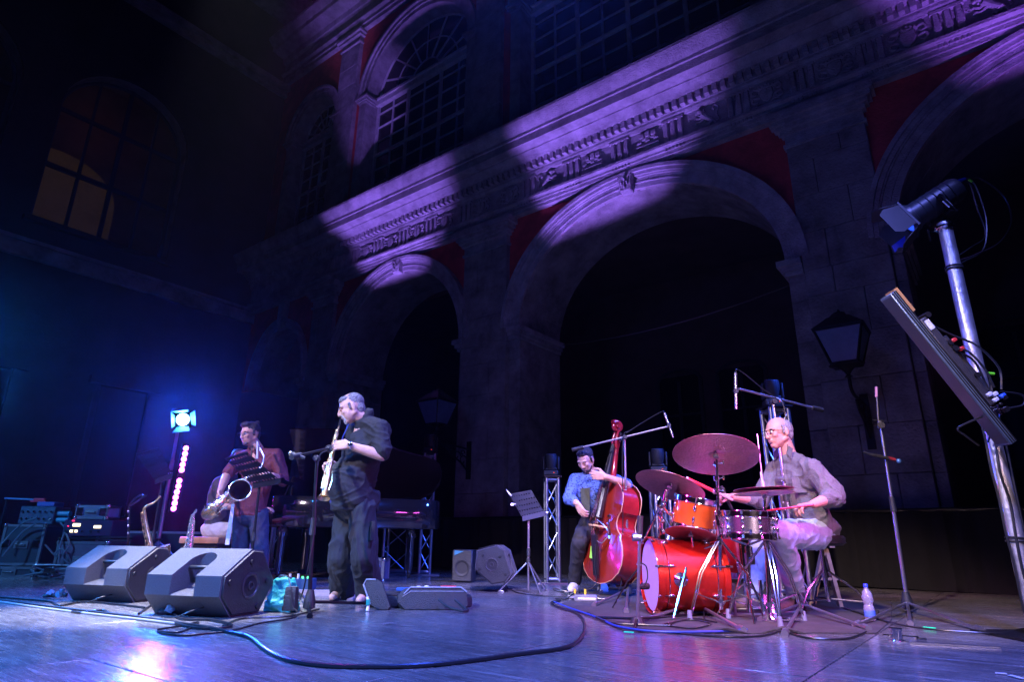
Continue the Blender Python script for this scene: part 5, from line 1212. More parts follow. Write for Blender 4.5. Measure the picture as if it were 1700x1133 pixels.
# ------------------------------------------------------------------ stands
def leg3(c, R_, h, r, m, parent, rot=0, foot=True, n=3):
    for k in range(n):
        a_ = rot + k * 2 * PI / n; p = c + V((R_ * math.cos(a_), R_ * math.sin(a_), r + .004))
        q = MB().cyl(c + V((0, 0, h)), p, r, n=8)
        if foot: q.cyl(p - (p - c).normalized() * .05, p + (p - c).normalized() * .01, r * 1.7, n=8)
        q.build('leg', m, parent, W=True)
def mic_body(a, b, m, parent, r=.011, tip=None, name='microphone'):
    a, b = V(a), V(b); q = MB().tube([a, a.lerp(b, .15), a.lerp(b, .7), b], [r * .6, r * .9, r, r], 10); o = q.build(name, m, parent, W=True)
    return o
def boom_stand(base, joint, tip, tail, label, legs, mic=None, micm=None, r=.012, group='boom microphone stands', micr=.012, m=None, clamp=True, hub=True):
    m = m or BLACKM; base = V(base); t = empty('microphone_stand', base, 0, label, 'microphone stand', group)
    mid = base.lerp(joint, .55)
    q = MB().cyl(base + V((0, 0, .03)), mid, r * 1.25, n=10).cyl(mid, joint, r * .95, n=10); q.build('pole', m, t, W=True)
    q = MB().cyl(mid - V((0, 0, .07)), mid + V((0, 0, .05)), r * 2.0, r * 1.6, n=10); q.build('height_clutch', BLACKP, t, W=True)
    if hub: q = MB().lathe([(.02, .0), (.042, .01), (.04, .06), (.022, .13)], base + V((0, 0, .02)), n=14); q.build('hub', BLACKP, t, W=True)
    for lp in legs:
        lp = V(lp); p0 = base + V((0, 0, .07)); q = MB().cyl(p0, lp + V((0, 0, .012)), r * .9, n=8); q.cyl((lp - p0) * -.06 + lp + V((0, 0, .014)), lp + V((0, 0, .014)), r * 1.7, n=8); q.build('leg', m, t, W=True)
    if tip is not None:
        q = MB().cyl(tail, tip, r * .8, n=8); q.build('boom', m, t, W=True)
        q = MB().cyl(V(tail) - (V(tip) - V(tail)).normalized() * .09, V(tail) + (V(tip) - V(tail)).normalized() * .03, r * 1.7, n=10); q.build('counterweight', BLACKP, t, W=True)
        q = MB().sph(joint, .026, 10).cyl(V(joint) - V((0, .045, 0)), V(joint) + V((0, .03, 0)), .02, n=10); q.build('swivel', BLACKP, t, W=True)
    if mic:
        mt = empty('microphone', V(mic[0]), 0, mic[2], 'microphone'); mic_body(mic[0], mic[1], micm or SILV, mt, micr, name='body')
        q = MB().cyl(V(mic[0]).lerp(V(mic[1]), .5) - V((0, .012, 0)), V(mic[0]).lerp(V(mic[1]), .5) + V((0, .012, 0)), micr * 1.6, n=10); q.build('clip', BLACKP, mt, W=True)
    return t
DSM = mat('dark_chrome', (.42, .41, .48), .3, .9)
# overhead stand in front of the drummer
b_ = F(1333, 1020); j_ = P(1283, 668, 4.75)
b_.z = 0; j_ = V((b_.x - .01, b_.y, P(1283, 668, b_.y).z)); j_.x = P(1283, 668, b_.y).x
boom_stand(b_, j_, P(1227, 646, b_.y - .15), P(1352, 678, b_.y + .18), 'tall boom stand with its foot spread in front of the drummer\'s shins', [F(1303, 1058), F(1443, 1049), F(1262, 1034)],
           (P(1222, 680, b_.y - .15), P(1221, 620, b_.y - .15), 'slim pencil microphone hanging upright above the big ride cymbal'), m=DSM)
q = MB().tube(spline([P(1221, 620, b_.y - .15), P(1224, 614, b_.y - .14), P(1240, 624, b_.y - .1), P(1265, 645, b_.y - .04), P(1284, 658, b_.y), P(1300, 672, b_.y - .03), P(1306, 720, b_.y - .03), P(1312, 830, b_.y - .03), P(1318, 960, b_.y - .03), P(1345, 1010, b_.y - .1)], 6), .0045, 5)
q.build('microphone_cable', CABLE, cat='cable', label='thin cable looping down the tall boom stand before the drummer')
# overhead stand between bassist and drums
b_ = F(1043, 992); b_.z = 0; y_ = b_.y - .1
boom_stand(b_, P(1037, 727, y_), P(1108, 709, y_ - .1), P(964, 744, y_ + .1), 'tall boom stand between the double bass and the drums', [F(986, 1009), F(1062, 985), F(1040, 1020)],
           (P(1118, 727, y_ - .1), P(1103, 686, y_ - .1), 'slim pencil microphone hanging left of the ride cymbal'), m=DSM)
q = MB().tube(spline([P(1103, 686, y_ - .1), P(1099, 684, y_ - .1), P(1075, 697, y_ - .05), P(1045, 716, y_), P(1036, 722, y_), P(1033, 760, y_ - .04), P(1034, 860, y_ - .03), P(1032, 960, y_ - .03), P(1026, 985, y_ - .2)], 6), .0045, 5)
q.build('microphone_cable', CABLE, cat='cable', label='thin cable dropping down the boom stand beside the double bass')
# unused stand at the right
b_ = F(1509, 1018); b_.z = 0
t = boom_stand(b_, P(1461, 700, b_.y), None, None, 'lone black microphone stand right of the drummer, its parked boom pointing up', [F(1420, 1043), F(1512, 1040), F(1632, 1052)], m=DSM)
q = MB().cyl(P(1459, 712, b_.y), P(1455, 650, b_.y), .007, n=8); q.build('boom', DSM, t, W=True)
q = MB().cyl(P(1455, 660, b_.y), P(1455, 643, b_.y), .011, n=10); q.build('boom_end', mat('pink_cap', (.55, .25, .40), .4), t, W=True)
q = MB().cyl(P(1463, 706, b_.y - .05), P(1463, 706, b_.y + .04), .028, n=14).cyl(P(1449, 698, b_.y), P(1468, 699, b_.y), .006, n=6); q.build('swivel', BLACKP, t, W=True)
mt = empty('microphone', P(1465, 760, b_.y), 0, 'black vocal microphone with blue tipped end clipped across the lone stand', 'microphone')
q = MB().tube([P(1433, 751, b_.y - .03), P(1445, 755, b_.y - .03), P(1475, 762, b_.y - .03)], [.010, .012, .016], 10); q.build('body', BLACKP, mt, W=True)
q = MB().cyl(P(1474, 761, b_.y - .03), P(1486, 764, b_.y - .03), .014, n=10); q.build('red_band', mat('dark_red_band', (.25, .02, .04), .5), mt, W=True)
q = MB().sph(P(1492, 766, b_.y - .03), .020, 10); q.build('grille', mat('blue_grille', (.10, .25, .6), .4, .5), mt, W=True)
# low stand at the bass drum
b_ = F(1058, 1040); b_.z = 0
t = empty('microphone_stand', b_, 0, 'short black microphone stand upright before the bass drum head', 'microphone stand', 'boom microphone stands')
q = MB().cyl(b_, P(1062, 893, b_.y), .010, n=8); q.build('pole', DSM, t, W=True)
q = MB().cyl(P(1050, 893, b_.y), P(1064, 893, b_.y), .024, n=12); q.build('clamp', DSM, t, W=True)
q = MB().lathe([(.02, 0), (.05, .01), (.03, .05)], b_, n=12); q.build('hub', BLACKP, t, W=True)
for lp in (F(990, 1029), F(1170, 1023), F(1052, 1050)): MB().cyl(b_ + V((0, 0, .04)), lp + V((0, 0, .012)), .009, n=6).build('leg', BLACKM, t, W=True)
mt = empty('microphone', P(1063, 875, b_.y), 0, 'dark tube microphone standing above the left edge of the bass drum', 'microphone'); q = MB().tube([P(1062, 892, b_.y), P(1063, 857, b_.y)], .019, 12); q.build('body', BLACKP, mt, W=True)
mt = empty('microphone', P(1069, 975, b_.y), 0, 'stubby microphone aimed at the lower half of the bass drum head', 'microphone'); q = MB().tube([P(1060, 975, b_.y), P(1067, 975, b_.y + .05), P(1074, 974, b_.y + .12)], [.012, .018, .022], 10); q.build('body', BLACKP, mt, W=True)
q = MB().tube(spline([P(1064, 935, b_.y), P(1073, 942, b_.y + .03), P(1075, 960, b_.y + .03), P(1070, 974, b_.y + .03)], 5), .004, 5); q.build('cable', CABLE, mt, W=True)
# tom stand
b_ = F(1156, 1020); b_.z = 0; jt = P(1151, 862, b_.y)
boom_stand(b_, jt, P(1196, 838, b_.y + .05), P(1130, 871, b_.y - .02), 'low boom stand with splayed legs in front of the bass drum shell', [F(1060, 1036), F(1235, 1052), F(1132, 1026)],
           (P(1217, 850, b_.y + .12), P(1197, 808, b_.y + .1), 'black vocal microphone leaning over the snare drum by the cymbal stand'), micm=BLACKP, micr=.014, m=DSM)
q = MB().tube(spline([P(1146, 870, b_.y - .03), P(1143, 900, b_.y - .03), P(1145, 950, b_.y - .03), P(1165, 1000, b_.y - .04), F(1170, 1035) + V((0, 0, .01))], 6), .004, 5); q.build('microphone_cable', CABLE, cat='cable', label='thin cable hanging down the low boom stand before the bass drum')
# soprano sax stand
b_ = F(512, 1018); b_.z = 0; jt = P(526, 762, b_.y + .02)
boom_stand(b_, jt, P(549, 744, b_.y + .28), P(495, 757, b_.y - .2), 'black boom stand in front of the soprano saxophone player', [F(514, 1028), F(640, 1006), F(492, 985)],
           (P(549, 744, b_.y + .26), P(543, 747, b_.y + .22), 'black microphone at the top of the boom aimed at the soprano saxophone'), micm=BLACKP, micr=.018)
q = MB().tube(spline([P(543, 748, b_.y + .2), P(530, 760, b_.y), P(524, 820, b_.y - .03), P(522, 880, b_.y - .03), P(505, 975, b_.y - .05), F(492, 1010) + V((0, 0, .01))], 6), .005, 5); q.build('microphone_cable', CABLE, cat='cable', label='cable hanging from the microphone boom before the soprano player')
mt = empty('microphone', P(485, 754, b_.y - .2), 0, 'microphone on the back end of the boom beside the soprano player', 'microphone'); q = MB().tube([P(480, 753, b_.y - .21), P(497, 758, b_.y - .2), P(506, 761, b_.y - .2)], [.016, .014, .011], 10); q.build('body', BLACKP, mt, W=True)
q = MB().sph(P(482, 753.5, b_.y - .21), .016, 10); q.build('grille', BRASS, mt, W=True)

# ------------------------------------------------------------------ music stands
def music_stand(base, top, quadpx, Y, label, tri=.28, rot=0, sheets=None, m=BLACKM, rows=5, dY=(0, 0, 0, 0)):
    base = V(base); base.z = 0; t = empty('music_stand', base, 0, label, 'music stand', 'folding music stands')
    q = MB().cyl(base + V((0, 0, .02)), top, .012, n=10); q.build('pole', m, t, W=True)
    md = base.lerp(V(top), .5); MB().cyl(md - V((0, 0, .05)), md + V((0, 0, .03)), .019, n=10).build('collar', BLACKP, t, W=True); MB().cyl(V(top) - V((0, 0, .04)), top, .022, n=10).build('collar', BLACKP, t, W=True)
    leg3(base, tri, tri * 1.0, .008, m, t, rot); q = MB().cyl(base + V((0, 0, tri * .95)), base + V((0, 0, tri * 1.1)), .022, n=10); q.build('leg_collar', BLACKP, t, W=True)
    c = [P(x, y, Y + d) for (x, y), d in zip(quadpx, dY)]      # tl, tr, br, bl
    def bil(u, v): return c[0].lerp(c[1], u).lerp(c[3].lerp(c[2], u), v)
    nrm = (c[1] - c[0]).cross(c[3] - c[0]).normalized()
    q = MB(); us = [0] ; cols = 9
    for k in range(cols): us += [(k + .30) / cols, (k + .70) / cols]
    us += [1]; vs = [0]
    for k in range(rows): vs += [(k + .36) / rows, (k + .64) / rows]
    vs += [1]
    grid = [[q.bm.verts.new(bil(u, v)) for u in us] for v in vs]
    for i in range(len(vs) - 1):
        for j in range(len(us) - 1):
            if i % 2 == 1 and j % 2 == 1: continue
            q.bm.faces.new((grid[i][j], grid[i][j + 1], grid[i + 1][j + 1], grid[i + 1][j]))
    g_ = bmesh.ops.solidify(q.bm, geom=q.bm.faces[:], thickness=.003)
    q.build('desk', m, t, W=True)
    MB().bar(bil(0, 1), bil(1, 1), .012, .05).build('ledge', m, t, W=True); MB().bar(bil(0, 0), bil(1, 0), .008, .008).build('top_edge', m, t, W=True)
    if sheets:
        for (px, Ys) in sheets:
            k_ = MB(); k_.quad(*[P(x, y, Ys) for x, y in px]); bmesh.ops.solidify(k_.bm, geom=k_.bm.faces[:], thickness=.004); o = k_.build('sheet_music', mat('paper', (.75, .74, .70), .7), t, W=True)
    return t
Yb = 6.0
music_stand(V((P(425, 905, Yb).x - .02, Yb, 0)), P(432, 795, Yb), [(373, 762), (410, 751), (466, 799), (421, 807)], Yb, 'black perforated music stand straight in front of the tenor saxophonist', rot=.5,
            sheets=[([(462, 795), (470, 793), (474, 797), (463, 801)], Yb), ([(463, 801), (470, 797), (490, 803), (484, 808)], Yb - .02)], dY=(.12, -.1, -.2, .02))
music_stand(V((P(248, 935, 6.2).x, 6.2, 0)), P(270, 795, 6.2), [(226, 754), (264, 743), (287, 790), (258, 800)], 6.2, 'black perforated music stand near the blue spotlight, far left', rot=.2, dY=(.12, -.1, -.2, .02))
b_ = F(877, 985)
music_stand(b_, P(878, 850, b_.y), [(846, 822), (882, 815), (905, 853), (868, 862)], b_.y, 'chrome legged music stand holding curled pages, beside the bassist', tri=.30, rot=.9, m=DSM,
            sheets=[([(840, 813), (843, 813), (850, 823), (847, 825)], b_.y - .05), ([(848, 836), (857, 836), (857, 840), (848, 840)], b_.y - .06), ([(900, 852), (910, 850), (908, 857), (899, 858)], b_.y - .05), ([(879, 816), (883, 816), (886, 824), (884, 828)], b_.y - .05)], dY=(.1, -.08, -.18, .02))
# ------------------------------------------------------------------ drum kit
REDW = mat('red_sparkle_shell', (.50, .016, .008), .33, .55, .25, 5, .10, 400, coat=.6)
ORW = mat('amber_sparkle_shell', (.70, .13, .02), .33, .5, .25, 4, .10, 400, coat=.6)
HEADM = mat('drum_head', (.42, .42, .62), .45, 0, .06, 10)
def drum(name, label, c, ax, r, L_, shell, headm, cat='drum', lugs=6, hoop=CHROME, hoopw=.014, two=True):
    c, ax = V(c), V(ax).normalized(); t = empty(name, c, 0, label, cat); x, y, z, _ = frame((0, 0, 0), ax)
    a, b = c - ax * L_ / 2, c + ax * L_ / 2
    q = MB().cyl(a, b, r, n=48, caps=False); q.build('shell', shell, t, W=True)
    for e, sg in ((a, -1), (b, 1)):
        q = MB().lathe([(r * .985, sg * .003), (.001, sg * .005)] if sg > 0 else [(.001, -.005), (r * .985, -.003)], e, ax, 40, caps=False); q.build('drum_head', headm, t, W=True)
        q = MB().lathe([(r + .002, -.022), (r + hoopw, -.022), (r + hoopw, .016), (r + .002, .016)], e, ax, 48, caps=False)
        q.torus(e + ax * .016, ax, r + hoopw * .6, .005, 48, 6).torus(e - ax * .022, ax, r + hoopw * .6, .005, 48, 6); q.build('hoop', hoop, t, W=True)
    for k in range(lugs):
        a_ = 2 * PI * (k + .35) / lugs; rd = x * math.cos(a_) + y * math.sin(a_)
        for e, sg in ((a, 1), (b, -1)):
            o_ = e + ax * sg * min(.075, L_ * .3) + rd * (r + .008); q = MB().sph(o_, (.011, .011, .026), 10, x, y, ax); q.cyl(o_, e - ax * sg * .005 + rd * (r + .014), .003, n=6)
            q.bar(e + ax * sg * .004 + rd * (r + .012), e - ax * sg * .018 + rd * (r + .02), .014, .012); q.build('lug', CHROME, t, W=True)
    return t
bdc = P(1138, 957, 4.87); bdc.z = .285; axb = V((-.995, -.06, .0)).normalized()
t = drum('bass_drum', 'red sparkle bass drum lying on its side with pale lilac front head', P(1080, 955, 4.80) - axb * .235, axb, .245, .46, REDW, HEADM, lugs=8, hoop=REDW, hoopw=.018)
bc = P(1080, 955, 4.80) - axb * .235; x, y, z, _ = frame((0, 0, 0), axb)
for e in (.235 * .72, -.235 * .72):
    q = MB().torus(bc + axb * e, axb, .247, .004, 48, 5); q.build('chrome_band', CHROME, t, W=True)
for k, a_ in enumerate((0.25, 1.1, 2.1, 2.9, 4.0, 5.2)):
    rd = x * math.cos(a_) + y * math.sin(a_)
    for e in (.235, -.235):
        p = bc + axb * e + rd * .27; q = MB().cyl(p, p - axb * math.copysign(.12, e) - rd * .004, .0045, n=6).bar(p - rd * .02, p + rd * .012 + axb * 0, .03, .014).cyl(p + axb * math.copysign(.0, e), p + axb * math.copysign(.035, e), .008, n=6); q.build('claw', CHROME, t, W=True)
for sy, px in ((-1, 0), (1, 0)):
    p0 = bc + axb * .08 + V((0, sy * .245, -.03)); p1 = V((p0.x + .03 + axb.x * .12, p0.y + sy * .10, .012)); p0b = p0 + V((.04, sy * .02, .09))
    q = MB().cyl(p0b, p1, .009, n=8).sph(p1 + V((0, 0, .005)), .014, 8); q.build('spur', CHROME, t, W=True)
    q = MB().lathe([(.045, 0), (.048, .006), (.03, .02), (.018, .03)], p0 - V((0, sy * .0, -.01)), V((0, sy, 0)), 16); q.build('spur_bracket', CHROME, t, W=True)
tl = P(1112, 881, 4.80); q = MB().bar(P(1112, 884, 4.80), P(1160, 884, 4.82), .09, .012); q.build('tom_mount_rail', CHROME, t, W=True)
q = MB().cyl(P(1127, 884, 4.85), P(1127, 848, 4.87), .011, n=10).cyl(P(1100, 884, 4.85), P(1096, 843, 4.88), .012, n=10).cyl(P(1096, 846, 4.88), P(1118, 858, 4.9), .010, n=8); q.build('tom_arm', CHROME, t, W=True)
for px, py in ((1096, 846), (1099, 884), (1108, 850), (1098, 865), (1127, 868)):
    q = MB().cyl(P(px, py, 4.86) - V((.02, 0, 0)), P(px, py, 4.86) + V((.02, 0, 0)), .018, n=10).bar(P(px, py, 4.84) - V((0, 0, .018)), P(px - 5, py - 3, 4.82) + V((0, 0, .018)), .008, .012); q.build('memory_clamp', CHROME, t, W=True)
axt = V((.16, -.10, 1)).normalized()
drum('rack_tom', 'small orange red sparkle tom drum tilted above the bass drum', P(1153, 853, 4.86), V((.18, -.14, 1)), .158, .205, ORW, mat('white_head', (.7, .68, .72), .5), lugs=6, hoopw=.010)
drum('floor_tom', 'larger red sparkle floor tom standing behind the bass drum and snare', P(1185, 915, 5.35) , V((0, 0, 1)), .20, .36, REDW, MATS['white_head'], lugs=6)
o = bpy.data.objects['floor_tom']
for k in range(3):
    a_ = k * 2 * PI / 3 - .4; c = P(1185, 915, 5.35); p = c + V((.215 * math.cos(a_), .215 * math.sin(a_), 0)); MB().cyl(p + V((0, 0, .1)), V((p.x, p.y, .01)), .007, n=8).build('leg', CHROME, o, W=True)
drum('snare_drum', 'shallow chrome snare drum between the cymbal stands', P(1243, 872, 4.52), V((.02, -.02, 1)), .175, .145, mat('chrome_shell', (.8, .77, .83), .24, 1, .05, 3), MATS['white_head'], lugs=10, hoopw=.008)
def hw_stand(c, h, top, m, parent, Rl=.30, rot=0, hubz=.45, double=True, braceR=.012):
    c = V(c); c.z = 0; q = MB().cyl(c + V((0, 0, .06)), c.lerp(V(top), .62 if top else 1) + V((0, 0, .0)), .0155, n=12).cyl(c.lerp(V(top), .6), top, .0105, n=12); q.build('tube', m, parent, W=True)
    hz = c + (V(top) - c) * (hubz / max(.1, (V(top) - c).z)); low = c + V((0, 0, .11))
    for p_, h_, r_ in ((hz, .02, .024), (low, .012, .022), (c.lerp(V(top), .6), .03, .022)): MB().cyl(p_ - V((0, 0, h_)), p_ + V((0, 0, h_)), r_, n=12).build('collar', m, parent, W=True)
    for k in range(3):
        a_ = rot + k * 2 * PI / 3; d = V((math.cos(a_), math.sin(a_), 0)); sd = V((-d.y, d.x, 0)); ft = c + d * Rl + V((0, 0, .015))
        kn = hz.lerp(ft, .42) + d * .06
        for s_ in ((-1, 1) if double else (0,)):
            o_ = sd * s_ * .012
            MB().tube([hz + d * .02 + o_, kn + o_, ft + o_ * .4], .0065, 7).build('leg', m, parent, W=True)
        MB().cyl(low + d * .02, kn.lerp(ft, .45), .0055, n=6).build('brace', m, parent, W=True)
        MB().cyl(ft - V((0, 0, .012)), ft + V((0, 0, .05)), .019, .013, n=10).build('rubber_foot', mat('clear_rubber', (.16, .17, .24), .4), parent, W=True)
def cymbal(c, n, r, m, parent, cup=.022, seg=56):
    n = V(n).normalized(); prof = [(.006, cup + .012)] + [(r * f_, h) for f_, h in ((.10, cup + .010), (.17, cup), (.20, cup - .006), (.24, cup - .008))] + [(r * (.26 + .74 * i / 26), (cup - .008) * (1 - i / 26) ** 1.3 + (.0009 if i % 2 else 0)) for i in range(27)]
    k = MB().lathe(prof + [(r, -.0015)] + [(r * (.26 + .74 * i / 26), (cup - .008) * (1 - i / 26) ** 1.3 - .003 + (.0009 if i % 2 else 0)) for i in range(25, -1, -1)] + [(r * .2, cup - .010), (.006, cup + .008)], V(c) - n * cup, n, seg, caps=False); return k.build('cymbal_plate', m, parent, W=True, angle=60)
def cymbal_mat(name, col, rough=.32):
    m = mat(name, col, rough, .9); t = m.node_tree; b = t.nodes['Principled BSDF']; tc = t.nodes.new('ShaderNodeTexCoord'); n = t.nodes.new('ShaderNodeTexNoise'); n.inputs['Scale'].default_value = 55; n.inputs['Detail'].default_value = 3
    w_ = t.nodes.new('ShaderNodeTexVoronoi'); w_.inputs['Scale'].default_value = 60; t.links.new(tc.outputs['Object'], w_.inputs['Vector']); t.links.new(tc.outputs['Object'], n.inputs['Vector'])
    bu = t.nodes.new('ShaderNodeBump'); bu.inputs['Strength'].default_value = .5; bu.inputs['Distance'].default_value = .003; t.links.new(w_.outputs['Distance'], bu.inputs['Height']); t.links.new(bu.outputs[0], b.inputs['Normal'])
    mx = t.nodes.new('ShaderNodeMix'); mx.data_type = 'RGBA'; mx.inputs[6].default_value = (*[c * .55 for c in col], 1); mx.inputs[7].default_value = (*[min(1, c * 1.5) for c in col], 1); t.links.new(n.outputs[0], mx.inputs[0]); t.links.new(mx.outputs[2], b.inputs['Base Color'])
    r = t.nodes.new('ShaderNodeMapRange'); r.inputs[3].default_value = rough - .08; r.inputs[4].default_value = rough + .2; t.links.new(n.outputs[0], r.inputs[0]); t.links.new(r.outputs[0], b.inputs['Roughness']); return m
CYM = cymbal_mat('hammered_bronze', (.40, .22, .25), .36)
def cym_on_stand(label, c, n, r, base, top, rot, Rl=.3, hubz=.45, group='cymbals', extra=None):
    t = empty('cymbal', V(c), 0, label, 'cymbal', group); cymbal(c, n, r, CYM, t); n = V(n).normalized()
    q = MB().cyl(V(c) - n * .03, V(c) + n * .045, .004, n=8).cyl(V(c) + n * .008, V(c) + n * .02, .014, n=10).cyl(V(c) - n * .04, V(c) - n * .022, .018, n=10); q.build('felt', mat('felt', (.2, .2, .22), .9), t, W=True)
    return t
rb = F(1192, 1022); rb.z = 0; rc = P(1188, 752, 4.55)
cym_on_stand('largest cymbal, purple lit and tilted to show its underside, high left of the drummer', rc, V((.23, .62, 1)) if False else V((.14, .34, .93)), .305, None, None, 0)
t = empty('cymbal_stand', rb, 0, 'chrome stand carrying the largest cymbal, double braced legs beside the bass drum', 'cymbal stand', 'cymbal stands')
rb = V((P(1196, 1000, 4.62).x, 4.62, 0)); hw_stand(rb, 0, rc - V((.0, .01, .05)), CHROME, t, .29, -.55, .50)
q = MB()
for py in (770, 795, 815, 860): p = P(1188 + (py - 752) * .03, py, 4.56); q.cyl(p - V((0, 0, .016)), p + V((0, 0, .016)), .019, n=12).cyl(p, p + V((.045, -.01, .004)), .006, n=6).box(p + V((.05, -.01, .004)), (.01, .008, .03))
q.build('wing_clamp', CHROME, t, W=True)
cc = P(1113, 804, 4.85)
cym_on_stand('dark crash cymbal tilted down to the right above the small tom', cc, V((.34, .22, .9)), .262, None, None, 0)
t = empty('cymbal_stand', V((1.0, 5.05, 0)), 0, 'slanting boom stand holding the dark crash cymbal', 'cymbal stand', 'cymbal stands')
q = MB().cyl(cc + V((.03, 0, .04)), P(1104, 830, 4.88), .008, n=10).cyl(P(1104, 822, 4.88), P(1066, 905, 5.0), .009, n=10).cyl(P(1100, 835, 4.88), P(1085, 975, 5.15), .012, n=10); q.build('tube', CHROME, t, W=True)
q = MB().cyl(P(1106, 815, 4.88), P(1103, 833, 4.88), .022, n=10).sph(P(1102, 838, 4.88), .02, 8); q.build('tilter', CHROME, t, W=True)
q = MB().sph(P(1118, 790, 4.85), .018, 8).cyl(P(1118, 797, 4.85), P(1118, 786, 4.85), .012, n=8); q.build('wing_nut', CHROME, t, W=True)
bb_ = V((P(1085, 975, 5.15).x, 5.15, 0)); 
for k in range(3): a_ = k * 2 * PI / 3 + 1.0; MB().tube([bb_ + V((0, 0, .42)), bb_ + V((.2 * math.cos(a_), .2 * math.sin(a_), .2)), bb_ + V((.32 * math.cos(a_), .32 * math.sin(a_), .012))], .007, 6).build('leg', CHROME, t, W=True)
c3 = P(1147, 883, 4.66); cym_on_stand('small pink lit cymbal mounted low beneath the orange tom', c3, V((.20, .22, .95)), .18, None, None, 0)
q = MB().cyl(c3, c3 + V((.02, .03, -.14)), .007, n=8).cyl(c3 + V((.02, .03, -.14)), P(1190, 905, 4.64), .007, n=8); q.build('mount_arm', CHROME, bpy.data.objects['cymbal.002'] if 'cymbal.002' in bpy.data.objects else None, W=True)
# hi-hat
hc_ = P(1268, 816, 4.42); hb = V((P(1277, 1010, 4.42).x, 4.42, 0))
t = empty('hi_hat', hb, 0, 'pair of hi-hat cymbals closed on a chrome stand in front of the drummer', 'cymbal stand', 'cymbal stands')
cymbal(hc_ + V((0, 0, .006)), V((-.03, .03, 1)), .20, CYM, t); cymbal(hc_ - V((0, 0, .012)), V((.03, -.03, -1)), .20, CYM, t)
hw_stand(hb, 0, hc_ - V((0, 0, .03)), CHROME, t, .28, .35, .50)
q = MB().cyl(hc_, P(1257, 721, 4.44), .0035, n=8).cyl(hc_ + V((0, 0, .02)), hc_ + V((-.003, 0, .07)), .013, n=10).cyl(hc_ + V((-.003, 0, .07)), hc_ + V((-.005, 0, .13)), .008, n=10).cyl(hc_ - V((0, 0, .05)), hc_ - V((0, 0, .02)), .016, n=10); q.build('pull_rod', mat('white_rod', (.8, .78, .8), .25, .6), t, W=True)
q = MB().bar(hb + V((.04, .0, .02)), hb + V((.02, .10, .16)), .07, .012).bar(hb + V((-.05, 0, .01)), hb + V((.20, .0, .03)), .06, .012).slab(hb.x - .05, hb.x - .035, hb.y - .012, hb.y + .012, .02, .26).slab(hb.x + .035, hb.x + .05, hb.y - .012, hb.y + .012, .02, .26); q.build('foot_pedal', CHROME, t, W=True)
# snare stand
t = empty('snare_stand', V((P(1240, 985, 4.52).x, 4.52, 0)), 0, 'chrome basket stand under the snare drum', 'drum stand')
sb = V((P(1240, 985, 4.52).x, 4.52, 0)); st_ = P(1242, 903, 4.52)
q = MB().cyl(sb + V((0, 0, .05)), st_, .015, n=12).cyl(st_ - V((0, 0, .1)), st_ - V((0, 0, .02)), .026, n=10).box(st_ - V((-.0, 0, .10)), (.055, .04, .075)); q.build('tube', CHROME, t, W=True)
for k in range(3):
    a_ = k * 2 * PI / 3 + .3; d = V((math.cos(a_), math.sin(a_), 0)); MB().tube([st_ - V((0, 0, .01)), st_ + d * .10 + V((0, 0, .02)), st_ + d * .185 + V((0, 0, .065)), st_ + d * .19 + V((0, 0, .09))], .008, 7).build('basket_arm', CHROME, t, W=True)
    MB().tube([sb + V((0, 0, .24)), sb + d * .15 + V((0, 0, .12)), sb + d * .24 + V((0, 0, .012))], .007, 7).build('leg', CHROME, t, W=True)
# bass drum pedal
pb = V((P(1222, 985, 4.8).x, 4.82, 0)); t = empty('bass_drum_pedal', pb, 0, 'chrome bass drum pedal on the mat behind the bass drum', 'drum pedal')
q = MB().bar(pb + V((-.02, 0, .10)), pb + V((.24, .02, .03)), .075, .01); q.build('footboard', CHROME, t, W=True)
q = MB().cyl(pb + V((-.03, -.06, .02)), pb + V((-.03, -.06, .22)), .008, n=8).cyl(pb + V((-.03, .06, .02)), pb + V((-.03, .06, .22)), .008, n=8).cyl(pb + V((-.03, -.08, .21)), pb + V((-.03, .08, .21)), .01, n=8).box(pb + V((.05, 0, .008)), (.30, .12, .012)); q.build('frame', DSM, t, W=True)
q = MB().cyl(pb + V((-.03, 0, .21)), pb + V((-.05, 0, .36)), .004, n=6).cyl(pb + V((-.075, 0, .37)), pb + V((-.03, 0, .36)), .025, n=12); q.build('beater', MATS['felt'], t, W=True)
# throne
sc_ = P(1362, 899, 5.08); sb = V((sc_.x, sc_.y, 0)); t = empty('drum_throne', sb, 0, 'round black drum stool with chrome tripod under the drummer', 'stool')
hs = P(1362, 895, 5.08).z
q = MB().lathe([(.10, hs - .055), (.155, hs - .05), (.175, hs - .03), (.178, hs + .005), (.165, hs + .022), (.10, hs + .028), (.001, hs + .03)], sb, n=32); q.build('seat', mat('black_vinyl', (.02, .018, .02), .4, 0, .2, 20, .2, 120), t, W=True)
q = MB().torus(sb + V((0, 0, hs - .03)), (0, 0, 1), .177, .004, 32, 5); q.build('piping', BLACKP, t, W=True)
q = MB().cyl(sb + V((0, 0, .08)), sb + V((0, 0, hs - .055)), .017, n=12).cyl(sb + V((0, 0, .25)), sb + V((0, 0, .31)), .028, n=12).cyl(sb + V((0, 0, hs - .07)), sb + V((0, 0, hs - .05)), .06, n=14); q.build('post', CHROME, t, W=True)
for k in range(3):
    a_ = k * 2 * PI / 3 - .6; d = V((math.cos(a_), math.sin(a_), 0)); ft = sb + d * .31 + V((0, 0, .015))
    MB().tube([sb + V((0, 0, .30)) + d * .02, sb + d * .2 + V((0, 0, .17)), ft], .009, 7).build('leg', CHROME, t, W=True); MB().cyl(sb + V((0, 0, .10)) + d * .02, sb + d * .24 + V((0, 0, .09)), .008, n=6).build('brace', CHROME, t, W=True); MB().cyl(ft - V((0, 0, .012)), ft + V((0, 0, .025)), .017, n=8).build('rubber_foot', RUBBER, t, W=True)
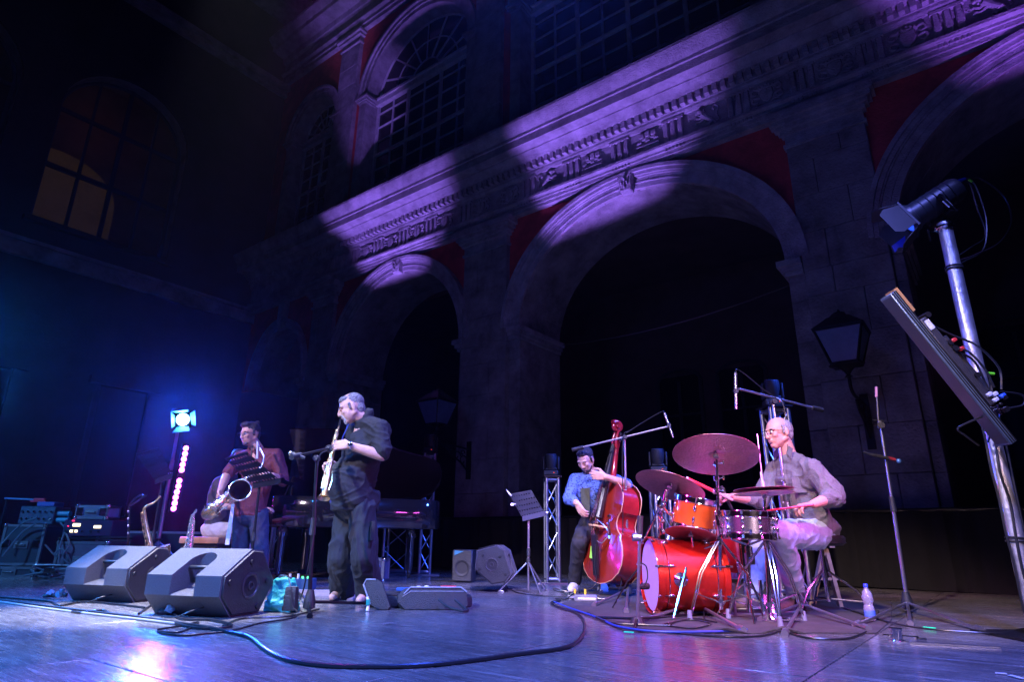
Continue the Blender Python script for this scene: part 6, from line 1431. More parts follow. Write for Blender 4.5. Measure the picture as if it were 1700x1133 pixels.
# wooden crate stool seen behind the drum stool
t = empty('step_ladder', P(1385, 950, 5.7), 0, 'pale wooden trestle legs behind the drum stool', 'trestle')
g0 = P(1378, 905, 5.5); WD = mat('pale_wood', (.34, .24, .16), .6, 0, .3, 12)
for a_, b_ in (((1368, 905), (1392, 985)), ((1345, 985), (1368, 905))):
    p, q_ = P(*a_, 5.55), P(*b_, 5.55); q_.z = max(.0, q_.z) if q_.z > p.z else 0.0
    if a_[1] > b_[1]: p.z = 0; q_.z = P(*b_, 5.55).z
    MB().bar(p, q_, .05, .03).build('leg', WD, t, W=True)
MB().bar(P(1350, 962, 5.55), P(1390, 962, 5.55), .03, .02).build('rung', WD, t, W=True)
MB().bar(P(1358, 907, 5.55), P(1380, 907, 5.55), .12, .03).build('top_board', WD, t, W=True)

# drum mat
rg = MB(); rp = [F(x, y, .006) for x, y in ((932, 1003), (975, 1024), (1040, 1049), (1150, 1051), (1250, 1052), (1350, 1051), (1455, 1052), (1480, 1030), (1480, 1000), (1400, 982), (1200, 972), (1010, 972))]
n_ = len(rp); top = []
cen = sum(rp, V()) / n_
rg.prism([(p.x, p.y) for p in rp], .0012, .0065, ez=V((0, 1, 0)), ed=V((0, 0, 1)))
rg.build('drum_mat', mat('worn_black_carpet', (.035, .030, .032), .9, 0, .4, 6, .6, 60), label='worn black mat spread under the drum kit', cat='mat')
for k, (x, y) in enumerate(((1205, 1051), (1300, 1051))):
    q = MB(); a_ = F(x, y, .008); q.tube([a_ - V((.12, 0, .004)), a_ - V((.05, -.01, -.012)), a_ + V((0, 0, .022)), a_ + V((.06, .01, .010)), a_ + V((.13, 0, -.004))], [.004, .010, .012, .010, .004], 6); q.build('mat_ripple', MATS['worn_black_carpet'], bpy.data.objects['drum_mat'], W=False)
# ------------------------------------------------------------------ grand piano
PY = 8.15
pa = V((P(446, 900, PY).x, PY, 0)); pL = P(719, 900, PY).x - pa.x
t = empty('grand_piano', pa, R(2), 'glossy black grand piano with its lid raised behind the soprano player', 'piano')
LACQ = mat('black_lacquer', (.010, .010, .012), .06, 0, coat=1)
SOUND = mat('dark_inner_lid', (.014, .006, .006), .12, 0, .2, 3, coat=1)
# plan outline, x from the keyboard end to the tail, y from the near (curved) side to the far straight spine
out = [(0, .0), (.75, 0), (1.0, .05), (1.25, .20), (1.5, .36), (1.75, .45), (1.95, .50), (2.08, .60), (2.12, .80), (2.08, 1.05), (1.95, 1.25), (1.75, 1.34), (0, 1.40)]
sc = pL / 2.12; out = [(x * sc, y) for x, y in out]
zr, zt = .645, 1.02
q = MB(); n_ = len(out)
sm = out
q.prism([(x, y) for x, y in sm], zr, zt, ez=V((0, 1, 0)), ed=V((0, 0, 1))); q.bevel(.01); q.build('rim', LACQ, t, angle=60)
# the side towards the camera is bowed and polished
side = [(.26, -.006), (.60, -.02), (1.0, .04), (1.25, .19), (1.5, .355), (1.75, .445), (1.95, .49)]
q = MB().slab(-.30, .02, .03, 1.37, zr - .01, zr + .10).slab(-.02, .02, .0, 1.40, zr + .1, zt).slab(-.30, .02, -.0, .06, zr, zt - .14).slab(-.30, .02, 1.34, 1.40, zr, zt - .14); q.bevel(.012); q.build('key_bed', LACQ, t)
kq = MB().slab(-.27, -.12, .07, 1.33, zr + .1, zr + .118); ky = kq.build('keyboard', mat('ivory', (.65, .63, .58), .3), t)
kb = MB()
for k in range(52):
    if k % 7 in (0, 1, 3, 4, 5): kb.slab(-.20, -.12, .07 + k * .0242 + .018, .07 + k * .0242 + .030, zr + .118, zr + .13)
kb.build('black_keys', EBON, ky, kind='stuff')
# lid: front flap folded back, main lid raised from the spine
Ls = [V((x, y, 0)) for x, y in out]; ang = R(38)
q = MB()
def lidp(x, y, off=0): 
    d = 1.40 - y; return V((x, 1.40 - d * math.cos(ang) + off * math.sin(ang), zt + .02 + d * math.sin(ang) + off * math.cos(ang)))
A = [q.bm.verts.new(lidp(x, y - (.02 if y < 1.3 else 0), .0)) for x, y in out]; Bq = [q.bm.verts.new(lidp(x, y - (.02 if y < 1.3 else 0), .022)) for x, y in out]
q.strip(A, Bq); q.bm.faces.new(A[::-1]); q.bm.faces.new(Bq); q.build('lid', SOUND, t, angle=60)
q = MB().cyl(V((.9, .12, zt)), lidp(.9, .32, 0), .010, n=8); q.build('lid_prop', LACQ, t)
q = MB().slab(.12, .14, .25, 1.1, zt + .02, zt + .26).bar((.05, .25, zt + .02), (.13, .25, zt + .24), .012, .012).bar((.05, 1.1, zt + .02), (.13, 1.1, zt + .24), .012, .012); q.build('music_desk', LACQ, t)
q = MB().prism([(x * .96 + .05, y * .94 + .04) for x, y in out], zt - .05, zt - .045, ez=V((0, 1, 0)), ed=V((0, 0, 1))); q.build('iron_frame', mat('gold_frame', (.35, .20, .08), .35, .8), t)
for x, y in ((.12, .12), (.12, 1.28), (1.72, .85)):
    q = MB().lathe([(.075, zr - .005), (.075, zr - .10), (.05, zr - .13), (.045, .12), (.03, .09), (.028, .06)], (x * sc, y, 0), n=12); q.cyl((x * sc, y - .02, .03), (x * sc, y + .02, .03), .028, n=12); q.build('leg', LACQ, t)
q = MB().slab(.32, .36, .55, .59, .08, zr).slab(.32, .36, .79, .83, .08, zr).slab(.26, .40, .5, .88, .06, .12); q.build('pedal_lyre', LACQ, t)
for y in (.60, .69, .78): MB().bar((.10, y, .07), (.27, y, .075), .022, .01).build('pedal', BRASS, t)

# ------------------------------------------------------------------ floor monitors
def wedge(loc, rz, label, group='stage monitors', w_=.60):
    t = empty('stage_monitor', loc, R(rz), label, 'monitor speaker', group)
    pr = [(.12, .002), (0, .13), (0, .255), (.255, .42), (.37, .41), (.53, .20), (.40, .002)]       # y (away from camera), z
    q = MB(); hw = w_ / 2
    # body with a slot for the handle cut into the sloping back
    def P2(x, i): return V((x, pr[i][0], pr[i][1]))
    hx = .098
    for x0, x1 in ((-hw, -hx), (hx, hw)): q.prism(pr, x0, x1, ex=V((0, 1, 0)), ed=V((1, 0, 0)))
    mid_ = [(.12, .002), (0, .13), (.02, .14), (.16, .17), (.215, .25), (.215, .3935), (.255, .42), (.37, .41), (.53, .20), (.40, .002)]
    q.prism(mid_, -hx, hx, ex=V((0, 1, 0)), ed=V((1, 0, 0)))
    sl_ = V((0, .255, .165)).normalized(); nn_ = V((0, -.165, .255)).normalized()
    for sg in (-1, 1):
        cp = [(sg * hx, .0), (sg * hx, -.085)] + [(sg * (hx - hx * (1 - math.cos(a_))), -.085 * (1 - math.sin(a_))) for a_ in [R(d_) for d_ in (20, 40, 60, 80, 90)]]
        q.prism(cp, -.10, -.0005, o=V((0, .215, .3935)), ez=sl_, ed=nn_)
    q.build('cabinet', mat('textured_black_paint', (.095, .096, .105), .5, 0, .35, 120, .8, 260), t, angle=20)
    r_ = MB().slab(-hx + .002, hx - .002, .13, .165, .285, .31); r_.bevel(.008); r_.build('handle', BLACKP, t)
    # side cheeks with recess, feet and pole cup
    ch = [(.125, .012), (.012, .132), (.012, .250), (.258, .410), (.366, .400), (.517, .198), (.395, .012)]
    for sg in (-1, 1):
        q = MB().prism(ch, sg * hw, sg * (hw + .014), ex=V((0, 1, 0)), ed=V((1, 0, 0))); q.bevel(.006); q.build('side_cheek', BLACKP, t)
        c = V((sg * (hw + .014), .27, .185)); q = MB().lathe([(.085, 0), (.085, .004), (.07, .006), (.062, -.002), (.030, -.002), (.028, .008), (.018, .008), (.016, -.01), (.001, -.01)], c, (sg, 0, 0), 28); q.build('pole_cup', mat('cup_plastic', (.03, .03, .036), .4), t)
        for k in range(6): a_ = k * PI / 3; MB().sph(c + V((sg * .004, .076 * math.cos(a_), .076 * math.sin(a_))), .005, 6).build('screw', CHROME, t)
        for y, z in ((.06, .215), (.25, .335), (.43, .21), (.36, .05)): MB().lathe([(.018, 0), (.016, .012), (.001, .013)], (sg * (hw + .013), y, z), (sg, 0, 0), 12).build('foot', RUBBER, t)
    q = MB(); a_, b_ = V((0, .375, .408)), V((0, .535, .205)); nn = (b_ - a_).cross(V((1, 0, 0))).normalized()
    if nn.y < 0: nn = -nn
    q.box((a_ + b_) / 2 + nn * .008, (w_ - .05, .006, .22), Matrix((V((1, 0, 0)), nn, (b_ - a_).normalized())).transposed()); q.build('grille', mat('steel_mesh', (.02, .02, .02), .6, .5), t)
    q = MB().box((.16, .085, .052), (.10, .012, .07), Matrix.Rotation(R(43), 3, 'X')); q.build('socket_panel', BLACKM, t)
    q = MB().tube(spline([(.14, .06, .06), (.12, -.02, .045), (.05, -.06, .012), (-.05, -.08, .008)], 5), .005, 5); q.build('cable', CABLE, t)
    return t
wedge(P(303, 985, 4.50) * V((1, 1, 0)) if False else V((P(300, 990, 4.36).x, 4.36, 0)), -17, 'black stage monitor, the nearer of the two front ones, beside the teal bag')
wedge(V((P(152, 985, 5.25).x, 5.25, 0)), -15, 'black stage monitor, farther of the two front ones, whose back catches white light')
# third monitor standing on its end and the low box behind it
t = wedge(V((0, 0, 0)), 0, 'stage monitor standing tipped on its edge between the piano and the chrome music stand')
c = F(816, 984); t.scale = (.8, .8, .8); t.location = (c.x + .11, c.y + .16, .015); t.rotation_euler = Euler((R(38), 0, R(82)), 'XYZ')
t = empty('speaker_box', V((P(771, 930, 8.4).x, 8.4, 0)), R(-10), 'small black speaker box standing behind the tipped monitor', 'speaker')
q = MB().box((0, 0, .2), (.26, .24, .38)); q.bevel(.015); q.build('cabinet', BLACKP, t)
q = MB().lathe([(.09, 0), (.095, .008), (.075, .004), (.03, -.02), (.001, -.01)], (0, -.121, .17), (0, -1, 0), 20); q.build('woofer', RUBBER, t)
q = MB().prism([(-.10, .32), (.02, .37), (-.10, .38)], -.128, -.124); q.build('badge', mat('teal_badge', (.03, .2, .3), .4), t)

# ------------------------------------------------------------------ teal bag
bc_ = V((P(462, 1018, 4.72).x, 4.78, 0)); t = empty('tote_bag', bc_, R(-8), 'teal drawstring bag with black side pocket leaning on the nearer front monitor', 'bag')
B = Blob(); B.m.box((0, 0, .11), (.22, .15, .22), taper=.55); B.m.sph((0, 0, .05), (.13, .09, .05), 16); B.m.sph((-.02, 0, .19), (.075, .05, .04), 12)
TEAL = mat('teal_nylon', (.01, .26, .25), .55, 0, .2, 12, .4, 40)
B_ = B.done('bag_body', TEAL, t, .008, 4, .014, 10, seed=4); 
for v in B_.data.vertices: pass
B_.data.transform(wm(t))
q = MB().box((.085, -.045, .09), (.10, .07, .16), taper=.8); q.bevel(.02, 2); q.build('side_pocket', mat('black_nylon', (.02, .02, .024), .6, 0, .2, 20, .4, 60), t)
q = MB().tube(spline([(-.05, 0, .225), (-.02, -.02, .24), (.03, -.03, .235), (.05, 0, .22)], 5), .005, 5).tube(spline([(.04, -.03, .23), (.09, -.08, .16), (.12, -.09, .05), (.16, -.08, .01)], 5), .004, 5); q.build('drawstring', BLACKP, t)

# ------------------------------------------------------------------ open instrument case
cc_ = F(700, 1012); t = empty('instrument_case', V((cc_.x, cc_.y, 0)), R(4), 'open padded black instrument case lying on the stage beside the soprano player', 'case')
CASE = mat('case_nylon', (.012, .016, .020), .55, 0, .2, 20, .5, 160); CASEI = mat('case_lining', (.014, .015, .018), .9, 0, .3, 20, .6, 50); PIP = mat('case_edge', (.22, .27, .30), .5, 0, .2, 20)
def pad(name, o_, ex, ey, ez, lx, ly, lz, m, ch=.08):
    q = MB(); pts_ = [(0, ch), (ch, 0), (lx - ch * .6, 0), (lx, ch * .6), (lx, ly - ch * .6), (lx - ch * .6, ly), (ch, ly), (0, ly - ch)]
    q.prism(pts_, 0, lz, o=o_, ex=ex, ez=ey, ed=ez); q.bevel(.018, 2, 40); return q.build(name, m, t, angle=50)
W0 = V((-.28, -.16, .01))
# the front shell is propped: its outer face leans back, hinge at its lower edge
lo, lz = V((1, .05, 0)).normalized(), V((0, .45, .9)).normalized(); ly = lz.cross(lo)
pad('front_shell', V((-.17, -.10, .004)), lo, V((-.12, .42, .90)).normalized(), V((0, .9, -.42)).normalized(), .52, .165, .085, CASE, .055)
q = MB().tube([V((-.17, -.10, .004)) + lo * x + V((-.12, .42, .90)).normalized() * y - V((0, .006, 0)) for x, y in ((.05, .115), (.10, .165), (.48, .165), (.52, .13))], .006, 5).tube([V((-.17, -.10, .004)) + lo * x + V((-.12, .42, .90)).normalized() * y - V((0, .003, 0)) for x, y in ((.04, .095), (.10, .135), (.50, .135))], .003, 5); q.build('piping', PIP, t)
pad('base_shell', V((-.42, .06, .004)), V((1, .04, 0)).normalized(), V((-.04, 1, 0)).normalized(), V((0, 0, 1)), .80, .30, .075, CASE, .07)
pad('lining', V((-.38, .085, .07)), V((1, .04, 0)).normalized(), V((-.04, 1, 0)).normalized(), V((0, 0, 1)), .72, .25, .03, CASEI, .06)
pad('end_flap', V((-.36, -.09, .004)), V((1, -.12, 0)).normalized(), V((-.42, .30, .85)).normalized(), V((.1, .95, -.3)).normalized(), .15, .24, .05, CASE, .045)
q = MB().tube([V((-.36, -.093, .004)) + V((1, -.12, 0)).normalized() * x + V((-.42, .30, .85)).normalized() * y for x, y in ((.004, .04), (.004, .195), (.04, .236), (.11, .236))], .006, 6); q.build('zip_edge', PIP, t)
q = MB().tube(spline([(.13, -.115, .075), (.20, -.20, .035), (.30, -.26, .014), (.34, -.24, .014), (.33, -.22, .02), (.25, -.13, .075)], 6), .010, 8); q.build('handle', BLACKP, t)
q = MB().tube([(-.375, -.19, .004), (-.37, -.175, .05), (-.385, -.165, .095)], [.013, .010, .010], 6); q.build('name_tag', mat('white_tag', (.7, .75, .72), .5), t); q = MB().box((-.373, -.19, .06), (.028, .012, .04)); q.bevel(.003); q.build('tag_label', mat('green_label', (.01, .30, .22), .5), t)
items = [((-.16, .17, .125), (.05, .03, .012), (.02, .12, .5), 'blue_card'), ((-.04, .15, .13), (.035, .035, .022), (.75, .75, .8), 'white_cloth_wad'), ((.02, .17, .13), (.03, .03, .025), (.7, .7, .75), 'white_cloth_wad'), ((.08, .15, .13), (.025, .02, .02), (.25, .08, .5), 'violet_box'), ((.19, .17, .14), (.06, .02, .015), (.6, .02, .03), 'red_tube'), ((.18, .14, .125), (.05, .02, .014), (.65, .45, .4), 'peach_box')]
for i, (c, r_, col, nm) in enumerate(items):
    it = empty(nm, wm(t) @ V(c), 0, {'blue_card': 'small blue card tucked in the open instrument case', 'violet_box': 'small violet box in the open instrument case', 'red_tube': 'bright red tube lying in the open instrument case', 'peach_box': 'peach coloured box below the red tube in the case'}.get(nm, 'crumpled white cloth, the ' + ('left' if c[0] < 0 else 'right') + ' of two in the open instrument case'), nm.split('_')[-1] if nm[0] != 'w' else 'cloth', 'white cloths in the instrument case' if nm[0] == 'w' else None)
    q = MB()
    if 'cloth' in nm: q.sph((0, 0, 0), (r_[0], r_[1], r_[2]), 10)
    elif 'tube' in nm: q.cyl((-r_[0], 0, 0), (r_[0], 0, 0), .014, n=10)
    else: q.box((0, 0, 0), (r_[0] * 2, r_[1] * 2, r_[2] * 2)); q.bevel(.004)
    q.build(nm.split('_')[-1], mat('item_%s' % nm, col, .5, 0, .2, 40), it)

# ------------------------------------------------------------------ saxophones on stands
t = empty('alto_saxophone', P(247, 925, 5.9), 0, 'brass alto saxophone upright on a stand between the two front monitors', 'saxophone'); Y = 5.9
pth = spline([P(262, 829, Y), P(254, 836, Y), P(242, 842, Y), P(239, 850, Y), P(242, 872, Y), P(247, 895, Y), P(252, 915, Y), P(258, 930, Y)], 5)
rd_ = [.006 + .022 * max(0, i / len(pth)) ** 1.2 for i in range(len(pth))]
q = MB().tube(pth, rd_, 12).cyl(P(266, 824, Y), P(261, 830, Y), .010, .008, 10); q.build('body_tube', BRASS, t, W=True)
q = MB().tube(spline([P(258, 930, Y), P(268, 936, Y - .05), P(272, 922, Y - .08), P(270, 908, Y - .1)], 5), [.03 + .002 * i for i in range(16)], 14); q.build('bell', BRASS, t, W=True)
saxkeys(pth[14:], lambda i: .012 + .018 * i / 22, 9, V((-.5, -.85, 0)).normalized(), BRASS, t, .013); saxkeys(pth[14:], lambda i: .012 + .018 * i / 22, 7, V((.6, -.8, 0)).normalized(), BRASS, t, .010)
t = empty('silver_soprano_saxophone', P(316, 900, 5.6), 0, 'silver soprano saxophone upright on a stand behind the nearer front monitor', 'saxophone'); Y = 5.6
a_, b_ = P(322, 853, Y), P(313, 918, Y); pth = [a_.lerp(b_, k / 20) for k in range(21)]
q = MB().tube(pth, [.008 + .018 * i / 20 for i in range(21)], 12).tube([P(326, 846, Y), P(325, 850, Y), a_], [.007, .009, .008], 8); q.build('body_tube', SILV, t, W=True)
saxkeys(pth, lambda i: .009 + .0009 * i, 11, V((-.5, -.85, 0)).normalized(), SILV, t, .012); saxkeys(pth[3:], lambda i: .010 + .0009 * i, 9, V((.7, -.7, 0)).normalized(), SILV, t, .010)

# ring topped stand left of the alto saxophone
b_ = V((P(217, 930, 6.2).x, 6.2, 0)); t = empty('instrument_stand', b_, 0, 'thin black stand topped by an open forked ring, left of the alto saxophone', 'stand')
q = MB().tube([b_, P(215, 862, 6.2), P(215, 838, 6.2)], .010, 6); q.tube(spline([P(215, 840, 6.2), P(222, 830, 6.15), P(232, 823, 6.1), P(238, 824, 6.0), P(231, 831, 6.0), P(216, 840, 6.15)], 4), .008, 6).tube([P(236, 828, 6.1), P(244, 823, 6.1)], .006, 6); q.build('stand_frame', BLACKM, t, W=True)
for py in (850, 862, 874, 886): MB().sph(P(213, py, 6.19), .012, 6).build('clip', ALU, t, W=True)
leg3(b_, .25, .25, .008, BLACKM, t, .3)

# ------------------------------------------------------------------ flight cases and racks at the far left
def flightcase(name, c, size, rz, label, cat='flight case', col=(.03, .045, .06), group=None, latch=True):
    t = empty(name, c, R(rz), label, cat, group); w_, d_, h_ = size
    q = MB().box((0, 0, h_ / 2), (w_ - .02, d_ - .02, h_ - .02)); q.build('panel', mat('case_panel_%d' % int(col[2] * 1000), col, .4, 0, .2, 10), t)
    q = MB(); e = .032
    for x in (-1, 1):
        for y in (-1, 1): q.box((x * (w_ / 2 - e / 2), y * (d_ / 2 - e / 2), h_ / 2), (e, e, h_))
        for z in (e / 2, h_ - e / 2): q.box((x * (w_ / 2 - e / 2), 0, z), (e - .002, d_ - .03, e - .002))
    for y in (-1, 1):
        for z in (e / 2, h_ - e / 2): q.box((0, y * (d_ / 2 - e / 2), z), (w_ - .03, e - .003, e - .003))
    q.build('aluminium_edging', ALU, t)
    for x in (-1, 1):
        for z in (.012, h_ - .012):
            MB().sph((x * (w_ / 2 - .012), -d_ / 2 + .012, z), .032, 10).build('ball_corner', CHROME, t)
    if latch:
        for x in (-w_ * .36, w_ * .36):
            q = MB().box((x, -d_ / 2 - .004, h_ * .52), (.085, .012, .10)); q.bevel(.004); q.box((x, -d_ / 2 - .014, h_ * .52), (.05, .012, .03)); q.build('latch', CHROME, t)
    q = MB().box((0, -d_ / 2 - .002, h_ * .5), (.16, .01, .09)); q.build('handle_dish', ALU, t); q = MB().tube([(-.05, -d_ / 2 - .01, h_ * .5), (-.05, -d_ / 2 - .035, h_ * .5), (.05, -d_ / 2 - .035, h_ * .5), (.05, -d_ / 2 - .01, h_ * .5)], .009, 6); q.build('handle', BLACKM, t)
    return t
ly_ = 8.6; fx = P(45, 930, ly_).x
flightcase('case_lid', V((fx - .0, ly_ - .05, .0)), (.60, .50, .13), 6, 'flat metal edged case base under the dark flight case, far left', 'flight case', latch=False, group='flight cases at the far left')
flightcase('flight_case', V((fx + .02, ly_, .14)), (.50, .46, .50), 6, 'dark blue flight case with bright metal edges and central handle', 'flight case', group='flight cases at the far left')
def amp(name, c, size, rz, label, cat, m, knobs=8, cols=None, lamps=()):
    t = empty(name, c, R(rz), label, cat); w_, d_, h_ = size
    q = MB().box((0, 0, h_ / 2), (w_, d_, h_)); q.bevel(.008); q.build('chassis', m, t)
    for k in range(knobs):
        x = -w_ * .42 + w_ * .84 * (k % 6) / 5; z = h_ * (.3 + .4 * (k // 6)); MB().cyl((x, -d_ / 2, z), (x, -d_ / 2 - .018, z), .014, n=8).build('knob', CHROME if k % 3 else BLACKM, t)
    for x, z, lw, lh, mm in lamps: MB().box((x, -d_ / 2 - .003, z), (lw, .006, lh)).build('indicator', mm, t)
    return t
WLAMP = mat('warm_meter_glow', (.6, .5, .3), .5, emis=(1, .78, .42), estr=4.0); RLAMP = mat('red_indicator_glow', (.5, 0, .05), .5, emis=(1, .02, .10), estr=2.5); GLAMP = mat('green_led_glow', (0, .5, .1), .5, emis=(.1, 1, .3), estr=3)
BLM = mat('blue_grey_panel', (.08, .14, .20), .35, .5, .3, 20)
amp('dimmer_pack', V((fx + .12, ly_ - .03, .645)), (.42, .36, .22), 6, 'blue grey dimmer pack with rows of sockets on top of the dark flight case', 'dimmer pack', BLM, 12)
amp('power_box', V((fx + .14, ly_, .87)), (.22, .22, .06), 6, 'small flat blue box on top of the dimmer pack', 'box', mat('flat_blue_box', (.05, .10, .35), .5), 0)
for k, (x, z) in enumerate(((.36, .78), (.36, .70))):
    q = MB().cyl((0, 0, 0), (.14, 0, 0), .032, n=12).cyl((.14, 0, 0), (.16, 0, 0), .036, n=12); o = q.build('power_plug', mat('cyan_plug', (.03, .30, .42), .4)); tag(o, ('upper of two fat cyan plugs on the right side of the dimmer pack', 'lower of two fat cyan plugs on the right side of the dimmer pack')[k], 'plug', 'cyan plugs on the dimmer pack'); o.location = (fx + .35, ly_ - .12, z)
q = MB().cyl((-.07, 0, 0), (.07, 0, 0), .022, n=10).box((0, 0, -.02), (.2, .06, .02)); o = q.build('red_lamp', RLAMP if False else mat('red_handle', (.6, .02, .05), .5)); tag(o, 'red handled tool lying on top of the small blue box', 'tool'); o.location = (fx - .02, ly_, .96)
rx = P(148, 900, 8.3).x
flightcase('rack_case', V((rx - .02, 8.45, 0)), (.62, .50, .44), 2, 'pale edged rack case under the lit amplifier, behind the farther monitor', 'flight case', (.10, .10, .14), group='flight cases at the far left', latch=False)
amp('rack_amplifier', V((rx, 8.40, .50)), (.60, .40, .20), 2, 'rack amplifier with glowing cream meters and a red light', 'amplifier', mat('navy_panel', (.02, .025, .07), .35), 5, lamps=[(-.14, .135, .09, .035, WLAMP), (-.16, .06, .09, .028, WLAMP), (.12, .115, .085, .032, WLAMP), (-.19, .185, .03, .015, RLAMP), (-.24, .12, .012, .012, RLAMP)])
q = MB().box((0, 0, 0), (.66, .48, .02)); o = q.build('shelf_board', BLACKM); tag(o, 'thin black board between the rack case and the lit amplifier', 'board'); o.location = (rx, 8.43, .475)
t = flightcase('silver_case', V((rx - .01, 8.38, .71)), (.40, .30, .17), 2, 'silver blue carrying case with a handle on top of the lit amplifier', 'case', (.30, .38, .60), latch=True)
# long low road case behind
tx = P(255, 880, 8.9).x; flightcase('road_case', V((tx + .1, 9.3, 0)), (1.9, .5, .58), 1, 'long low road case with metal edging behind the light stand', 'flight case', (.02, .02, .04), group='flight cases at the far left', latch=False)
q = MB().cyl(P(8, 828, 9.0), P(68, 831, 9.0), .014, n=8); o = q.build('hand_rail', mat('blue_rail', (.10, .25, .45), .4, .4)); tag(o, 'thin blue horizontal rail above the flight cases at far left', 'rail')
rp_ = bpy.data.objects['hand_rail']
for px in (12, 64): MB().cyl(P(px, 829, 9.0), V((P(px, 829, 9.0).x, 9.0, 0)), .014, n=8).build('post', BLACKM, rp_, W=True)
# cables hanging around the racks
for i, pts_ in enumerate(([(62, 860), (40, 868), (20, 885), (2, 905)], [(60, 870), (38, 884), (22, 902), (4, 925)], [(100, 868), (108, 880), (100, 905), (98, 935)], [(108, 882), (115, 905), (104, 925), (118, 938)], [(90, 920), (104, 912), (116, 930), (128, 945)], [(75, 905), (95, 925), (110, 918)])):
    q = MB().tube(spline([P(x, y, 8.2 + .06 * math.sin(k + i)) for k, (x, y) in enumerate(pts_)], 6), .011, 6); o = q.build('power_cable', mat('blue_grey_cable', (.10, .16, .20), .4)); tag(o, ('upper cable sweeping left from the dimmer pack to the frame edge', 'lower cable sweeping left from the dimmer pack to the frame edge', 'cable dropping from the dimmer pack beside the dark flight case', 'wavy cable hanging left of the rack amplifier', 'cable curving along the floor between the flight case and the farther monitor', 'short cable from the right latch of the dark flight case')[i], 'cable', 'cables around the racks')
q = MB(); random.seed(5)
kk = empty('cable_heap', V((P(95, 945, 8.2).x, 8.15, 0)), 0, 'tangle of blue grey cables and connectors on the floor beside the flight case', 'cables')
q = MB(); pts_ = [V((random.uniform(-.28, .28), random.uniform(-.12, .12), random.uniform(.012, .16))) for _ in range(26)]; q.tube(spline(pts_, 6), .011, 5); q.build('cable', MATS['blue_grey_cable'], kk)
q = MB().box((.05, -.12, .1), (.13, .08, .06)); q.build('connector', CHROME, kk)

# ------------------------------------------------------------------ clutter under the piano
t = flightcase('equipment_case', V((P(592, 930, 8.0).x, 8.35, 0)), (.62, .4, .28), 0, 'blue lit equipment case under the piano behind the soprano player', 'flight case', (.02, .04, .14))
t = empty('effects_box', V((P(492, 960, 6.7).x, 6.75, 0)), R(5), 'low dark blue box with green lights and plugs behind the boom stand', 'box')
q = MB().box((0, 0, .06), (.34, .2, .11)); q.bevel(.008); q.build('chassis', mat('petrol_panel', (.03, .08, .16), .4), t)
for x, m in ((.06, GLAMP), (.11, GLAMP)): MB().sph((x, -.06, .125), .012, 8).build('indicator', m, t)
for x in (-.06, .02): MB().cyl((x, -.08, .11), (x, -.08, .16), .012, n=8).build('plug', mat('white_plug', (.7, .65, .6), .5), t)
q = MB().cyl(P(567, 960, 6.8), P(562, 950, 6.8), .010, n=6); o = q.build('pink_marker', mat('pink_led_glow', (.6, .05, .4), .5, emis=(1, .1, .6), estr=1.5)); tag(o, 'short glowing pink stick seen left of the soprano player\'s trousers', 'stick')
q = MB().slab(-.25, .34, -.04, .04, 0, .035); q.slab(-.24, .33, -.03, .03, .036, .05); o = q.build('threshold_board', mat('pale_board', (.42, .34, .36), .6, 0, .2, 10)); tag(o, 'pale low board on the floor behind the sandals of the soprano player', 'board'); o.location = (P(520, 970, 6.0).x, 6.15, 0)

# ------------------------------------------------------------------ floor cables and small things
def fcable(px, r, label, m=CABLE, z=None, k=7, wob=.0):
    pts_ = [F(x, y, (r if z is None else z)) for x, y in px]; s_ = spline(pts_, k)
    o = MB().tube(s_, r, 7).build('floor_cable', m, cat='cable', label=label); return o
GL = mat('glossy_cable', (.018, .019, .022), .34)
fcable([(-60, 988), (0, 997), (60, 1005), (130, 1014), (230, 1026), (300, 1036), (340, 1042), (380, 1050), (410, 1057), (425, 1066), (445, 1082), (480, 1097), (540, 1106), (620, 1108), (700, 1106), (780, 1098), (860, 1087), (930, 1078), (958, 1066), (970, 1048), (968, 1030), (955, 1018), (930, 1010), (915, 1002), (930, 998)], .0095, 'thick black cable sweeping across the whole stage front and curling back to the bass', GL)
fcable([(-60, 992), (0, 1000), (70, 1010), (150, 1020), (240, 1030), (290, 1036), (330, 1040)], .007, 'pale lit cable running beside the thick one at far left', mat('grey_cable', (.30, .32, .34), .35))
fcable([(-40, 990), (20, 994), (80, 999), (100, 1006), (140, 1000), (190, 1004), (240, 1010)], .008, 'thin black cable in front of the farther front monitor')
fcable([(105, 1010), (130, 1018), (170, 1014), (185, 1020), (230, 1026), (270, 1030)], .008, 'black cable tangled below the farther front monitor')
fcable([(230, 1020), (255, 1005), (280, 1012), (300, 1028), (350, 1030), (385, 1040), (330, 1044), (270, 1030)], .008, 'looped black cable in front of the nearer front monitor')
fcable([(262, 1046), (300, 1040), (330, 1034), (300, 1050), (262, 1050), (300, 1056), (350, 1052), (385, 1048), (430, 1036), (480, 1028), (492, 1022), (470, 1018)], .005, 'thin black cable looping under the thick one and past the teal bag')
fcable([(370, 1040), (400, 1028), (440, 1026), (480, 1024), (500, 1020), (530, 1012)], .006, 'black cable from the front monitor to the soprano boom stand')
BLC = mat('blue_cable', (.02, .06, .35), .4)
fcable([(920, 1000), (945, 1010), (980, 1022), (1000, 1030), (1030, 1042), (1100, 1050), (1200, 1049), (1240, 1046)], .006, 'blue cable running along the front edge of the drum mat', BLC, z=.014)
fcable([(1045, 1044), (1120, 1052), (1200, 1058), (1262, 1057), (1300, 1050), (1340, 1060), (1400, 1062), (1425, 1056), (1438, 1050)], .006, 'black cable snaking in front of the drum mat')
fcable([(1100, 1038), (1140, 1030), (1180, 1036), (1150, 1044), (1110, 1038), (1150, 1028), (1190, 1034)], .005, 'thin cable coiled on the drum mat before the bass drum', z=.014)
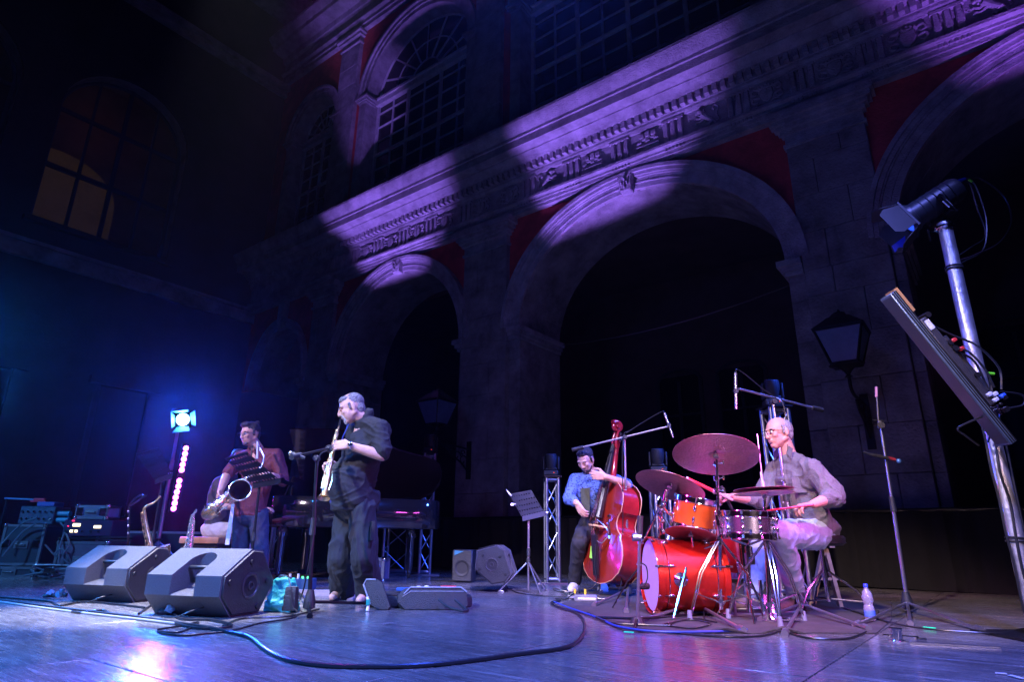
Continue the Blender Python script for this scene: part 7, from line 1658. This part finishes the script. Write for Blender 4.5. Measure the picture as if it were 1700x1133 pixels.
fcable([(975, 1018), (1010, 1034), (1060, 1038), (1120, 1040)], .006, 'black cable crossing the drum mat to the left of the bass drum', z=.014)
fcable([(1400, 1010), (1480, 1035), (1540, 1045), (1600, 1050), (1660, 1052), (1700, 1045)], .006, 'black cable running from the drums to the foot of the right pole', z=.014)
fcable([(838, 975), (860, 985), (900, 990), (940, 992)], .005, 'thin cable between the chrome music stand and the bass')
# foot of the bass: pedal box
c = F(972, 1000); t = empty('effects_pedal', c, R(-6), 'grey pedal box with yellow plugs at the foot of the double bass', 'pedal'); 
q = MB().box((0, 0, .03), (.20, .12, .055)); q.bevel(.008); q.build('case', mat('grey_pedal', (.22, .22, .25), .4, .5), t); q = MB().box((.01, -.062, .03), (.15, .004, .014)); q.build('pale_strip', mat('pale_strip', (.7, .68, .72), .4), t)
for x in (-.09, .0): MB().cyl((x, .03, .05), (x, .03, .10), .010, n=8).build('plug', mat('yellow_plug', (.65, .42, .02), .5), t)
q = MB().box((-.06, -.02, .062), (.07, .05, .012)); q.build('switch', CHROME, t)
t = empty('cable_knot', F(948, 998), 0, 'knot of thin cables beside the pedal box at the bassist\'s feet', 'cables'); random.seed(11)
q = MB(); q.tube(spline([V((random.uniform(-.14, .30), random.uniform(-.10, .12), random.uniform(.01, .09))) for _ in range(22)], 6), .005, 5); q.build('cable', CABLE, t)
# adhesive tape bits with coloured light
GT = mat('luminous_green_tape', (.02, .75, .30), .5, emis=(.0, 1, .45), estr=.35)
for (a_, b_, lab) in (((1036, 1050), (1052, 1051), 'bright green tape mark on the floor at the front left corner of the drum mat'), ((1533, 1042), (1553, 1044), 'bright green tape mark beside the lone microphone stand')):
    p, q_ = F(*a_, .012), F(*b_, .012); o = MB().bar(p, q_, .02, .004).build('tape_mark', GT); tag(o, lab, 'tape mark', 'green tape marks')
for i, (x, y) in enumerate(((90, 995), (288, 1022))):
    c = F(x, y, 0); t = empty('plug_cluster', c, R(20 * i), ('crumpled silver blue plugs on the cables before the farther front monitor', 'crumpled silver blue plugs on the cables before the nearer front monitor')[i], 'plugs'); random.seed(20 + i)
    q = MB()
    for k in range(5): q.box((random.uniform(-.05, .05), random.uniform(-.03, .03), random.uniform(.03, .05)), (random.uniform(.03, .06), random.uniform(.02, .04), random.uniform(.02, .03)), Euler((random.random() * 2, random.random() * 2, random.random() * 3)).to_matrix())
    q.build('tape_wrap', mat('silver_blue_tape', (.30, .45, .62), .3, .4, .3, 60), t, kind='stuff')
    MB().cyl((-.09, 0, .02), (.09, .01, .03), .016, n=8).build('plug', BLACKP, t)
# water bottle
c = F(1446, 1033); t = empty('water_bottle', c, 0, 'small water bottle with blue cap and label standing right of the drums', 'bottle')
PET = mat('clear_bottle', (.62, .66, .85), .12, 0, trans=.75)
q = MB().lathe([(.030, .001), (.034, .008), (.034, .07), (.030, .10), (.026, .105), (.033, .125), (.034, .15), (.028, .185), (.013, .205), (.012, .215)], (0, 0, 0), n=20); q.build('body', PET, t)
q = MB().lathe([(.0345, .03), (.035, .032), (.035, .068), (.0345, .07)], (0, 0, 0), n=20, caps=False); q.build('label', mat('blue_label', (.06, .15, .6), .4, 0, .4, 60), t)
q = MB().lathe([(.014, .215), (.0145, .217), (.0145, .235), (.012, .238)], (0, 0, 0), n=14); q.build('cap', mat('blue_cap', (.02, .06, .7), .4), t)
# steel fitting at the stage corner
c = F(1490, 1066); t = empty('steel_fitting', c, R(-5), 'round chrome fitting with side pins standing on the floor near the right pole', 'fitting')
q = MB().lathe([(.04, 0), (.042, .004), (.036, .01), (.030, .012), (.030, .055), (.033, .058), (.033, .066), (.001, .067)], (0, 0, 0), n=20); q.build('body', CHROME, t); q = MB().cyl((-.07, 0, .03), (.11, 0, .022), .006, n=6).box((.12, 0, .012), (.05, .02, .014)); q.build('pin', CHROME, t)
a_, b_ = F(1510, 1068, .006), F(1660, 1076, .006); o = MB().bar(a_, b_, .03, .008).build('metal_strip', ALU); tag(o, 'flat metal strip on the floor running to the foot of the right pole', 'strip')
# white tape scraps on the right
for i, (a_, b_) in enumerate((((1652, 1118), (1672, 1120)), ((1676, 1122), (1700, 1128)))):
    o = MB().bar(F(*a_, .004), F(*b_, .004), .02, .002).build('tape_scrap', mat('white_tape', (.6, .6, .62), .6)); tag(o, ('left scrap of the two white tapes in the near right corner', 'right scrap of the two white tapes, cut by the frame edge')[i], 'tape scrap', 'white tape scraps')

# ------------------------------------------------------------------ thin stage haze
hz = MB().slab(-24, 22, -9, 34, -2.3, 22).build('haze', None, kind='stuff')
hm = bpy.data.materials.new('stage_haze'); hm.use_nodes = True; n_ = hm.node_tree; n_.nodes.remove(n_.nodes['Principled BSDF'])
pv_ = n_.nodes.new('ShaderNodeVolumePrincipled'); pv_.inputs['Density'].default_value = .0012; pv_.inputs['Color'].default_value = (.8, .82, .9, 1); pv_.inputs['Anisotropy'].default_value = .88
n_.links.new(pv_.outputs[0], n_.nodes['Material Output'].inputs['Volume']); hz.data.materials.append(hm)
